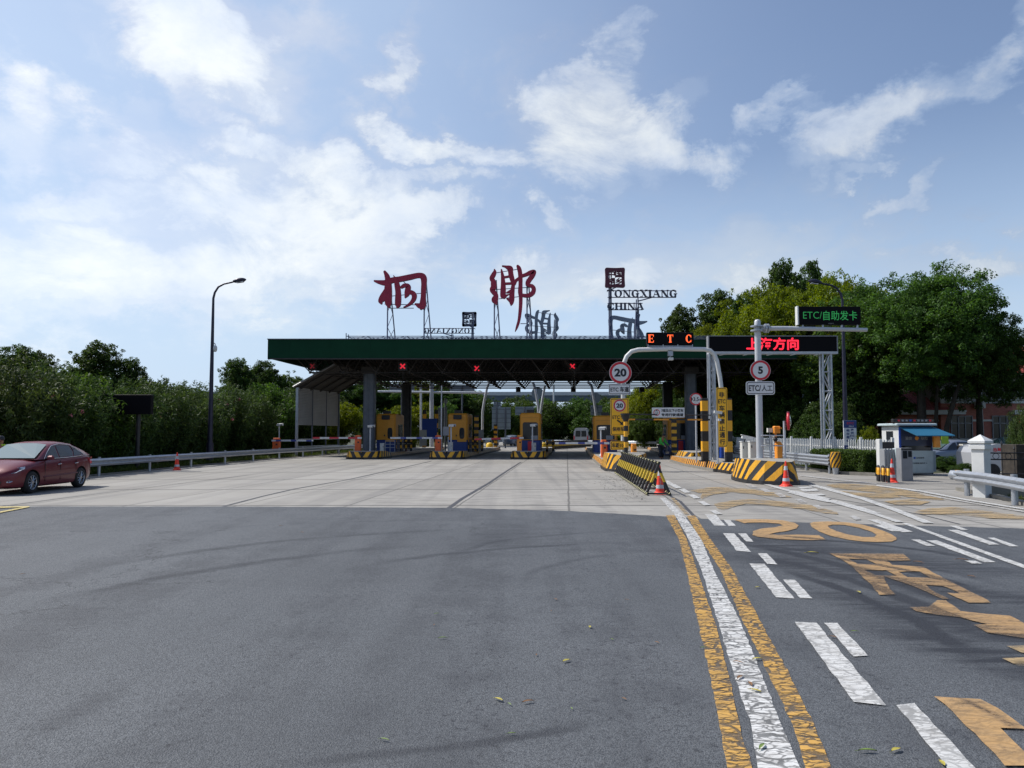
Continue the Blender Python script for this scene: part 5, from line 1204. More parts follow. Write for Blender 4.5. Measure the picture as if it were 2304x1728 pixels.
# ---------------------------------------------------------------- spiked crash barrier
A0, A1 = Vector((4.80, 35.0, 0)), Vector((4.12, 22.6, 0)); L_ = (A1 - A0).length; ang = math.atan2(A1.y - A0.y, A1.x - A0.x) + math.pi / 2
t = thing('spiked_barrier', 'long black and yellow spiked barrier leaning towards the front cone', 'barrier', A1, ang + 0)
def ru(y): return y
mb = MB(); mb.bar((0, 0, .92), (0, L_, .92), .035, 'rail_yb'); mb.v = mb.v; obj('top_rail', mb, t)
mb = MB(); mb.bar((-.32, 0, .05), (-.32, L_, .05), .04, 'rail_yb'); obj('base_rail', mb, t); mb = MB(); mb.bar((.32, 0, .05), (.32, L_, .05), .04, 'rail_yb'); obj('base_rail', mb, t)
n = 17; rodm = MB()
for i in range(n):
    y = .15 + i * (L_ - .3) / (n - 1)
    for s in (-1, 1):
        mb = MB(); mb.cyl((s * .32, y, .05), (-s * .04, y + .10 * s, .95), .040, 'rod_yb', n=8); obj('rod', mb, t)
mb = MB()
for i in range(0, n, 3): y = .15 + i * (L_ - .3) / (n - 1); mb.bar((-.32, y, .05), (.32, y, .05), .025, 'black')
obj('cross_bars', mb, t)
# ---------------------------------------------------------------- cones
def cone_proto():
    t = thing('traffic_cone', 'tall red traffic cone with two silver bands at the end of the spiked barrier', 'traffic cone', G(1485, 1112), 0, 'traffic cones')
    mb = MB(); mb.bbox((0, 0, .02), (.42, .42, .04), 'cone', .06); mb.lathe([(.17, .04), (.155, .07), (.13, .08)], (0, 0, 0), 'cone', 20); obj('base', mb, t)
    mb = MB(); r = lambda z: .125 - .098 * (z - .08) / .72
    mb.lathe([(r(.08), .08), (r(.80), .80), (r(.80) * .8, .83), (.005, .84)], (0, 0, 0), 'cone', 22); b_ = obj('body', mb, t)
    for z0, z1 in ((.17, .27), (.53, .67)): mb = MB(); mb.lathe([(r(z0) + .004, z0), (r(z1) + .004, z1)], (0, 0, 0), 'reflect', 22, caps=False); obj('reflective_band', mb, t)
    mb = MB(); r2 = lambda z: r(z) + .006
    for i, ch in enumerate('禁止停车'):
        vs, fs, wd_, ht_ = text(ch, .01); z = .48 - i * .062; k = .05 / max(wd_, ht_)
        mb.add([(v[0] * k, -math.sqrt(max(r2(z + v[1] * k) ** 2 - (v[0] * k) ** 2, 0)), z + v[1] * k) for v in vs], fs, 'reflect')
    obj('lettering', mb, t)
    return t
cp = cone_proto(); s = 1.05
clone(cp, G(1769, 1094), .4, 'red traffic cone standing before the nose of the large striped island')
clone(cp, G(2008, 1085), 1.1, 'red traffic cone beside the three black and yellow hoops')
c = clone(cp, G(398, 1058), 2., 'red traffic cone standing alone at the left guardrail')
for o_ in (cp,): o_.scale = (1, 1, 1)

# ---------------------------------------------------------------- guardrails
def guardrail(pts, label, posts, ht=.73, waves=2, face=1, post_h=None, rr=.06, off=.12):
    """W-profile beam along pts (x,y); posts at given fractions"""
    o = Vector((*pts[0], 0)); t = thing('guardrail', label, 'guardrail', o)
    P2 = [Vector((*p, 0)) - o for p in pts]
    hh = .31 if waves == 2 else .44; prof = []
    nseg = waves * 8
    for i in range(nseg + 1):
        a = i / nseg; prof.append((.038 * (1 - math.cos(2 * math.pi * a * waves)), ht - hh * (1 - a) if False else ht - hh + hh * a))
    vs = []; 
    for i, p in enumerate(P2):
        d = (P2[min(i + 1, len(P2) - 1)] - P2[max(i - 1, 0)]).normalized(); nn = Vector((-d.y, d.x, 0)) * face
        for (q, z) in prof: vs.append(p + nn * (q + off) + Vector((0, 0, z)))
    m = len(prof); mb = MB(); mb.add(vs, [(i * m + k, (i + 1) * m + k, (i + 1) * m + k + 1, i * m + k + 1) for i in range(len(P2) - 1) for k in range(m - 1)], 'galv', smooth=True)
    vs2 = [];
    for i, p in enumerate(P2):
        d = (P2[min(i + 1, len(P2) - 1)] - P2[max(i - 1, 0)]).normalized(); nn = Vector((-d.y, d.x, 0)) * face
        for (q, z) in prof: vs2.append(p + nn * (q + off - .006) + Vector((0, 0, z)))
    mb.add(vs2, [(i * m + k, i * m + k + 1, (i + 1) * m + k + 1, (i + 1) * m + k) for i in range(len(P2) - 1) for k in range(m - 1)], 'galv', smooth=True)
    obj('beam', mb, t)
    tot = [0]
    for a, b in zip(P2[:-1], P2[1:]): tot.append(tot[-1] + (b - a).length)
    s_ = posts[0]
    while s_ < tot[-1]:
        for i in range(len(tot) - 1):
            if tot[i] <= s_ <= tot[i + 1]:
                f = (s_ - tot[i]) / (tot[i + 1] - tot[i]); p = P2[i].lerp(P2[i + 1], f); d = (P2[i + 1] - P2[i]).normalized(); nn = Vector((-d.y, d.x, 0)) * face
                mb = MB(); mb.cyl(p - Vector((0, 0, .1)), p + Vector((0, 0, ht + .05)), rr, 'galv', n=10); q = p + nn * (off * .5) + Vector((0, 0, ht - hh / 2)); mb.box(q, (.12, off, .2), 'galv', rz=math.atan2(d.y, d.x)); obj('post', mb, t); break
        s_ += posts[1]
    return t
guardrail([(-17.1, 26), (-16.9, 33), (-16.75, 38), (-16.5, 43), (-16.15, 50), (-15.7, 55), (-15.1, 60), (-14.6, 66), (-14.0, 72), (-13.4, 80), (-12.6, 92)], 'long grey guardrail running from the red car to the canopy', (2.6, 4.3), face=-1)
g = [G(x, y) for x, y in ((2148, 1113), (2172, 1117), (2215, 1124), (2270, 1137), (2340, 1155))]
gr = guardrail([(v.x + .15, v.y) for v in g] + [(11.9, 16.5), (11.4, 14)], 'short shiny guardrail in front of the white gate pillar', (.45, 3.0), ht=.70, face=-1, rr=.075, off=.10)
mb = MB(); v = Vector((g[0].x + .1, g[0].y, 0)) - Vector((g[0].x + .15, g[0].y, 0)); mb.tube([(v.x + .04, -.02, .55), (v.x - .06, .12, .55), (v.x + .05, .32, .55), (v.x + .25, .36, .55)], .15, 'galv', 6); obj('bent_end', mb, gr)
mb = MB(); mb.box((v.x - .03, -.06, .55), (.04, .10, .30), 'yel', rz=.4); obj('marker_strip', mb, gr)
guardrail([(13.78, 34.6), (13.9, 37.5), (14.1, 41.4), (14.8, 50), (16.0, 58)], 'three-wave guardrail ending in a yellow and black drum by the hedge', (.3, 3.1), ht=.80, waves=3, face=1, off=.10)
mb = MB(); n = 16; vs = []; uvs2 = []; fs = []
for i in range(n): a = 2 * math.pi * i / n; vs += [(.17 * math.cos(a), .17 * math.sin(a), -.33), (.24 * math.cos(a), .24 * math.sin(a), 0), (.19 * math.cos(a), .19 * math.sin(a), .33)]
for i in range(n):
    j = (i + 1) % n
    for k in (0, 1): fs.append((i * 3 + k, j * 3 + k, j * 3 + k + 1, i * 3 + k + 1)); uvs2.append([(i * .08, k * .33), ((i + 1) * .08, k * .33), ((i + 1) * .08, k * .33 + .33), (i * .08, k * .33 + .33)])
mb.add(vs, fs, 'spiral', uvs2, smooth=True); mb.add(vs, [tuple(i * 3 + 2 for i in range(n))], 'yel')
mb.cyl((0, 0, -.66), (0, 0, -.33), .11, 'galv', .15, n=12)
v = W(1880, 1034, 34.3); tag(obj('end_drum', mb, None, (v.x, 34.3, .62)), 'yellow and black striped drum at the end of the three-wave guardrail', 'drum')
guardrail([(5.5, 108), (9, 100), (12, 96), (15.2, 92), (18, 89)], 'distant guardrail seen under the canopy right of the yellow ETC sign', (1, 4), ht=.85, waves=2, face=-1)
guardrail([(-7, 104), (-3, 112), (2, 122), (9, 125)], 'distant guardrail behind the middle booth', (1, 5), ht=.8, face=-1)
t = thing('lane_divider', 'low far yellow and black divider of spiked rods behind the lanes', 'divider', (3.6, 84, 0))
mb = MB(); mb.bar((0, 0, .7), (6.5, 18, .9), .06, 'rail_yb'); obj('top_rail', mb, t)
for i in range(40): f = i / 39; mb = MB(); mb.cyl((6.5 * f - .2, 18 * f, 0), (6.5 * f + .2, 18 * f, .95), .09, 'rod_yb', n=5); obj('rod', mb, t)

# ---------------------------------------------------------------- street lamps
def lamp(px, D, ptop, pxh, pyh, side, label, camd=False):
    v = W(px, 975, D); z = W(px, ptop, D).z; h = W(pxh, pyh, D); hx = h.x - v.x
    t = thing('street_lamp', label, 'street lamp', (v.x, D, 0), 0, 'tall black curved street lamps')
    zc = h.z; mb = MB()
    mb.cyl((0, 0, 0), (0, 0, 1.2), .21, 'lampblack', .20, n=12); mb.cyl((0, 0, 1.2), (0, 0, zc - 1.6), .15, 'lampblack', .075, n=12); obj('post', mb, t)
    mb = MB(); a = hx * .72; mb.tube([(0, 0, zc - 1.6), (0, 0, zc - 1.1), (side * .08, 0, zc - .75), (side * .28, 0, zc - .42), (side * .6, 0, zc - .24), (a, 0, zc - .12), (a + side * .1, 0, zc - .08)], [.075, .07, .065, .06, .055, .05, .05], 'lampblack', 10); obj('arm', mb, t)
    mb = MB(); L2 = .78; pts = []
    for i in range(9):
        f = i / 8; pts.append((a + side * (f * L2), 0, zc - .08 + .11 * f))
    mb.tube(pts, [.05, .10, .13, .15, .155, .15, .13, .10, .03], 'lampblack', 12); hd = obj('lamp_head', mb, t)
    mb = MB(); mb.box((a + side * L2 * .55, 0, zc - .13), (.4, .2, .05), 'signwhite', ry=-side * R(8)); obj('lens', mb, hd)
    return t, v, z
t, v, z = lamp(473, 47, 627, 541, 630, 1, 'tall black lamp post at the left guardrail, head pointing right')
D = 47; c = W(484, 783, D); tt = thing('dome_camera', 'white dome camera on a short bracket of the left lamp post', 'camera', (c.x, D, c.z)); k = c.x - v.x
mb = MB(); mb.lathe([(.01, -.24), (.09, -.2), (.12, -.1), (.12, .05), (.09, .12), (.03, .16)], (0, 0, 0), 'white', 14); obj('dome', mb, tt)
mb = MB(); mb.tube([(-k + .08, 0, .28), (-.05, 0, .28), (0, 0, .24), (0, 0, .14)], .03, 'white', 8); obj('bracket', mb, tt)
lamp(1903, 46, 650, 1831, 633, -1, 'tall black lamp post before the right trees, head pointing left')
# dark message board in the left shrubs
a, b = W(212, 888, 38), W(342, 932, 38); t = thing('message_board', 'unlit dark message board on a post in front of the left shrubs', 'display', ((a.x + b.x) / 2, 38, 0))
mb = MB(); mb.bbox((0, 0, (a.z + b.z) / 2), (b.x - a.x, .3, a.z - b.z), 'led', .02); obj('panel', mb, t); mb = MB(); mb.cyl((.7, .1, 0), (.7, .1, b.z), .1, 'black', n=10); obj('post', mb, t)

# ---------------------------------------------------------------- things behind the canopy
def bent(pts, D, label, r=.10, m='pipe', hollow=False):
    o = W(pts[0][0], 975, D); mb = MB(); q = [(W(x, y, D).x - o.x, 0, W(x, y, D).z) for x, y in pts]; q[0] = (q[0][0], 0, .3); mb.tube(q, r, m, 8)
    return tag(obj('bent_pole', mb, None, (o.x, D, 0)), label, 'pole', 'bent white poles of the exit lanes')
bent([(1085, 990), (1086, 926), (1090, 900), (1096, 872), (1101, 860)], 84, 'slanted white pole standing left of the green sign backs', .13)
bent([(1212, 985), (1213, 932), (1209, 900), (1204, 874), (1199, 860)], 86, 'left pole of the white V behind the middle booth', .14)
bent([(1214, 985), (1216, 930), (1221, 895), (1226, 868)], 84, 'right pole of the white V behind the middle booth', .13)
bent([(1343, 985), (1341, 930), (1336, 895), (1331, 868), (1322, 858)], 84, 'slanted white pole left of the white ETC plate', .14)
bent([(947, 985), (947, 940), (947, 868)], 90, 'straight thin pole behind the blue panel, left one', .12)
bent([(971, 985), (971, 920), (971, 862)], 86, 'thick straight pole behind the blue panel', .22)
bent([(1246, 985), (1246, 925), (1246, 866)], 150, 'thin far light pole before the viaduct', .16)
mb = MB(); a, b = W(850, 881, 86), W(1100, 884, 86); mb.tube([(a.x, 0, a.z), (b.x, 0, b.z)], .12, 'pipe', 8); tag(obj('cross_arm', mb, None, (0, 86, 0)), 'long white horizontal arm on the thick straight pole', 'pole')
def sign_back(px0, py0, px1, py1, D, label, m='signback', rnd_=False, posts=()):
    a, b = W(px0, py0, D), W(px1, py1, D); t = thing('road_sign', label, 'road sign', ((a.x + b.x) / 2, D, 0), 0, 'backs of road signs facing away'); w_, h_, cz = b.x - a.x, a.z - b.z, (a.z + b.z) / 2
    mb = MB()
    if rnd_: disc(mb, (0, cz), w_ / 2, 0, m, y1=.05)
    else:
        mb.box((0, 0, cz), (w_, .05, h_), m); k = max(2, int(h_ / .45))
        for i in range(k): mb.box((0, -.04, cz - h_ / 2 + (i + .5) * h_ / k), (w_, .03, .05), 'steel_grey')
    obj('panel', mb, t)
    for f in (posts or (0,)): mb = MB(); mb.cyl((w_ * f, .08 if rnd_ else -.1, 0), (w_ * f, .08 if rnd_ else -.1, cz + h_ * .48), .09, 'steel_grey', n=8); obj('post', mb, t)
sign_back(1107, 916, 1149, 966, 95, 'large grey-green ribbed sign back left of the middle booth', posts=(-.25, .22))
sign_back(1110, 904, 1127, 915.5, 95.2, 'small ribbed sign back above the large one')
sign_back(1159, 915, 1201, 934, 97, 'wide low ribbed sign back just left of the V poles')
sign_back(1196, 871, 1223, 898, 87.5, 'large round sign back behind the V poles', rnd_=True)
sign_back(1328, 883, 1352, 908, 86, 'round sign back behind the slanted pole', rnd_=True)
sign_back(1329, 912, 1355, 934, 86.3, 'grey plate under the round sign back')
sign_back(998, 896, 1007, 912, 80, 'small pale round sign back above the second booth', 'galv', True)
sign_back(985, 917, 1006, 965, 82, 'grey ribbed panel behind the thin grey pole')
sign_back(877, 864, 932, 880, 88, 'pale plate high behind the left columns', 'galv')
sign_back(1012, 866, 1068, 881, 88, 'pale plate high above the second booth', 'galv')
a, b = W(950, 942, 78), W(983, 984, 78); mb = MB(); mb.box((0, 0, 0), (b.x - a.x, .2, a.z - b.z), 'blue2'); tag(obj('notice_board', mb, None, ((a.x + b.x) / 2, 78, (a.z + b.z) / 2)), 'plain bright blue panel between the two left booths', 'panel')
for px, D, lb in ((955, 80, 'orange and black marker above the left edge of the blue panel'), (982, 80, 'orange and black marker above the right edge of the blue panel'), (1115, 82, 'banded marker post left of the middle booth'), (921, 74, 'banded marker post beside the dark left column'), (1072, 63, 'banded marker post right of the second booth'), (1516, 58, 'banded marker post in the shade of the right booth')):
    v = W(px, 922 if px in (955, 982) else (955 if px in (1115,) else 935), D); mb = MB(); mb.box((0, 0, v.z / 2), (.35, .2, v.z), 'post_yb' if px in (955, 982) else 'post_yb2')
    tag(obj('marker_post', mb, None, (v.x, D, 0)), lb, 'marker post', 'orange and black marker posts')
# viaduct far behind
t = thing('viaduct', 'grey elevated road deck crossing far behind the canopy', 'bridge', (0, 230, 0))
z1, z0 = W(1200, 889, 230).z, W(1200, 903, 230).z
mb = MB(); mb.box((20, 0, (z1 + z0) / 2), (260, 9, z1 - z0), 'bridge' if 'bridge' in M else 'steel_grey'); mb.box((20, -4.6, z1 + .2), (260, .3, 1.0), 'galv'); obj('deck', mb, t)
for i in range(7): mb = MB(); mb.box((-85 + i * 32, 0, z0 / 2), (3, 4, z0), 'conc'); obj('pier', mb, t)
# ---------------------------------------------------------------- cars
def car(name, label, paint_, loc, rz=0, body_cat='car', detail=True):
    t = thing(name, label, body_cat, loc, rz)
    ys = [-2.27, -2.20, -2.02, -1.7, -1.3, -.95, -.5, 0, .5, 1.0, 1.4, 1.75, 2.05, 2.20, 2.26]
    wv = [.46, .66, .80, .86, .885, .89, .893, .895, .895, .89, .885, .865, .80, .70, .58]
    zl = [.34, .22, .18, .17, .17, .17, .17, .17, .17, .17, .18, .20, .26, .34, .44]
    zb = [.56, .64, .71, .79, .86, .92, .955, .975, .99, 1.01, 1.03, 1.035, 1.01, .96, .82]
    zc = [.58, .68, .78, .88, .955, .99, 1.0, 1.0, 1.01, 1.04, 1.07, 1.085, 1.06, 1.0, .84]
    vs = []
    for y, w_, a, b, c in zip(ys, wv, zl, zb, zc):
        half = [(0, a), (w_ * .75, a), (w_ * .94, a + .05), (w_ * .985, a + .16), (w_, a + (b - a) * .45), (w_ * .985, a + (b - a) * .72), (w_ * .975, b - .07), (w_ * .94, b - .015), (w_ * .86, b + (c - b) * .35), (w_ * .5, b + (c - b) * .85), (0, c)]
        ring = half + [(-x, z) for x, z in half[-2:0:-1]]
        vs += [(x, y, z) for x, z in ring]
    m = 20; k = len(ys)
    mb = MB(); mb.add(vs, [(i * m + j, i * m + (j + 1) % m, (i + 1) * m + (j + 1) % m, (i + 1) * m + j) for i in range(k - 1) for j in range(m)], paint_, smooth=True)
    mb.add(vs, [tuple(range(m - 1, -1, -1)), tuple(range((k - 1) * m, k * m))], paint_)
    bm = bmesh.new(); me = mb.mesh('body'); bm.from_mesh(me); bmesh.ops.remove_doubles(bm, verts=bm.verts, dist=.0005); bmesh.ops.recalc_face_normals(bm, faces=bm.faces); bm.to_mesh(me); bm.free()
    o = obj('body', me, t)
    bm = bmesh.new()
    for y in (-1.32, 1.34):
        for s in (-1, 1): bmesh.ops.create_cone(bm, cap_ends=True, segments=28, radius1=.37, radius2=.37, depth=.5, matrix=Matrix.Translation((s * .87, y, .33)) @ Matrix.Rotation(R(90), 4, 'Y'))
    cme = bpy.data.meshes.new('cut'); bm.to_mesh(cme); bm.free(); me.materials.append(M['black']); cme.materials.append(M['black']); cme.materials.append(M['black'])
    for q_ in cme.polygons: q_.material_index = 1
    co = bpy.data.objects.new('cut', cme); C.objects.link(co); co.parent = t
    md = o.modifiers.new('b', 'BOOLEAN'); md.operation = 'DIFFERENCE'; md.object = co; md.solver = 'EXACT'
    bpy.context.view_layer.update(); dg = bpy.context.evaluated_depsgraph_get()
    nm = bpy.data.meshes.new_from_object(o.evaluated_get(dg)); o.modifiers.clear(); o.data = nm; bpy.data.objects.remove(co)
    try: nm.set_sharp_from_angle(angle=R(38))
    except Exception: pass
    # greenhouse
    g = [(-1.08, .70, .985, .0), (-.95, .79, 1.0, 0), (-.55, .74, 1.21, .03), (-.15, .665, 1.40, .035), (.25, .645, 1.455, .04), (.70, .64, 1.455, .04), (1.10, .645, 1.41, .035), (1.45, .67, 1.30, .03), (1.80, .71, 1.165, .02), (2.05, .74, 1.05, .0)]
    vs = []
    for y, w_, z, cr in g:
        zb_ = min(.97 + max(0, y + 1) * .02, z - .005); wb = .845 if -.9 < y < 1.7 else .80
        wb = .78 if y < -1 else (.78 if y > 1.95 else wb)
        half = [(wb, zb_), (wb + (w_ - wb) * .92, zb_ + (z - zb_) * .90), (w_ * .93, z), (w_ * .5, z + cr), (0, z + cr * 1.3)]
        vs += [(x, y, zz) for x, zz in half + [(-x, zz) for x, zz in half[-2::-1]]]
    m = 9; k = len(g); mb = MB(); mb.add(vs, [(i * m + j, i * m + j + 1, (i + 1) * m + j + 1, (i + 1) * m + j) for i in range(k - 1) for j in range(m - 1)], paint_, smooth=True)
    obj('roof', mb, t)
    def gl(y):   # interpolate greenhouse section
        for a, b in zip(g[:-1], g[1:]):
            if a[0] <= y <= b[0]:
                f = (y - a[0]) / (b[0] - a[0]); return [a[i] + (b[i] - a[i]) * f for i in range(4)]
        return g[-1]
    def side(y, f):
        _, w_, z, cr = gl(y); zb_ = min(.97 + max(0, y + 1) * .02, z - .005); wb = .845
        return (wb + (w_ - wb) * .92 * f + .008, y, zb_ + (z - zb_) * .90 * f)
    for s in (-1, 1):
        for nm_, poly in (('side_window', [(-.66, .06), (.06, .06), (.06, .96), (-.12, .95), (-.42, .74)]), ('side_window', [(.13, .06), (.86, .07), (.98, .5), (.88, .94), (.13, .96)]), ('side_window', [(.95, .10), (1.40, .16), (1.46, .30), (1.22, .74), (.98, .90), (1.04, .5)])):
            mb = MB(); p = [side(y, f) for y, f in poly]; p = [(x * s, y, z) for x, y, z in p]
            mb.add(p, [tuple(range(len(p)))[::(1 if s > 0 else -1)]], 'glass'); obj(nm_, mb, t)
        if detail:
            mb = MB(); q = [(s * x, y, z) for x, y, z in [side(y, f) for y, f in ((-.74, .02), (-.44, .8), (-.12, 1.0), (.3, 1.03), (.9, 1.0), (1.25, .80), (1.55, .22), (1.42, .04), (.6, -.01), (-.2, .0))]]
            mb.tube(q, .011, 'chrome', 6); obj('window_trim', mb, t)
            mb = MB(); mb.bbox((s * .98, -.62, 1.02), (.20, .11, .13), paint_, .04); mb.cyl((s * .86, -.6, .98), (s * .92, -.6, 1.0), .03, 'black', n=6); obj('wing_mirror', mb, t)
            for yy in (-.05, .92): mb = MB(); mb.tube([(s * .895, yy, .80), (s * .925, yy + .03, .81), (s * .925, yy + .13, .815), (s * .89, yy + .17, .81)], .014, 'chrome', 6); obj('door_handle', mb, t)
            mb = MB()
            for yy in (-.72, .10, 1.0): mb.box((s * .886, yy, .62), (.012, .012, .58), 'black')
            obj('door_gap', mb, t)
            mb = MB(); mb.tube([(s * .885, -.8, .45), (s * .905, -.7, .46), (s * .905, 1.0, .50), (s * .885, 1.1, .50)], .018, paint_, 6); obj('side_moulding', mb, t)
            mb = MB(); vs = [(s * x, y, z) for x, y, z in [(.42, -2.215, .60), (.60, -2.185, .585), (.80, -2.02, .62), (.865, -1.70, .73), (.84, -1.66, .785), (.70, -1.86, .755), (.55, -2.06, .70)]]
            c_ = Vector((s * .70, -1.96, .70)); mb.add([tuple(Vector(v) + Vector((s * .012, -.02, .012))) for v in vs], [tuple(range(len(vs)))[::(1 if s > 0 else -1)]], 'lens'); mb.add([tuple(Vector(v) + Vector((s * .012, -.02, .012))) for v in vs] + vs, [(i, (i + 1) % 7, 7 + (i + 1) % 7, 7 + i) for i in range(7)], 'chrome'); obj('headlight', mb, t)
            mb = MB(); mb.add([(s * .50, -2.235, .36), (s * .72, -2.15, .36), (s * .78, -2.10, .40), (s * .70, -2.165, .43)], [(0, 1, 2, 3)[::s]], 'chrome'); mb.cyl((s * .66, -2.17, .39), (s * .665, -2.195, .39), .03, 'lens', n=10); obj('fog_light', mb, t)
            mb = MB(); mb.add([(s * .875, 1.90, .98), (s * .80, 2.13, .97), (s * .72, 2.235, .90), (s * .70, 2.24, .76), (s * .80, 2.13, .74), (s * .865, 1.96, .86)], [(0, 1, 2, 3, 4, 5)[::-s]], 'red'); obj('tail_light', mb, t)
    mb = MB(); p = [(-.735, -1.03, 1.005), (.735, -1.03, 1.005), (.60, -.20, 1.395), (.3, -.165, 1.43), (0, -.155, 1.44), (-.3, -.165, 1.43), (-.60, -.20, 1.395)]; p = [(x, y - .008, z + .016) for x, y, z in p]
    mb.add(p, [tuple(range(7))], 'screen'); obj('windscreen', mb, t)
    mb = MB(); p = [(-.61, 1.22, 1.385), (.61, 1.22, 1.385), (.67, 1.95, 1.10), (-.67, 1.95, 1.10)]; p = [(x, y, z + .035) for x, y, z in p]; mb.add(p, [(0, 1, 2, 3)], 'glass'); obj('rear_window', mb, t)
    mb = MB(); mb.add([(-.34, -2.285, .55), (.34, -2.285, .55), (.42, -2.27, .66), (-.42, -2.27, .66)], [(0, 1, 2, 3)], 'black'); mb.add([(-.5, -2.29, .24), (.5, -2.29, .24), (.56, -2.275, .40), (-.56, -2.275, .40)], [(0, 1, 2, 3)], 'black'); mb.box((0, -2.295, .605), (.8, .02, .025), 'chrome'); obj('grille', mb, t)
    for y in (-1.32, 1.34):
        for s in (-1, 1):
            mb = MB(); prof = [(.21, -.10), (.29, -.105), (.318, -.075), (.325, 0), (.318, .075), (.29, .105), (.21, .10)]; n = 28; vs = []
            for r_, q in prof:
                for i in range(n): a = 2 * math.pi * i / n; vs.append((q, r_ * math.cos(a), r_ * math.sin(a)))
            mb.add(vs, [(j * n + i, (j + 1) * n + i, (j + 1) * n + (i + 1) % n, j * n + (i + 1) % n) for j in range(6) for i in range(n)], 'tyre', smooth=True); mb.cyl((-.06, 0, 0), (.04, 0, 0), .21, 'black', n=20)
            w_ = obj('wheel', mb, t, (s * .78, y, .325), 0 if s > 0 else math.pi)
            mb = MB()
            for i in range(10): a = 2 * math.pi * i / 10; mb.bar((.085, .04 * math.cos(a), .04 * math.sin(a)), (.075, .20 * math.cos(a), .20 * math.sin(a)), .016, 'rim')
            mb.cyl((.06, 0, 0), (.10, 0, 0), .045, 'rim', n=12)
            for i in range(24): a, b = 2 * math.pi * i / 24, 2 * math.pi * (i + 1) / 24; mb.bar((.085, .205 * math.cos(a), .205 * math.sin(a)), (.085, .205 * math.cos(b), .205 * math.sin(b)), .015, 'rim')
            obj('rim', mb, w_)
    return t
car('parked_car', 'dark red sedan with silver wheels cut by the left edge of the picture', 'carred', (-14.85, 24.75, 0), R(.5))
v = W(2100, 975, 44); car('parked_car', 'pale silver-blue car parked behind the shrubs beside the kiosk', 'carsilver', (v.x + .6, 44, -.1), R(-75), detail=False)
v = W(2275, 975, 49); car('parked_car', 'dark blue car roof seen above the fence before the brick building', 'cardark', (v.x, 49, .10), R(-80), detail=False)
v = W(1159, 975, 118); car('moving_car', 'small blue-grey car far off left of the middle booth', 'carsilver', (v.x - .3, 112, 0), R(160), detail=False)
# van seen from behind
def van(px, D, label, rz=0):
    v = W(px, 975, D); t = thing('van', label, 'van', (v.x, D, 0), rz); mb = MB()
    prof = [(-.98, .35), (-1.0, 1.3), (-.93, 2.0), (-.78, 2.38), (-.5, 2.5), (.5, 2.5), (.78, 2.38), (.93, 2.0), (1.0, 1.3), (.98, .35)]
    mb.prism(prof, 0, 4.6, 'carwhite'); mb.prism([(x * .96, .35 + (z - .35) * .55) for x, z in prof], 4.6, 5.4, 'carwhite'); obj('body', mb, t)
    for x0, x1 in ((-.74, -.06), (.06, .74)): mb = MB(); mb.prism([(x0, 1.3), (x1, 1.3), (x1 * (.94 if abs(x1) > .5 else 1), 2.1), (x0 * (.94 if abs(x0) > .5 else 1), 2.1)], -.02, .0, 'glass'); obj('rear_window', mb, t)
    for s in (-1, 1):
        mb = MB(); mb.box((s * .90, -.03, 1.15), (.12, .06, .5), 'red'); obj('tail_light', mb, t)
        for y in (.8, 4.2): mb = MB(); mb.cyl((s * .78, y, .34), (s * 1.0, y, .34), .34, 'tyre', n=18); obj('wheel', mb, t)
        mb = MB(); mb.box((s * 1.003, 2.2, 1.72), (.012, 3.0, .6), 'glass'); obj('side_window', mb, t)
    mb = MB(); mb.box((0, -.08, .42), (1.8, .16, .2), 'grey'); obj('bumper', mb, t)
van(1307, 108, 'white van seen from behind on the far lane beyond the canopy', R(-8))
# ---------------------------------------------------------------- people
def person(label, loc, rz, joints, radii, edges, clothes, cat='person'):
    """one continuous skinned body; clothes: list of (name, edges, extra radius, material)"""
    t = thing('person', label, cat, loc, rz)
    def skin(name, js, es, rr, mats, root, zsplit=None):
        names = [j for j in js if any(j in e for e in es)]; idx = {j: i for i, j in enumerate(names)}
        me = bpy.data.meshes.new(name); me.from_pydata([joints[j] for j in names], [(idx[a], idx[b]) for a, b in es], [])
        o = bpy.data.objects.new(name, me); C.objects.link(o); md = o.modifiers.new('s', 'SKIN')
        for j in names: sv = me.skin_vertices[0].data[idx[j]]; sv.radius = (rr(j), rr(j)); sv.use_root = (j == root)
        o.modifiers.new('u', 'SUBSURF').levels = 2; bpy.context.view_layer.update(); dg = bpy.context.evaluated_depsgraph_get()
        nm = bpy.data.meshes.new_from_object(o.evaluated_get(dg)); bpy.data.objects.remove(o)
        for m_ in mats: nm.materials.append(M[m_])
        for p in nm.polygons: p.use_smooth = True
        return nm
    obj('body', skin('body', list(joints), edges, lambda j: radii[j], ['skin'], 'pelvis'), t)
    for nm_, es, ex, m_ in clothes: obj(nm_, skin(nm_, list(joints), es, lambda j: radii[j] + ex, [m_], es[0][0]), t)
    h = Vector(joints['head']); mb = MB(); mb.lathe([(.102, -.02), (.106, .03), (.09, .08), (.05, .112), (.005, .122)], (h.x, h.y + .012, h.z), 'black', 14); obj('hair', mb, t)
    mb = MB()
    for s in (-1, 1): mb.box((h.x + s * .034, h.y - .092, h.z + .0), (.022, .012, .010), 'ink')
    mb.box((h.x, h.y - .10, h.z - .03), (.022, .03, .035), 'skin'); mb.box((h.x, h.y - .092, h.z - .062), (.045, .01, .009), 'maroon'); obj('face', mb, t)
    return t
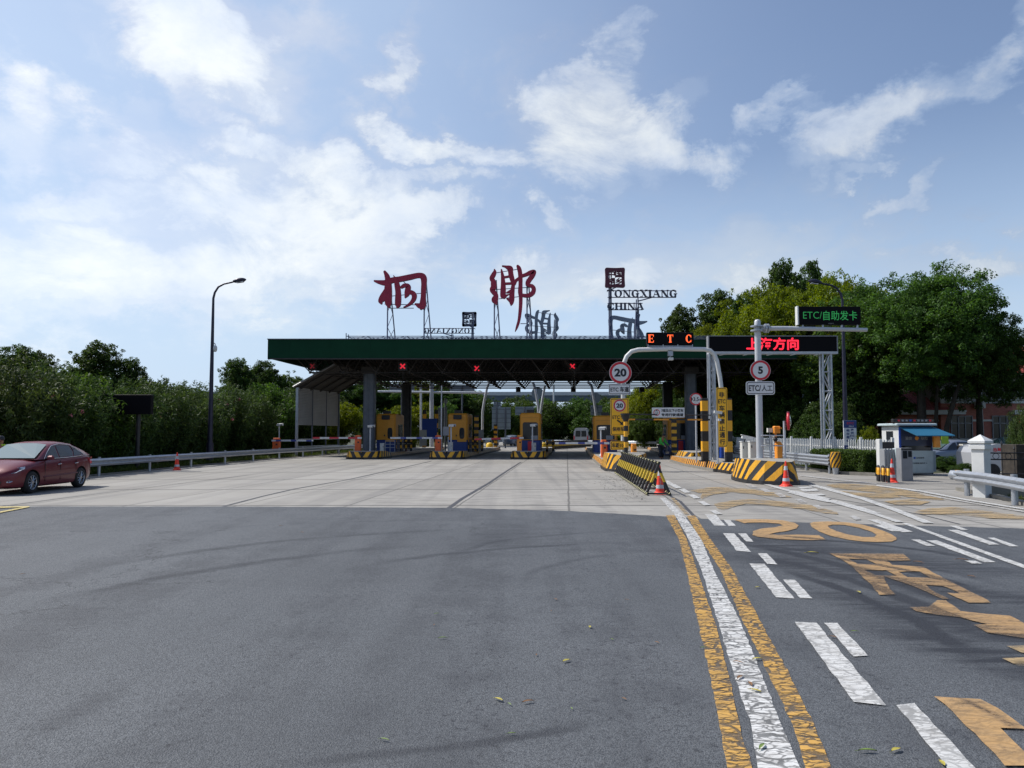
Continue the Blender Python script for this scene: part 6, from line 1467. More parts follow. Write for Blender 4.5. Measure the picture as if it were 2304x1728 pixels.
def std(lean=0., seat=0.):
    J = {'pelvis': (0, 0, .92), 'waist': (0, -.02 * lean, 1.06), 'chest': (0, -.10 * lean, 1.30), 'neck': (0, -.17 * lean, 1.47), 'chin': (0, -.19 * lean, 1.53), 'head': (0, -.22 * lean, 1.63)}
    Rr = {'pelvis': .14, 'waist': .125, 'chest': .15, 'neck': .055, 'chin': .07, 'head': .10}
    E = [('pelvis', 'waist'), ('waist', 'chest'), ('chest', 'neck'), ('neck', 'chin'), ('chin', 'head')]
    for s, n in ((-1, 'l'), (1, 'r')):
        J.update({'sh' + n: (s * .19, -.12 * lean, 1.40), 'el' + n: (s * .24, -.16 * lean - .04, 1.13), 'wr' + n: (s * .22, -.30 * lean - .16, .92), 'pa' + n: (s * .215, -.33 * lean - .2, .86),
                  'hip' + n: (s * .09, 0, .86), 'kn' + n: (s * .10, -.04, .47), 'an' + n: (s * .10, .02, .09), 'to' + n: (s * .11, -.15, .035)})
        Rr.update({'sh' + n: .062, 'el' + n: .043, 'wr' + n: .028, 'pa' + n: .034, 'hip' + n: .09, 'kn' + n: .058, 'an' + n: .038, 'to' + n: .03})
        E += [('chest', 'sh' + n), ('sh' + n, 'el' + n), ('el' + n, 'wr' + n), ('wr' + n, 'pa' + n), ('pelvis', 'hip' + n), ('hip' + n, 'kn' + n), ('kn' + n, 'an' + n), ('an' + n, 'to' + n)]
        for k, (dx, l_) in enumerate(((-.022, .062), (-.008, .075), (.007, .072), (.021, .058))):
            J['f%d%s' % (k, n)] = (J['pa' + n][0] + dx, J['pa' + n][1] - .02, J['pa' + n][2] - l_); Rr['f%d%s' % (k, n)] = .0085; E.append(('pa' + n, 'f%d%s' % (k, n)))
        J['th' + n] = (J['pa' + n][0] - s * .04, J['pa' + n][1] - .03, J['pa' + n][2] - .02); Rr['th' + n] = .0095; E.append(('pa' + n, 'th' + n))
    return J, Rr, E
TORSO = [('chest', 'waist'), ('waist', 'pelvis'), ('chest', 'shl'), ('chest', 'shr')]
SLV = [('shl', 'ell'), ('shr', 'elr'), ('ell', 'wrl'), ('elr', 'wrr')]
LEGS = [('pelvis', 'hipl'), ('pelvis', 'hipr'), ('hipl', 'knl'), ('hipr', 'knr'), ('knl', 'anl'), ('knr', 'anr')]
v = W(4, 975, 27.2); J, Rr, E = std(.4)
person('person in a blue top with a yellow-green patch standing behind the red car', (v.x, 27.2, -.08), R(25), J, Rr, E, [('shirt', TORSO + SLV, .014, 'cloth_b'), ('trousers', LEGS, .014, 'cloth_d')])
mb = MB(); mb.box((v.x + .17, 27.05, 1.36), (.10, .08, .05), 'hivisy'); 
tag(obj('shoulder_patch', mb, None), 'small yellow-green bag on the shoulder of the person behind the red car', 'bag')
v = W(1486, 975, 55.5); J, Rr, E = std(1.4); J['head'] = (0, -.34, 1.60)
person('person in a bright green vest standing over the scooter by the right column', (v.x, 55.5, 0), R(35), J, Rr, E, [('jacket', TORSO + SLV, .02, 'hivis'), ('trousers', LEGS, .02, 'cloth_d')])
t = thing('scooter', 'dark scooter in the shade beside the person in green', 'scooter', (v.x + .35, 55.3, 0), R(30)); mb = MB()
mb.tube([(0, -.45, .75), (0, -.42, .35), (0, -.2, .28), (0, .15, .28), (0, .25, .55), (0, .65, .6)], [.05, .10, .08, .08, .14, .10], 'cardark', 8); obj('frame', mb, t)
mb = MB(); mb.bar((-.3, -.42, 1.0), (.3, -.42, 1.0), .02, 'black'); mb.bar((0, -.45, .7), (0, -.42, 1.0), .03, 'grey'); obj('handlebar', mb, t)
for y in (-.55, .55):
    mb = MB(); mb.cyl((-.05, y, .23), (.05, y, .23), .23, 'tyre', n=16); obj('wheel', mb, t)
mb = MB(); mb.bbox((0, .38, .74), (.26, .6, .1), 'black', .03); obj('seat', mb, t)

# ---------------------------------------------------------------- right side: kiosk, gate, pillar, fences
x0, x1 = W(2022, 975, 33.5).x, W(2097, 975, 33.5).x; wk = x1 - x0; cxk = (x0 + x1) / 2; dk = 1.5
t = thing('guard_kiosk', 'small white and navy guard kiosk with cyan awning and light bar on its roof', 'kiosk', (cxk, 33.5, .05)); zt = W(2060, 957, 33.5).z - .05
mb = MB(); mb.box((-wk / 2 + .02, dk / 2, zt * .5 + .15), (.05, dk, zt - .3), 'white'); mb.box((wk / 2 - .02, dk / 2, zt * .5), (.05, dk, zt), 'blue'); mb.box((0, dk, zt / 2), (wk, .05, zt), 'white'); mb.box((0, .0, zt * .78), (wk - .02, .05, zt * .40), 'cardark'); mb.box((-wk / 2 + .03, -.03, zt * .62), (.08, .04, zt * .7), 'blue2'); mb.box((0, dk / 2, .06), (wk, dk, .12), 'grey'); obj('shell', mb, t)
mb = MB(); mb.bbox((-.02, dk / 2 - .05, zt + .04), (wk + .3, dk + .3, .09), 'kiosk', .03); obj('roof', mb, t)
mb = MB(); mb.bbox((-.1, .1, zt + .2), (wk + .25, .2, .13), 'black', .02); 
for i in range(9): mb.box((-wk / 2 + .02 + i * wk / 8.5, -.005, zt + .2), (.09, .01, .07), ['red', 'white', 'grey', 'blue2'][i % 4] if i in (0, 4, 8, 3) else 'grey')
obj('light_bar', mb, t)
mb = MB(); mb.add([(-wk / 2 + .0, -.02, zt - .06), (wk / 2 + .05, -.02, zt - .06), (wk / 2 + .45, -.95, zt - .42), (-wk / 2 + .30, -.95, zt - .42), (-wk / 2, -.02, zt - .09), (wk / 2 + .05, -.02, zt - .09), (wk / 2 + .45, -.95, zt - .45), (-wk / 2 + .30, -.95, zt - .45)], [(3, 2, 1, 0), (4, 5, 6, 7), (2, 3, 7, 6), (0, 4, 7, 3), (1, 2, 6, 5)], 'awning'); obj('awning', mb, t)
mb = MB(); mb.box((.12, -.02, .52), (wk - .26, .06, .92), 'kiosk'); mb.box((wk / 2 + .16, .3, .52), (.22, .06, .86), 'kiosk'); put_text(mb, '治安岗亭', (.14, .68), .34, .07, 'ink', .01, -.056); mb.box((-.09, -.055, .68), (.08, .01, .08), 'blue2'); put_text(mb, '平安高速 服务群众', (.12, .46), .62, .06, 'ink', .01, -.056); obj('counter_panel', mb, t)
mb = MB(); put_text(mb, '治安', (-.30, zt * .735), .28, .14, 'grey', .02, -.031); put_text(mb, '联防', (.36, zt * .735), .30, .14, 'grey', .02, -.031); disc(mb, (.04, zt * .735), .08, -.032, 'amber', 18, -.027); obj('lettering', mb, t)
mb = MB(); mb.box((.1, .03, zt * .48), (wk - .3, .02, zt * .22), 'glass'); obj('window', mb, t)
mb = MB(); mb.box((-wk / 2 - .012, .78, zt * .62), (.02, .6, zt * .52), 'glass'); mb.box((-wk / 2 - .02, .78, zt * .64), (.02, .6, .04), 'white'); obj('side_window', mb, t)
mb = MB(); mb.box((0, 0, 0), (.30, .03, .36), 'lime'); v = W(2126, 989, 34); mb2 = MB()
tag(obj('lime_placard', mb, None, (v.x, 34, v.z)), 'small lime green placard right of the kiosk', 'placard')
v = W(2107, 990, 33.2); mb = MB(); mb.bbox((0, 0, 0), (.26, .2, .62), 'amber', .04); tag(obj('hanging_coat', mb, None, (v.x, 33.2, v.z)), 'orange bundle hanging at the right corner of the kiosk', 'bundle')
# sliding gate cabinets
def cabinet(px0, px1, py, D, label, m='grey', extra=None, z0=0.):
    a, b = W(px0, py, D), W(px1, py, D); w_ = b.x - a.x; h = a.z - z0
    t = thing('gate_cabinet', label, 'cabinet', ((a.x + b.x) / 2, D, z0)); mb = MB(); mb.bbox((0, .2, h / 2), (w_, .4, h), m, .015); obj('casing', mb, t); return t, w_, h
t, w_, h = cabinet(1989, 2018, 1010, 30.0, 'wide grey ribbed gate cabinet behind the cone by the kiosk', 'corrv')
t, w_, h = cabinet(2027, 2053, 1008, 29.4, 'grey metal gate motor cabinet with dark glass window', 'grey')
mb = MB(); mb.box((-.07, -.006, h * .80), (w_ * .36, .012, .28), 'glass'); mb.box((.11, -.006, h * .82), (w_ * .3, .012, .22), 'glass'); obj('window', mb, t)
mb = MB(); mb.box((0, -.008, h - .04), (w_ * .96, .014, .07), 'black'); obj('top_trim', mb, t)
t, w_, h = cabinet(2018.5, 2026.5, 1009, 29.8, 'narrow pale post with small screen between the two grey cabinets', 'kiosk')
mb = MB(); mb.box((0, -.006, h * .82), (w_ * .7, .012, .22), 'glass'); mb.box((0, -.006, h * .58), (w_ * .6, .012, .10), 'red'); obj('screen', mb, t)
v = W(1978, 988, 32.6); mb = MB(); mb.bbox((0, 0, v.z / 2), (.13, .3, v.z), 'white', .01); tag(obj('gate_post', mb, None, (v.x, 32.6, 0)), 'square white post at the right end of the picket fence', 'post')
mb = MB(); mb.box((.26, .15, v.z - .32), (.52, .25, .40), 'frame_dark'); mb.box((.02, .15, (v.z - .4) / 2), (.12, .25, v.z - .45), 'frame_dark'); tag(obj('gate_beam', mb, None, (v.x + .10, 32.6, 0)), 'dark beam between the white post and the ribbed cabinet', 'beam')
for i, px in enumerate((1975, 1985.5, 1996.5)):
    D = 29.3 - i * .35; v = W(px, 975, D); mb = MB(); mb.tube([(0, 0, 0), (0, 0, .40), (.03, .08, .50), (.08, .22, .54), (.13, .36, .50), (.16, .44, .40), (.16, .44, 0)], .055, 'post_hoop', 10) if 'post_hoop' in M else mb.tube([(0, 0, 0), (0, 0, .40), (.03, .08, .50), (.08, .22, .54), (.13, .36, .50), (.16, .44, .40), (.16, .44, 0)], .055, 'post_yb2', 10)
    tag(obj('hoop_bollard', mb, None, (v.x, D, 0)), ['leftmost', 'middle', 'rightmost'][i] + ' black and yellow hoop of the three beside the cone', 'bollard', 'black and yellow hoop bollards')
# white pillar
v = W(2210, 975, 22.0); t = thing('gate_pillar', 'white gate pillar with pyramid cap behind the shiny guardrail', 'pillar', (v.x, 22.1, 0), R(33)); q = .345
mb = MB(); mb.bbox((0, 0, .66), (q, q, 1.42), 'white', .012); obj('shaft', mb, t)
mb = MB(); mb.bbox((0, 0, 1.37), (q + .10, q + .10, .10), 'white', .01); mb.bbox((0, 0, 1.44), (q + .04, q + .04, .10), 'white', .01); mb.bbox((0, 0, 1.52), (q + .12, q + .12, .07), 'white', .01)
s = (q + .10) / 2; mb.add([(-s, -s, 1.555), (s, -s, 1.555), (s, s, 1.555), (-s, s, 1.555), (0, 0, 1.72)], [(0, 1, 4), (1, 2, 4), (2, 3, 4), (3, 0, 4)], 'white'); obj('cap', mb, t)
t = thing('iron_fence', 'black iron fence with spear tops on a low wall right of the white pillar', 'fence', (v.x + .2, 22.6, 0)); mb = MB()
for z in (.62, 1.02, 1.20): mb.bar((0, 0, z), (7, -1.5, z), .018, 'black')
obj('rails', mb, t)
for i in range(24):
    f = i / 23; mb = MB(); zz = 1.52 if i % 2 == 0 else 1.38; p = Vector((7 * f, -1.5 * f, 0)); mb.cyl(p + Vector((0, 0, .4)), p + Vector((0, 0, zz - .1)), .011, 'black', n=6); mb.cyl(p + Vector((0, 0, zz - .1)), p + Vector((0, 0, zz - .06)), .012, 'black', .03, n=6); mb.cyl(p + Vector((0, 0, zz - .06)), p + Vector((0, 0, zz + .05)), .03, 'black', .002, n=6); obj('spear', mb, t)
mb = MB()
for i in range(23):
    f = (i + .5) / 23; c_ = Vector((7 * f, -1.5 * f, 1.11)); k = [c_ + Vector((.08 * math.cos(a), -.017 * math.cos(a), .08 * math.sin(a))) for a in [math.pi * 2 * j / 10 for j in range(11)]]
    for a, b in zip(k[:-1], k[1:]): mb.bar(a, b, .008, 'black')
obj('scrolls', mb, t)
mb = MB(); mb.box((3.5, -.75, .2), (7.2, .22, .42), 'concd', rz=math.atan2(-1.5, 7)); obj('low_wall', mb, t)
v = W(2268, 1016, 23.2); mb = MB(); mb.cyl((0, 0, -.08), (0, 0, .07), .05, 'red', n=12); mb.cyl((0, 0, .07), (0, 0, .11), .035, 'white', n=12); tag(obj('warning_lamp', mb, None, (v.x, 22.35, v.z)), 'small red lamp with white cap on the fence by the brown shed', 'lamp')
v = W(2300, 1000, 25.5); mb = MB(); mb.bbox((0, 0, .7), (1.1, .8, v.z), 'bark', .01); tag(obj('shed_box', mb, None, (v.x + .1, 25.5, 0)), 'dark brown box shed at the right edge behind the iron fence', 'shed')
v = W(2258, 1000, 31); t = thing('van', 'white vehicle with red letters partly hidden behind the pillar and iron fence', 'van', (v.x, 31, 0)); mb = MB()
mb.prism([(-.9, .3), (-.9, 1.0), (-.75, 1.22), (-.3, 1.34), (.2, 1.34), (.55, 1.1), (.7, .9), (.9, .8), (.9, .3)], 0, 1.7, 'carwhite'); obj('body', mb, t); mb = MB(); put_text(mb, '执勤', (-.25, 1.12), .32, .14, 'red', .02, -.01); obj('lettering', mb, t)
for x_ in (-.45, .55): mb = MB(); mb.cyl((x_, -.02, .3), (x_, .15, .3), .28, 'tyre', n=16); obj('wheel', mb, t)
v = W(2176, 1004, 33); mb = MB(); mb.box((0, 0, -.09), (.62, .4, .24), 'bark'); mb.box((0, 0, .06), (.5, .3, .06), 'cream'); mb.box((-.2, .0, -.5), (.05, .05, .7), 'bark'); mb.box((.2, .0, -.5), (.05, .05, .7), 'bark'); tag(obj('wooden_box', mb, None, (v.x, 33, v.z)), 'brown wooden box left of the white pillar', 'box')
# picket fence
t = thing('picket_fence', 'white picket fence behind the clipped hedge', 'fence', (15.75, 33.2, 0)); mb = MB(); L_ = 24
for z in (.35, 1.12): mb.box((0.02, L_ / 2, z), (.03, L_, .06), 'white')
obj('rails', mb, t); mb = MB(); n = int(L_ / .15)
for i in range(n): mb.prism([(-.04, .08), (.04, .08), (.04, 1.42), (0, 1.50), (-.04, 1.42)], 0, .02, 'white') if False else None
vs = []
for i in range(int(L_ / .25)):
    y = i * .25; mb.box((0, y, .74), (.075, .045, 1.36), 'white'); mb.add([(-.0375, y - .0225, 1.42), (.0375, y - .0225, 1.42), (.0375, y + .0225, 1.42), (-.0375, y + .0225, 1.42), (0, y, 1.50)], [(0, 1, 4), (1, 2, 4), (2, 3, 4), (3, 0, 4)], 'white')
tag(obj('pickets', mb, t), kind='stuff')
for i in range(9): mb = MB(); mb.bbox((0, i * 3, .79), (.11, .11, 1.58), 'white', .01); obj('post', mb, t)
# ETC notice on a post
a, b = W(1890, 946, 38), W(1920, 1012, 38); t = thing('notice_sign', 'blue and white vertical ETC notice with an arrow above the hedge', 'sign', ((a.x + b.x) / 2, 37.6, 0)); w_ = b.x - a.x; h = a.z - b.z; zc = (a.z + b.z) / 2
mb = MB(); mb.box((0, .03, zc), (w_, .06, h), 'signwhite'); mb.box((0, -.003, a.z - h * .13), (w_ + .01, .008, h * .25), 'blue'); mb.box((0, -.003, b.z + h * .08), (w_ + .01, .008, h * .16), 'blue'); obj('panel', mb, t)
mb = MB(); put_text(mb, 'ETC', (.02, a.z - h * .10), w_ * .55, h * .07, 'red', .02, -.012); put_text(mb, '高速公路', (.06, a.z - h * .20), w_ * .4, h * .035, 'signwhite', .01, -.012)
for i, s in enumerate(['提', '供', 'ETC', '办', '理']): put_text(mb, s, (w_ * .16, a.z - h * (.32 + i * .105)), w_ * (.24 if s != 'ETC' else .36), h * .075, 'blue', .03, -.006)
for i, s in enumerate(['相', '应', '服', '务']): put_text(mb, s, (-w_ * .18, a.z - h * (.34 + i * .115)), w_ * .24, h * .08, 'blue', .03, -.006)
z_ = b.z + h * .08; mb.prism([(-w_ * .35, z_ - .02), (w_ * .2, z_ - .02), (w_ * .2, z_ - .06), (w_ * .38, z_), (w_ * .2, z_ + .06), (w_ * .2, z_ + .02), (-w_ * .35, z_ + .02)], -.012, -.008, 'signwhite'); obj('lettering', mb, t)
for s in (-1, 1): mb = MB(); mb.cyl((s * w_ * .35, .1, 0), (s * w_ * .35, .1, a.z), .03, 'blue', n=8); obj('post', mb, t)
# ---------------------------------------------------------------- brick building
DBD = 58.0
def bx(px): return W(px, 975, DBD).x
def bz(py): return W(2200, py, DBD).z
bx0 = bx(1880); t = thing('brick_building', 'two-storey brick building with white bands behind the right trees', 'building', (bx0, DBD, 0)); rx = lambda px: bx(px) - bx0
mb = MB(); xm = rx(2118); xr = rx(2480)
mb.box(((xm + xr) / 2, 4, bz(905) / 2), (xr - xm, 8, bz(905)), 'brick'); mb.box(((xm + xr) / 2, 4.02, (bz(905) + bz(845)) / 2), (xr - xm - .02, 8, bz(845) - bz(905)), 'conc')
obj('wall', mb, t); mb = MB(); mb.box((xm / 2, 3.6, bz(932) / 2), (xm - .01, 6.5, bz(932)), 'brick'); obj('wing_wall', mb, t)
mb = MB(); mb.box(((xm + xr) / 2, -.04, bz(905)), (xr - xm, .12, .16), 'white'); mb.box((xm + .12, -.03, bz(880)), (.3, .1, 1.6), 'white'); mb.box((rx(2208), -.04, bz(885)), (.3, .1, 1.3), 'white'); mb.box(((rx(2186) + rx(2233)) / 2, -.03, bz(946)), (rx(2233) - rx(2186), .08, .14), 'cream'); mb.box((xm - .3, -.02 + .3, bz(946)), (1.6, .08, .14), 'cream'); mb.box(((xm + xr) / 2, -.03, bz(989)), (xr - xm, .1, .13), 'cream'); mb.box((rx(2292), -.3, bz(928)), (1.3, .8, .3), 'white'); obj('trim_bands', mb, t)
mb = MB(); xe = rx(2160); mb.box((xe / 2 + .5, .0, bz(929)), (xe - .6, 1.0, .24), 'white'); mb.box((xe / 2 + .5, -.45, bz(925)), (xe - .5, .14, .14), 'white'); obj('eaves', mb, t)
mb = MB(); zz = bz(923); xw = rx(2140); mb.add([(.2, -.5, zz), (xw, -.5, zz), (xw - 1.0, 3.2, zz + 1.5), (1.5, 3.2, zz + 1.5), (.2, 7, zz), (xw, 7, zz)], [(0, 1, 2, 3), (3, 2, 5, 4), (0, 3, 4), (1, 5, 2)], 'roofred')
for i in range(int((xw - 1) / .28)): x_ = .5 + i * .28; mb.bar((x_, -.5, zz + .03), (x_ * .86 + 1.2, 3.1, zz + 1.5), .035, 'roofred')
obj('roof', mb, t); mb = MB(); mb.box(((xm + xr) / 2, 4, bz(843)), (xr - xm + .8, 9, .3), 'white'); mb.add([(xm - .6, -.7, bz(840)), (xr + 1, -.7, bz(840)), (xr + 1, 4, bz(840) + 2.4), (xm + 2, 4, bz(840) + 2.4), (xr + 1, 9, bz(840)), (xm - .6, 9, bz(840))], [(0, 1, 2, 3), (3, 2, 4, 5), (0, 3, 5)], 'roofred'); obj('main_roof', mb, t)
for (p0, p1, y0, y1, cols, rows) in ((2140, 2187, 936, 987, 3, 2), (2233, 2281, 936, 987, 3, 2), (2126, 2158, 868, 900, 2, 1), (2164, 2203, 868, 900, 2, 1), (2231, 2292, 866, 900, 3, 1), (2300, 2340, 866, 900, 2, 1)):
    x_0, x_1, z_1, z_0 = rx(p0), rx(p1), bz(y0), bz(y1); w_, h = x_1 - x_0, z_1 - z_0; mb = MB(); fm = 'grey' if rows == 2 else 'white'
    for i in range(cols + 1): mb.box((x_0 + w_ * i / cols, -.06, (z_0 + z_1) / 2), (.06, .08, h + .06), fm)
    for z in [z_0, z_1] + ([z_0 + h * .68] if rows == 2 else []): mb.box(((x_0 + x_1) / 2, -.065, z), (w_, .07, .06), fm)
    wo = obj('window', mb, t); mb = MB(); mb.box(((x_0 + x_1) / 2, -.02, (z_0 + z_1) / 2), (w_, .03, h), 'glass'); obj('pane', mb, wo)
v0, v1 = rx(2192), rx(2213); mb = MB(); mb.bbox(((v0 + v1) / 2, -.25, bz(911)), (v1 - v0, .35, .5), 'cream', .03); mb.cyl(((v0 + v1) / 2 - .05, -.44, bz(911)), ((v0 + v1) / 2 - .05, -.43, bz(911)), .17, 'grey', n=18); tag(obj('air_conditioner', mb, None, (bx0, DBD, 0)), 'white air conditioner box on the brick wall above the white pillar', 'air conditioner')
mb = MB(); mb.cyl((rx(2210), -.1, bz(916)), (rx(2211), -.1, bz(985)), .035, 'white', n=6); obj('downpipe', mb, t)

# ---------------------------------------------------------------- vegetation
def trunk_mb(rng, h, r, lean=(0, 0), limbs=5, spread=1.5, mat='bark'):
    mb = MB(); p = [(0, 0, -.1), (lean[0] * .2, lean[1] * .2, h * .35), (lean[0] * .6, lean[1] * .6, h * .7), (lean[0], lean[1], h)]
    mb.tube(p, [r * 1.3, r, r * .8, r * .5], mat, 10)
    for i in range(limbs):
        a = 2 * math.pi * i / limbs + rng.random(); z = h * rng.uniform(.55, .95); f = z / h; s_ = spread * rng.uniform(.7, 1.2)
        mb.tube([(lean[0] * f, lean[1] * f, z), (lean[0] * f + math.cos(a) * s_ * .4, lean[1] * f + math.sin(a) * s_ * .4, z + s_ * .5), (lean[0] * f + math.cos(a) * s_, lean[1] * f + math.sin(a) * s_, z + s_ * 1.3)], [r * .45, r * .3, r * .1], mat, 6)
    return mb
def tree_proto(seed, H, Rr, base, mat, nclump, per, leaf, aspect=2.2, nb=9, tr=.25, up=.4, wind=(0, 0, 0), squash=.8, crad=.5, lean=(0, 0)):
    """hidden source: returns (crown mesh, trunk mesh) for a tree of height H, crown radius Rr, crown base height"""
    rng = np.random.default_rng(seed); ch = H - base; blobs = []
    for i in range(nb):
        a = rng.uniform(0, 6.283); rr = Rr * rng.uniform(.25, .72); z = base + ch * rng.uniform(.22, .78); k = 1 - abs((z - base) / ch - .45) * .9
        b = Rr * rng.uniform(.38, .58); blobs.append((math.cos(a) * rr * k, math.sin(a) * rr * k, z, b, b, b * squash))
    blobs.append((0, 0, base + ch * .5, Rr * .62, Rr * .62, ch * .42)); blobs.append((lean[0], lean[1], H - Rr * .4, Rr * .42, Rr * .42, Rr * .4))
    P0 = crown_pts(rng, blobs, nclump); rad = rng.uniform(.6, 1.25, len(P0)) * crad
    V, T = leaves(rng, P0, rad, per, leaf, aspect, up, .15, .75, wind)
    # extra sprays poking out beyond the outline
    out = crown_pts(rng, blobs, nclump // 4, 1.0); c0 = np.array([0, 0, base + ch * .45]); out = c0 + (out - c0) * rng.uniform(1.03, 1.14, (len(out), 1)); out[:, 2] += .15
    V2, T2 = leaves(rng, out, np.full(len(out), crad * .5), max(6, per // 3), leaf, aspect, up, .0, .9, wind)
    me = leaf_mesh('crown', [(V, T, 0), (V2, T2, 0)], [mat]); tk = trunk_mb(random.Random(seed), base + ch * .45, tr, lean, 6, Rr * .5).mesh('trunk')
    return me, tk, H, Rr
def shrub_proto(seed, H, Rr, mat, nst, per, leaf, aspect=5., flowers=0, extra=None):
    rng = np.random.default_rng(seed); cs, rs = [], []
    stems = MB()
    for i in range(nst):
        a = rng.uniform(0, 6.283); rr = Rr * math.sqrt(rng.random()); top = H * (1 - .35 * (rr / Rr) ** 2) * rng.uniform(.72, 1.02); bx_, by_ = math.cos(a) * rr * .35, math.sin(a) * rr * .35; tx, ty = math.cos(a) * rr, math.sin(a) * rr
        n = int(4 + top * 1.6)
        for k in range(n):
            f = .08 + .92 * (k + rng.random() * .6) / n; f = min(f, 1.0)
            cs.append((bx_ + (tx - bx_) * f ** .8 + rng.normal(0, .12), by_ + (ty - by_) * f ** .8 + rng.normal(0, .12), top * f)); rs.append(rng.uniform(.22, .42))
        if i % 6 == 0: stems.tube([(bx_, by_, 0), ((bx_ + tx) / 2, (by_ + ty) / 2, top * .55), (tx, ty, top * .97)], [.035, .025, .008], 'stem', 4)
    V, T = leaves(rng, cs, rs, per, leaf, aspect, .25, -.5, 1.1)
    parts = [(V, T, 0)]; mats = [mat]
    if flowers:
        cc = [c for c in cs if c[2] > H * .45]; idx = rng.choice(len(cc), min(flowers, len(cc)), replace=False); F_, FT = leaves(rng, [tuple(np.array(cc[i]) * (1.06, 1.06, 1.03)) for i in idx], [.10] * len(idx), 9, .09, 1.2); parts.append((F_, FT, 1)); mats.append('petal')
    return leaf_mesh('foliage', parts, mats), stems.mesh('stems'), H, Rr
def plant(name, proto, px, D, top, label, cat, group, wpx=None, rz=0, child=('crown', 'trunk'), X=None):
    x = W(px, 975, D).x if X is None else X; z = W(px, top, D).z; me, tk, H, Rr = proto; s = z / H; sx = s if wpx is None else (wpx / 2 / F * D) / Rr
    t = thing(name, label, cat, (x, D, -.05), rz, group); t.scale = (sx, sx, s)
    a = obj(child[0], me, t); b = obj(child[1], tk, t); return t
OL = [shrub_proto(11, 5.0, 2.6, 'leaf_o', 95, 26, .26), shrub_proto(12, 5.0, 2.4, 'leaf_o', 90, 26, .24, flowers=26), shrub_proto(13, 5.0, 2.8, 'leaf_m', 95, 26, .22, 3.2)]
TD = [tree_proto(21, 12, 4.2, 2.2, 'leaf_d', 480, 64, .26, 2.2, 10, .25, wind=(.5, 0, .25), crad=.55), tree_proto(22, 12, 4.4, 1.6, 'leaf_m', 480, 64, .25, 2.1, 11, .25, crad=.55), tree_proto(23, 12, 5.2, 3.0, 'leaf_y', 900, 90, .17, 2.0, 20, .3, crad=.55), tree_proto(24, 12, 5.6, 5.6, 'leaf_m', 1150, 100, .17, 2.1, 22, .28, crad=.55, squash=1.0), tree_proto(25, 12, 3.6, 2.0, 'leaf_d', 480, 60, .27, 3.0, 9, .2, wind=(1.0, 0, .7), crad=.5)]
BU = [tree_proto(31, 7, 4.2, .3, 'leaf_m', 440, 64, .23, 2.2, 9, .12, crad=.6), tree_proto(32, 7, 4.0, .3, 'leaf_d', 440, 64, .23, 2.2, 9, .12, crad=.6), tree_proto(33, 7, 4.0, .3, 'leaf_y', 440, 64, .22, 2.2, 9, .12, crad=.6)]
g1 = 'oleander shrubs behind the left guardrail'
for i, (x_, y_) in enumerate(((-21, 27.5), (-21.5, 23.5), (-22, 19.5))): 
    t_ = plant('oleander_shrub', OL[i], 0, y_, 780, 'leafy green shrub beyond the left edge, %s along the verge' % ['first', 'second', 'third'][i], 'shrub', g1, rz=i, child=('foliage', 'stems'), X=x_)
words = ['tall', 'dense', 'loose', 'rounded', 'spreading', 'dark', 'pale']
lbl = lambda i, s: s
for i, (px, D, top, k) in enumerate([(-40, 31.5, 785, 0), (40, 33.5, 785, 1), (112, 35.5, 800, 0), (178, 38, 826, 2), (238, 40.5, 834, 0), (300, 43.5, 842, 1), (352, 46.5, 842, 0), (404, 50, 848, 0), (452, 53.5, 856, 1), (500, 57.5, 850, 1), (548, 62, 860, 0), (590, 67, 852, 2), (634, 73, 862, 0), (682, 80, 868, 2), (730, 87, 872, 1)]):
    ref = ['at the left edge above the red car roof', 'directly above the red car windscreen', 'above the rear door of the red car', 'left of the dark message board', 'behind the dark message board', 'just right of the dark message board', 'above the lone cone at the guardrail', 'left of the tall left lamp post', 'at the foot of the tall left lamp post', 'just right of the left lamp post, with pink flowers', 'left of the grey screen shed post', 'above the leftmost orange barrier post', 'behind the left edge of the screen shed', 'behind the posts of the screen shed', 'between the screen shed and the left column'][i]
    plant('oleander_shrub', OL[k], px, D, top, 'leafy green shrub ' + ref, 'shrub', g1, rz=rnd.uniform(0, 6), child=('foliage', 'stems'))
for i, (px, D, top, k, wp, ref) in enumerate([(28, 44, 776, 4, 170, 'rising at the far left above the shrubs'), (92, 46, 792, 4, 130, 'small and tufted, above the red car windscreen'), (285, 48, 806, 4, 120, 'small, above the right end of the message board'), (228, 47, 770, 4, 175, 'rising highest above the dark message board'), (138, 46, 812, 1, 150, 'between the two tufted trees at the left'), (340, 60, 842, 1, 150, 'low behind the shrubs right of the message board'), (425, 62, 858, 1, 130, 'low behind the shrubs left of the lamp post'), (528, 82, 808, 4, 130, 'dark and feathery, right of the left lamp post'), (592, 86, 812, 0, 150, 'behind the left end of the green fascia'), (655, 90, 835, 1, 150, 'above the screen shed roof'), (600, 70, 868, 1, 130, 'bright green, left of the screen shed wall'),
                                           (740, 96, 845, 1, 170, 'behind the screen shed'), (805, 98, 850, 0, 160, 'behind the left grey column'), (868, 100, 848, 1, 160, 'behind the dark left column'), (930, 104, 850, 2, 160, 'behind the blue panel'), (990, 106, 855, 0, 170, 'behind the second booth, dark crown'), (1045, 108, 872, 1, 150, 'right of the second booth')]):
    plant('broadleaf_tree', TD[k], px, D, top, 'green tree ' + ref, 'tree', 'trees behind the left shrubs and lanes', wp, rnd.uniform(0, 6))
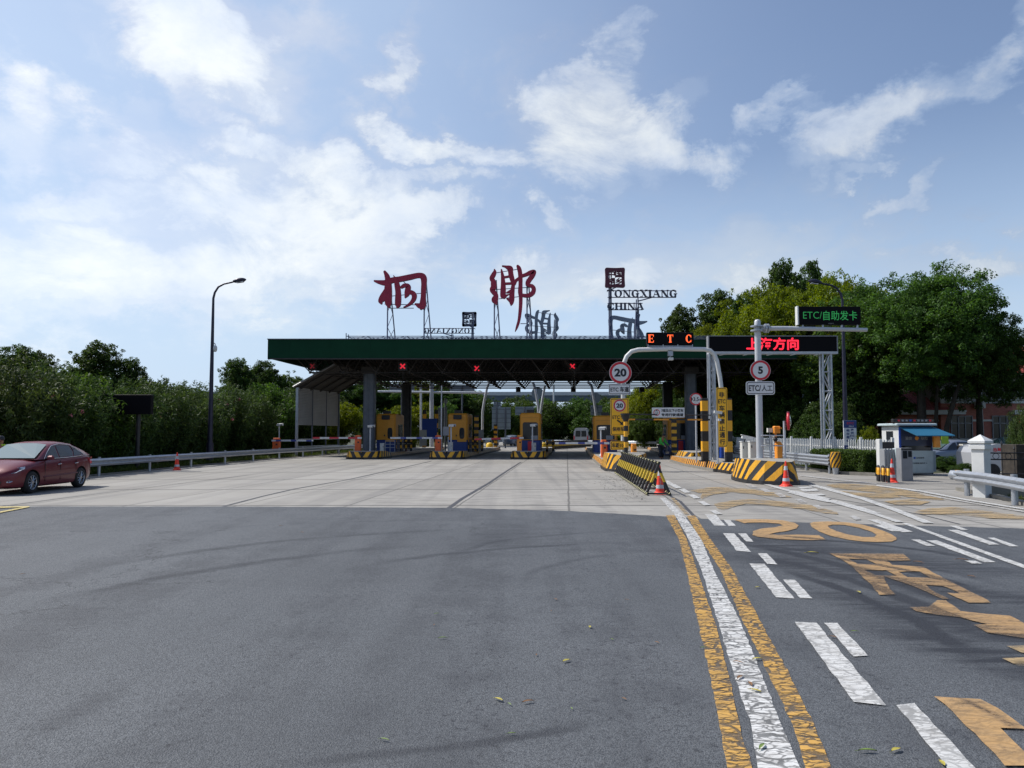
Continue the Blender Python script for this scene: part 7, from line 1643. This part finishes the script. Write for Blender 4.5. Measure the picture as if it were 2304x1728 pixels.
for i, (px, D, top, k, wp) in enumerate([(770, 84, 905, 2, 110), (830, 90, 915, 0, 110), (905, 92, 912, 2, 100), (960, 94, 905, 2, 100), (1010, 98, 905, 0, 110), (1065, 104, 897, 1, 110), (1120, 118, 905, 0, 120), (1180, 122, 900, 0, 120), (1240, 126, 905, 1, 120), (1290, 128, 903, 0, 120), (1340, 124, 900, 1, 120), (1390, 118, 898, 0, 120), (1150, 140, 893, 1, 110), (1225, 144, 897, 0, 110), (1300, 146, 895, 0, 110), (1375, 140, 893, 1, 110), (1435, 104, 872, 2, 120), (1475, 100, 862, 2, 120), (1520, 92, 865, 0, 120), (1420, 96, 920, 2, 90), (1560, 84, 880, 1, 110), (1450, 92, 930, 0, 80), (1500, 90, 925, 1, 80)]):
    ref = ['left of the left grey column', 'behind the first booth', 'between dark column and blue panel', 'behind the blue panel', 'above the second booth', 'right of the second booth', 'behind the large ribbed sign back', 'left of the V poles', 'right of the V poles', 'above the far white van', 'behind the fourth booth', 'behind the yellow ETC sign', 'under the viaduct, left part', 'under the viaduct, behind the far light pole', 'under the viaduct, above the van', 'under the viaduct, near the slanted pole', 'yellow-green, right of the yellow ETC sign', 'yellow-green and tall, left of the dark right column', 'between the two right columns', 'low, under the height bar', 'right of the right column', 'low, behind the distant guardrail', 'low, behind the hanging white plate'][i]
    plant('bush', BU[k], px, D, top, 'rounded green bush beyond the lanes, ' + ref, 'bush', 'bushes on the bank behind the canopy', wp, rnd.uniform(0, 6))
for i, (px, D, top, k, wp, ref) in enumerate([(1545, 96, 690, 4, 150, 'dark wind-swept tree just right of the TONGXIANG letters'), (1612, 94, 655, 4, 170, 'dark wind-swept tree left of the yellow-green crowns'), (1690, 88, 660, 4, 150, 'dark tree between the wind-swept pair and the yellow-green crowns'), (1765, 84, 590, 4, 150, 'tallest dark tree showing above the yellow-green crowns'), (1835, 86, 590, 0, 150, 'second tallest dark tree behind the right lamp head'),
                                              (1765, 64, 640, 2, 300, 'yellow-green round tree above the red display'), (1855, 62, 622, 2, 300, 'yellow-green domed tree behind the lamp head'), (1945, 60, 640, 2, 280, 'yellow-green tree right of the green display'), (1590, 78, 730, 2, 170, 'low yellow-green tree behind the left part of the red display'), (1670, 74, 720, 2, 180, 'low yellow-green tree behind the red display'),
                                              (2075, 53, 634, 3, 390, 'large dark green tree behind the kiosk'), (2205, 53, 716, 3, 270, 'large leafy tree above the white pillar'), (1985, 55, 670, 1, 280, 'dark green tree behind the guard kiosk roof'), (1890, 56, 740, 1, 230, 'shaded tree behind the right lamp post'), (1800, 62, 790, 1, 230, 'shaded tree behind the right lattice leg'), (1700, 68, 790, 0, 220, 'shaded tree behind the round 5 sign'), (1620, 72, 800, 1, 200, 'shaded tree behind the tall yellow sign')]):
    plant('broadleaf_tree', TD[k], px, D, top, ref, 'tree', 'trees on the right side', wp, rnd.uniform(0, 6))
for i, (px, D, top, k, wp, ref) in enumerate([(1600, 68, 880, 1, 150, 'behind the left striped column'), (1660, 64, 885, 1, 150, 'behind the grey sign pole'), (1725, 60, 890, 1, 160, 'behind the mirror post'), (1790, 57, 890, 0, 160, 'behind the white pickets left of the lattice leg'), (1850, 54, 900, 1, 150, 'behind the pickets at the lattice leg'), (1905, 50, 905, 1, 120, 'behind the blue ETC notice'), (1680, 58, 935, 1, 120, 'low, behind the cream cabinets'), (1750, 56, 930, 0, 120, 'low, behind the amber barrier machine'), (1820, 53, 930, 1, 110, 'low, right of the amber barrier machine')]):
    plant('bush', BU[k], px, D, top, 'shaded green bush under the right trees, ' + ref, 'bush', 'shaded bushes under the right trees', wp, rnd.uniform(0, 6))
plant('bush', BU[2], 1962, 36.5, 957, 'bright rounded bush between the ETC notice and the kiosk', 'bush', None, 62, 1.0)
plant('bush', BU[1], 2128, 36.0, 1024, 'dark low shrub right of the kiosk', 'bush', None, 90, 2.0); plant('bush', BU[1], 2170, 31.5, 1040, 'dark low shrub left of the white pillar', 'bush', None, 80, 3.0)
plant('oleander_shrub', OL[1], 2312, 26.0, 880, 'oleander with pink flowers cut by the right edge', 'shrub', None, 90, .5, ('foliage', 'stems'))
for i, (x_, y_) in enumerate(((47, 60), (58, 52), (66, 70), (52, 84), (-34, 40), (-36, 22))):
    plant('broadleaf_tree', TD[[3, 1, 3, 2, 1, 4][i]], 0, y_, 975 - 8.5 * F / y_, 'tree beyond the frame, %s' % ['right of the brick building', 'past the iron fence end', 'far right', 'behind the brick building', 'left behind the oleanders', 'far left of the road'][i], 'tree', 'trees on the right side' if x_ > 0 else 'trees behind the left shrubs and lanes', None, i, X=x_)
# bare leaning trunks of the large tree near the kiosk
for px, py0, px1, D, r_, lb in ((2075, 925, 2068, 52, .17, 'dark upright trunk left of the pair behind the kiosk'), (2104, 940, 2110, 52.4, .13, 'thin dark trunk behind the right end of the kiosk roof'), (2122, 965, 2162, 51.5, .16, 'dark trunk leaning right above the awning')):
    a = W(px, 975, D); b = W(px1, 850, D); t = thing('tree_trunk', lb, 'tree trunk', (a.x, D, 0)); mb = MB(); mb.tube([(0, 0, 0), ((b.x - a.x) * .2, 0, b.z * .4), ((b.x - a.x) * .7, 0, b.z * .8), (b.x - a.x, 0, b.z * .98)], [r_ * 1.2, r_, r_ * .8, r_ * .5], 'bark', 10); obj('trunk', mb, t)
# clipped hedge
rng = np.random.default_rng(5); n = 1500; P0 = np.stack([rng.uniform(0, 1.35, n), rng.uniform(0, 4.3, n), rng.uniform(.1, .92, n)], 1)
side_ = rng.integers(0, 4, n); P0[side_ == 0, 2] = .92; P0[side_ == 1, 1] = 0.05; P0[side_ == 2, 0] = .05; P0[:, 0] += 14.1 + np.clip((34.9 - (P0[:, 1] + 33.6)) * .5, 0, .7); P0[:, 1] += 33.6
V, T = leaves(rng, P0, np.full(n, .14), 22, .075, 1.8, .3)
t = thing('hedge', 'clipped green hedge in front of the white picket fence', 'hedge', (0, 0, 0)); obj('foliage', leaf_mesh('foliage', [(V, T, 0)], ['leaf_m']), t)
# grass and weeds
def tufts(name, pts, h, per, mat, size, kind='stuff'):
    rng = np.random.default_rng(len(pts)); p = np.array(pts); V, T = leaves(rng, p + np.array([0, 0, h * .5]), np.full(len(p), h * .7), per, size, 7., -.6, -1.5, .6)
    o = obj(name, leaf_mesh(name, [(V, T, 0)], [mat])); o['kind'] = kind
r_ = random.Random(3); pts = []
for i in range(900):
    y = r_.uniform(24, 80); xx = np.interp(y, [24, 33, 43, 53, 61, 72, 90], [-17.6, -17.3, -17.0, -16.4, -15.5, -14.4, -13.2]); pts.append((xx - abs(r_.gauss(0, 1.0)) - .1, y, -.05))
tufts('grass', pts, .28, 26, 'leaf_g', .22)
pts = [(r_.uniform(12.4, 19) , r_.uniform(17, 22) , -.05) for _ in range(260)]; pts = [p for p in pts if p[0] > 12.2 + (p[1] - 17) * .18 + .3]
pts += [(r_.uniform(14.2, 16.2), r_.uniform(34, 44), -.05) for _ in range(160)] + [(r_.uniform(4, 16), r_.uniform(126, 150), 0) for _ in range(100)]
tufts('weeds', pts, .16, 18, 'leaf_g', .14)
# debris by the spiked barrier, fallen leaves
rng = np.random.default_rng(9); n = 330; yy = rng.uniform(20.5, 33, n); xx = np.interp(yy, [20, 23, 35], [3.6, 4.1, 4.7]) - np.abs(rng.normal(0, .55, n)) - .25
V, T = leaves(rng, np.stack([xx, yy, np.full(n, .02)], 1), np.full(n, .05), 2, .042, 1.8, 3., flat=.1); V[:, 2] = np.abs(V[:, 2]) * .5 + .012
o = obj('leaf_litter', leaf_mesh('leaf_litter', [(V, T, 0)], ['bark'])); o['kind'] = 'stuff'
leafcols = [pm('fallen_leaf_yellow', (.42, .36, .06), .6), pm('fallen_leaf_brown', (.20, .10, .04), .7), pm('fallen_leaf_green', (.16, .24, .05), .6)]
lm = []
for k, mt in enumerate(leafcols):
    mb = MB(); L_ = .5; vs = []; 
    for i in range(9): f = i / 8; w_ = .17 * math.sin(math.pi * f) ** .8 * [1, .8, .65][k]; zc_ = .06 * math.sin(f * 3.1) + .02; vs += [(-L_ + 2 * L_ * f, -w_, zc_ + .05), (-L_ + 2 * L_ * f, 0, zc_), (-L_ + 2 * L_ * f, w_, zc_ + .06)]
    mb.add(vs, [(i * 3 + j, (i + 1) * 3 + j, (i + 1) * 3 + j + 1, i * 3 + j + 1) for i in range(8) for j in (0, 1)], mt, smooth=True); mb.cyl((L_, 0, .02), (L_ + .18, 0, .03), .012, mt, n=4); lm.append(mb.mesh('fallen_leaf'))
LV = [(982,1385,2,.085),(995,1440,2,.10),(977,1410,1,.06),(1274,1492,0,.11),(1327,1415,0,.09),(1122,1580,0,.10),(1146,1590,2,.06),(1187,1585,1,.11),(865,1671,2,.085),(1151,1657,2,.07),(1404,1578,1,.06),(1286,1600,2,.05),(1250,1352,1,.08),(1240,1378,1,.05),(1410,1353,1,.07),(1377,1443,2,.06),(1478,1450,1,.07),(679,1200,1,.10),(632,1185,1,.10),(50,1295,1,.09),(2120,1725,0,.1),(1207,1478,1,.06),
      (1828,1247,0,.22),(1705,1325,0,.10),(1932,1336,0,.12),(1922,1425,2,.09),(2165,1263,1,.2),(1875,1438,1,.10),(1704,1488,0,.12),(1660,1495,1,.10),(1714,1688,2,.13),(1952,1697,2,.13),(2016,1695,0,.11),(1665,1530,1,.13),(1582,1462,2,.08),(2065,1268,1,.16),(1688,1545,1,.12),(2185,1300,1,.12),(1490,1262,1,.06),(1700,1560,0,.11)]
for i, (px, py, k, s) in enumerate(LV):
    g_ = G(px, py); o = bpy.data.objects.new('fallen_leaf', lm[k]); C.objects.link(o); o.location = (g_.x, g_.y, .016); o.rotation_euler = (0, 0, rnd.uniform(0, 6)); o.scale = (s * .78,) * 3
    tag(o, ['narrow yellow leaf lying on the asphalt', 'curled brown leaf lying on the asphalt', 'small green leaf lying on the asphalt'][k], 'leaf', ['yellow', 'brown', 'green'][k] + ' leaves fallen on the road')
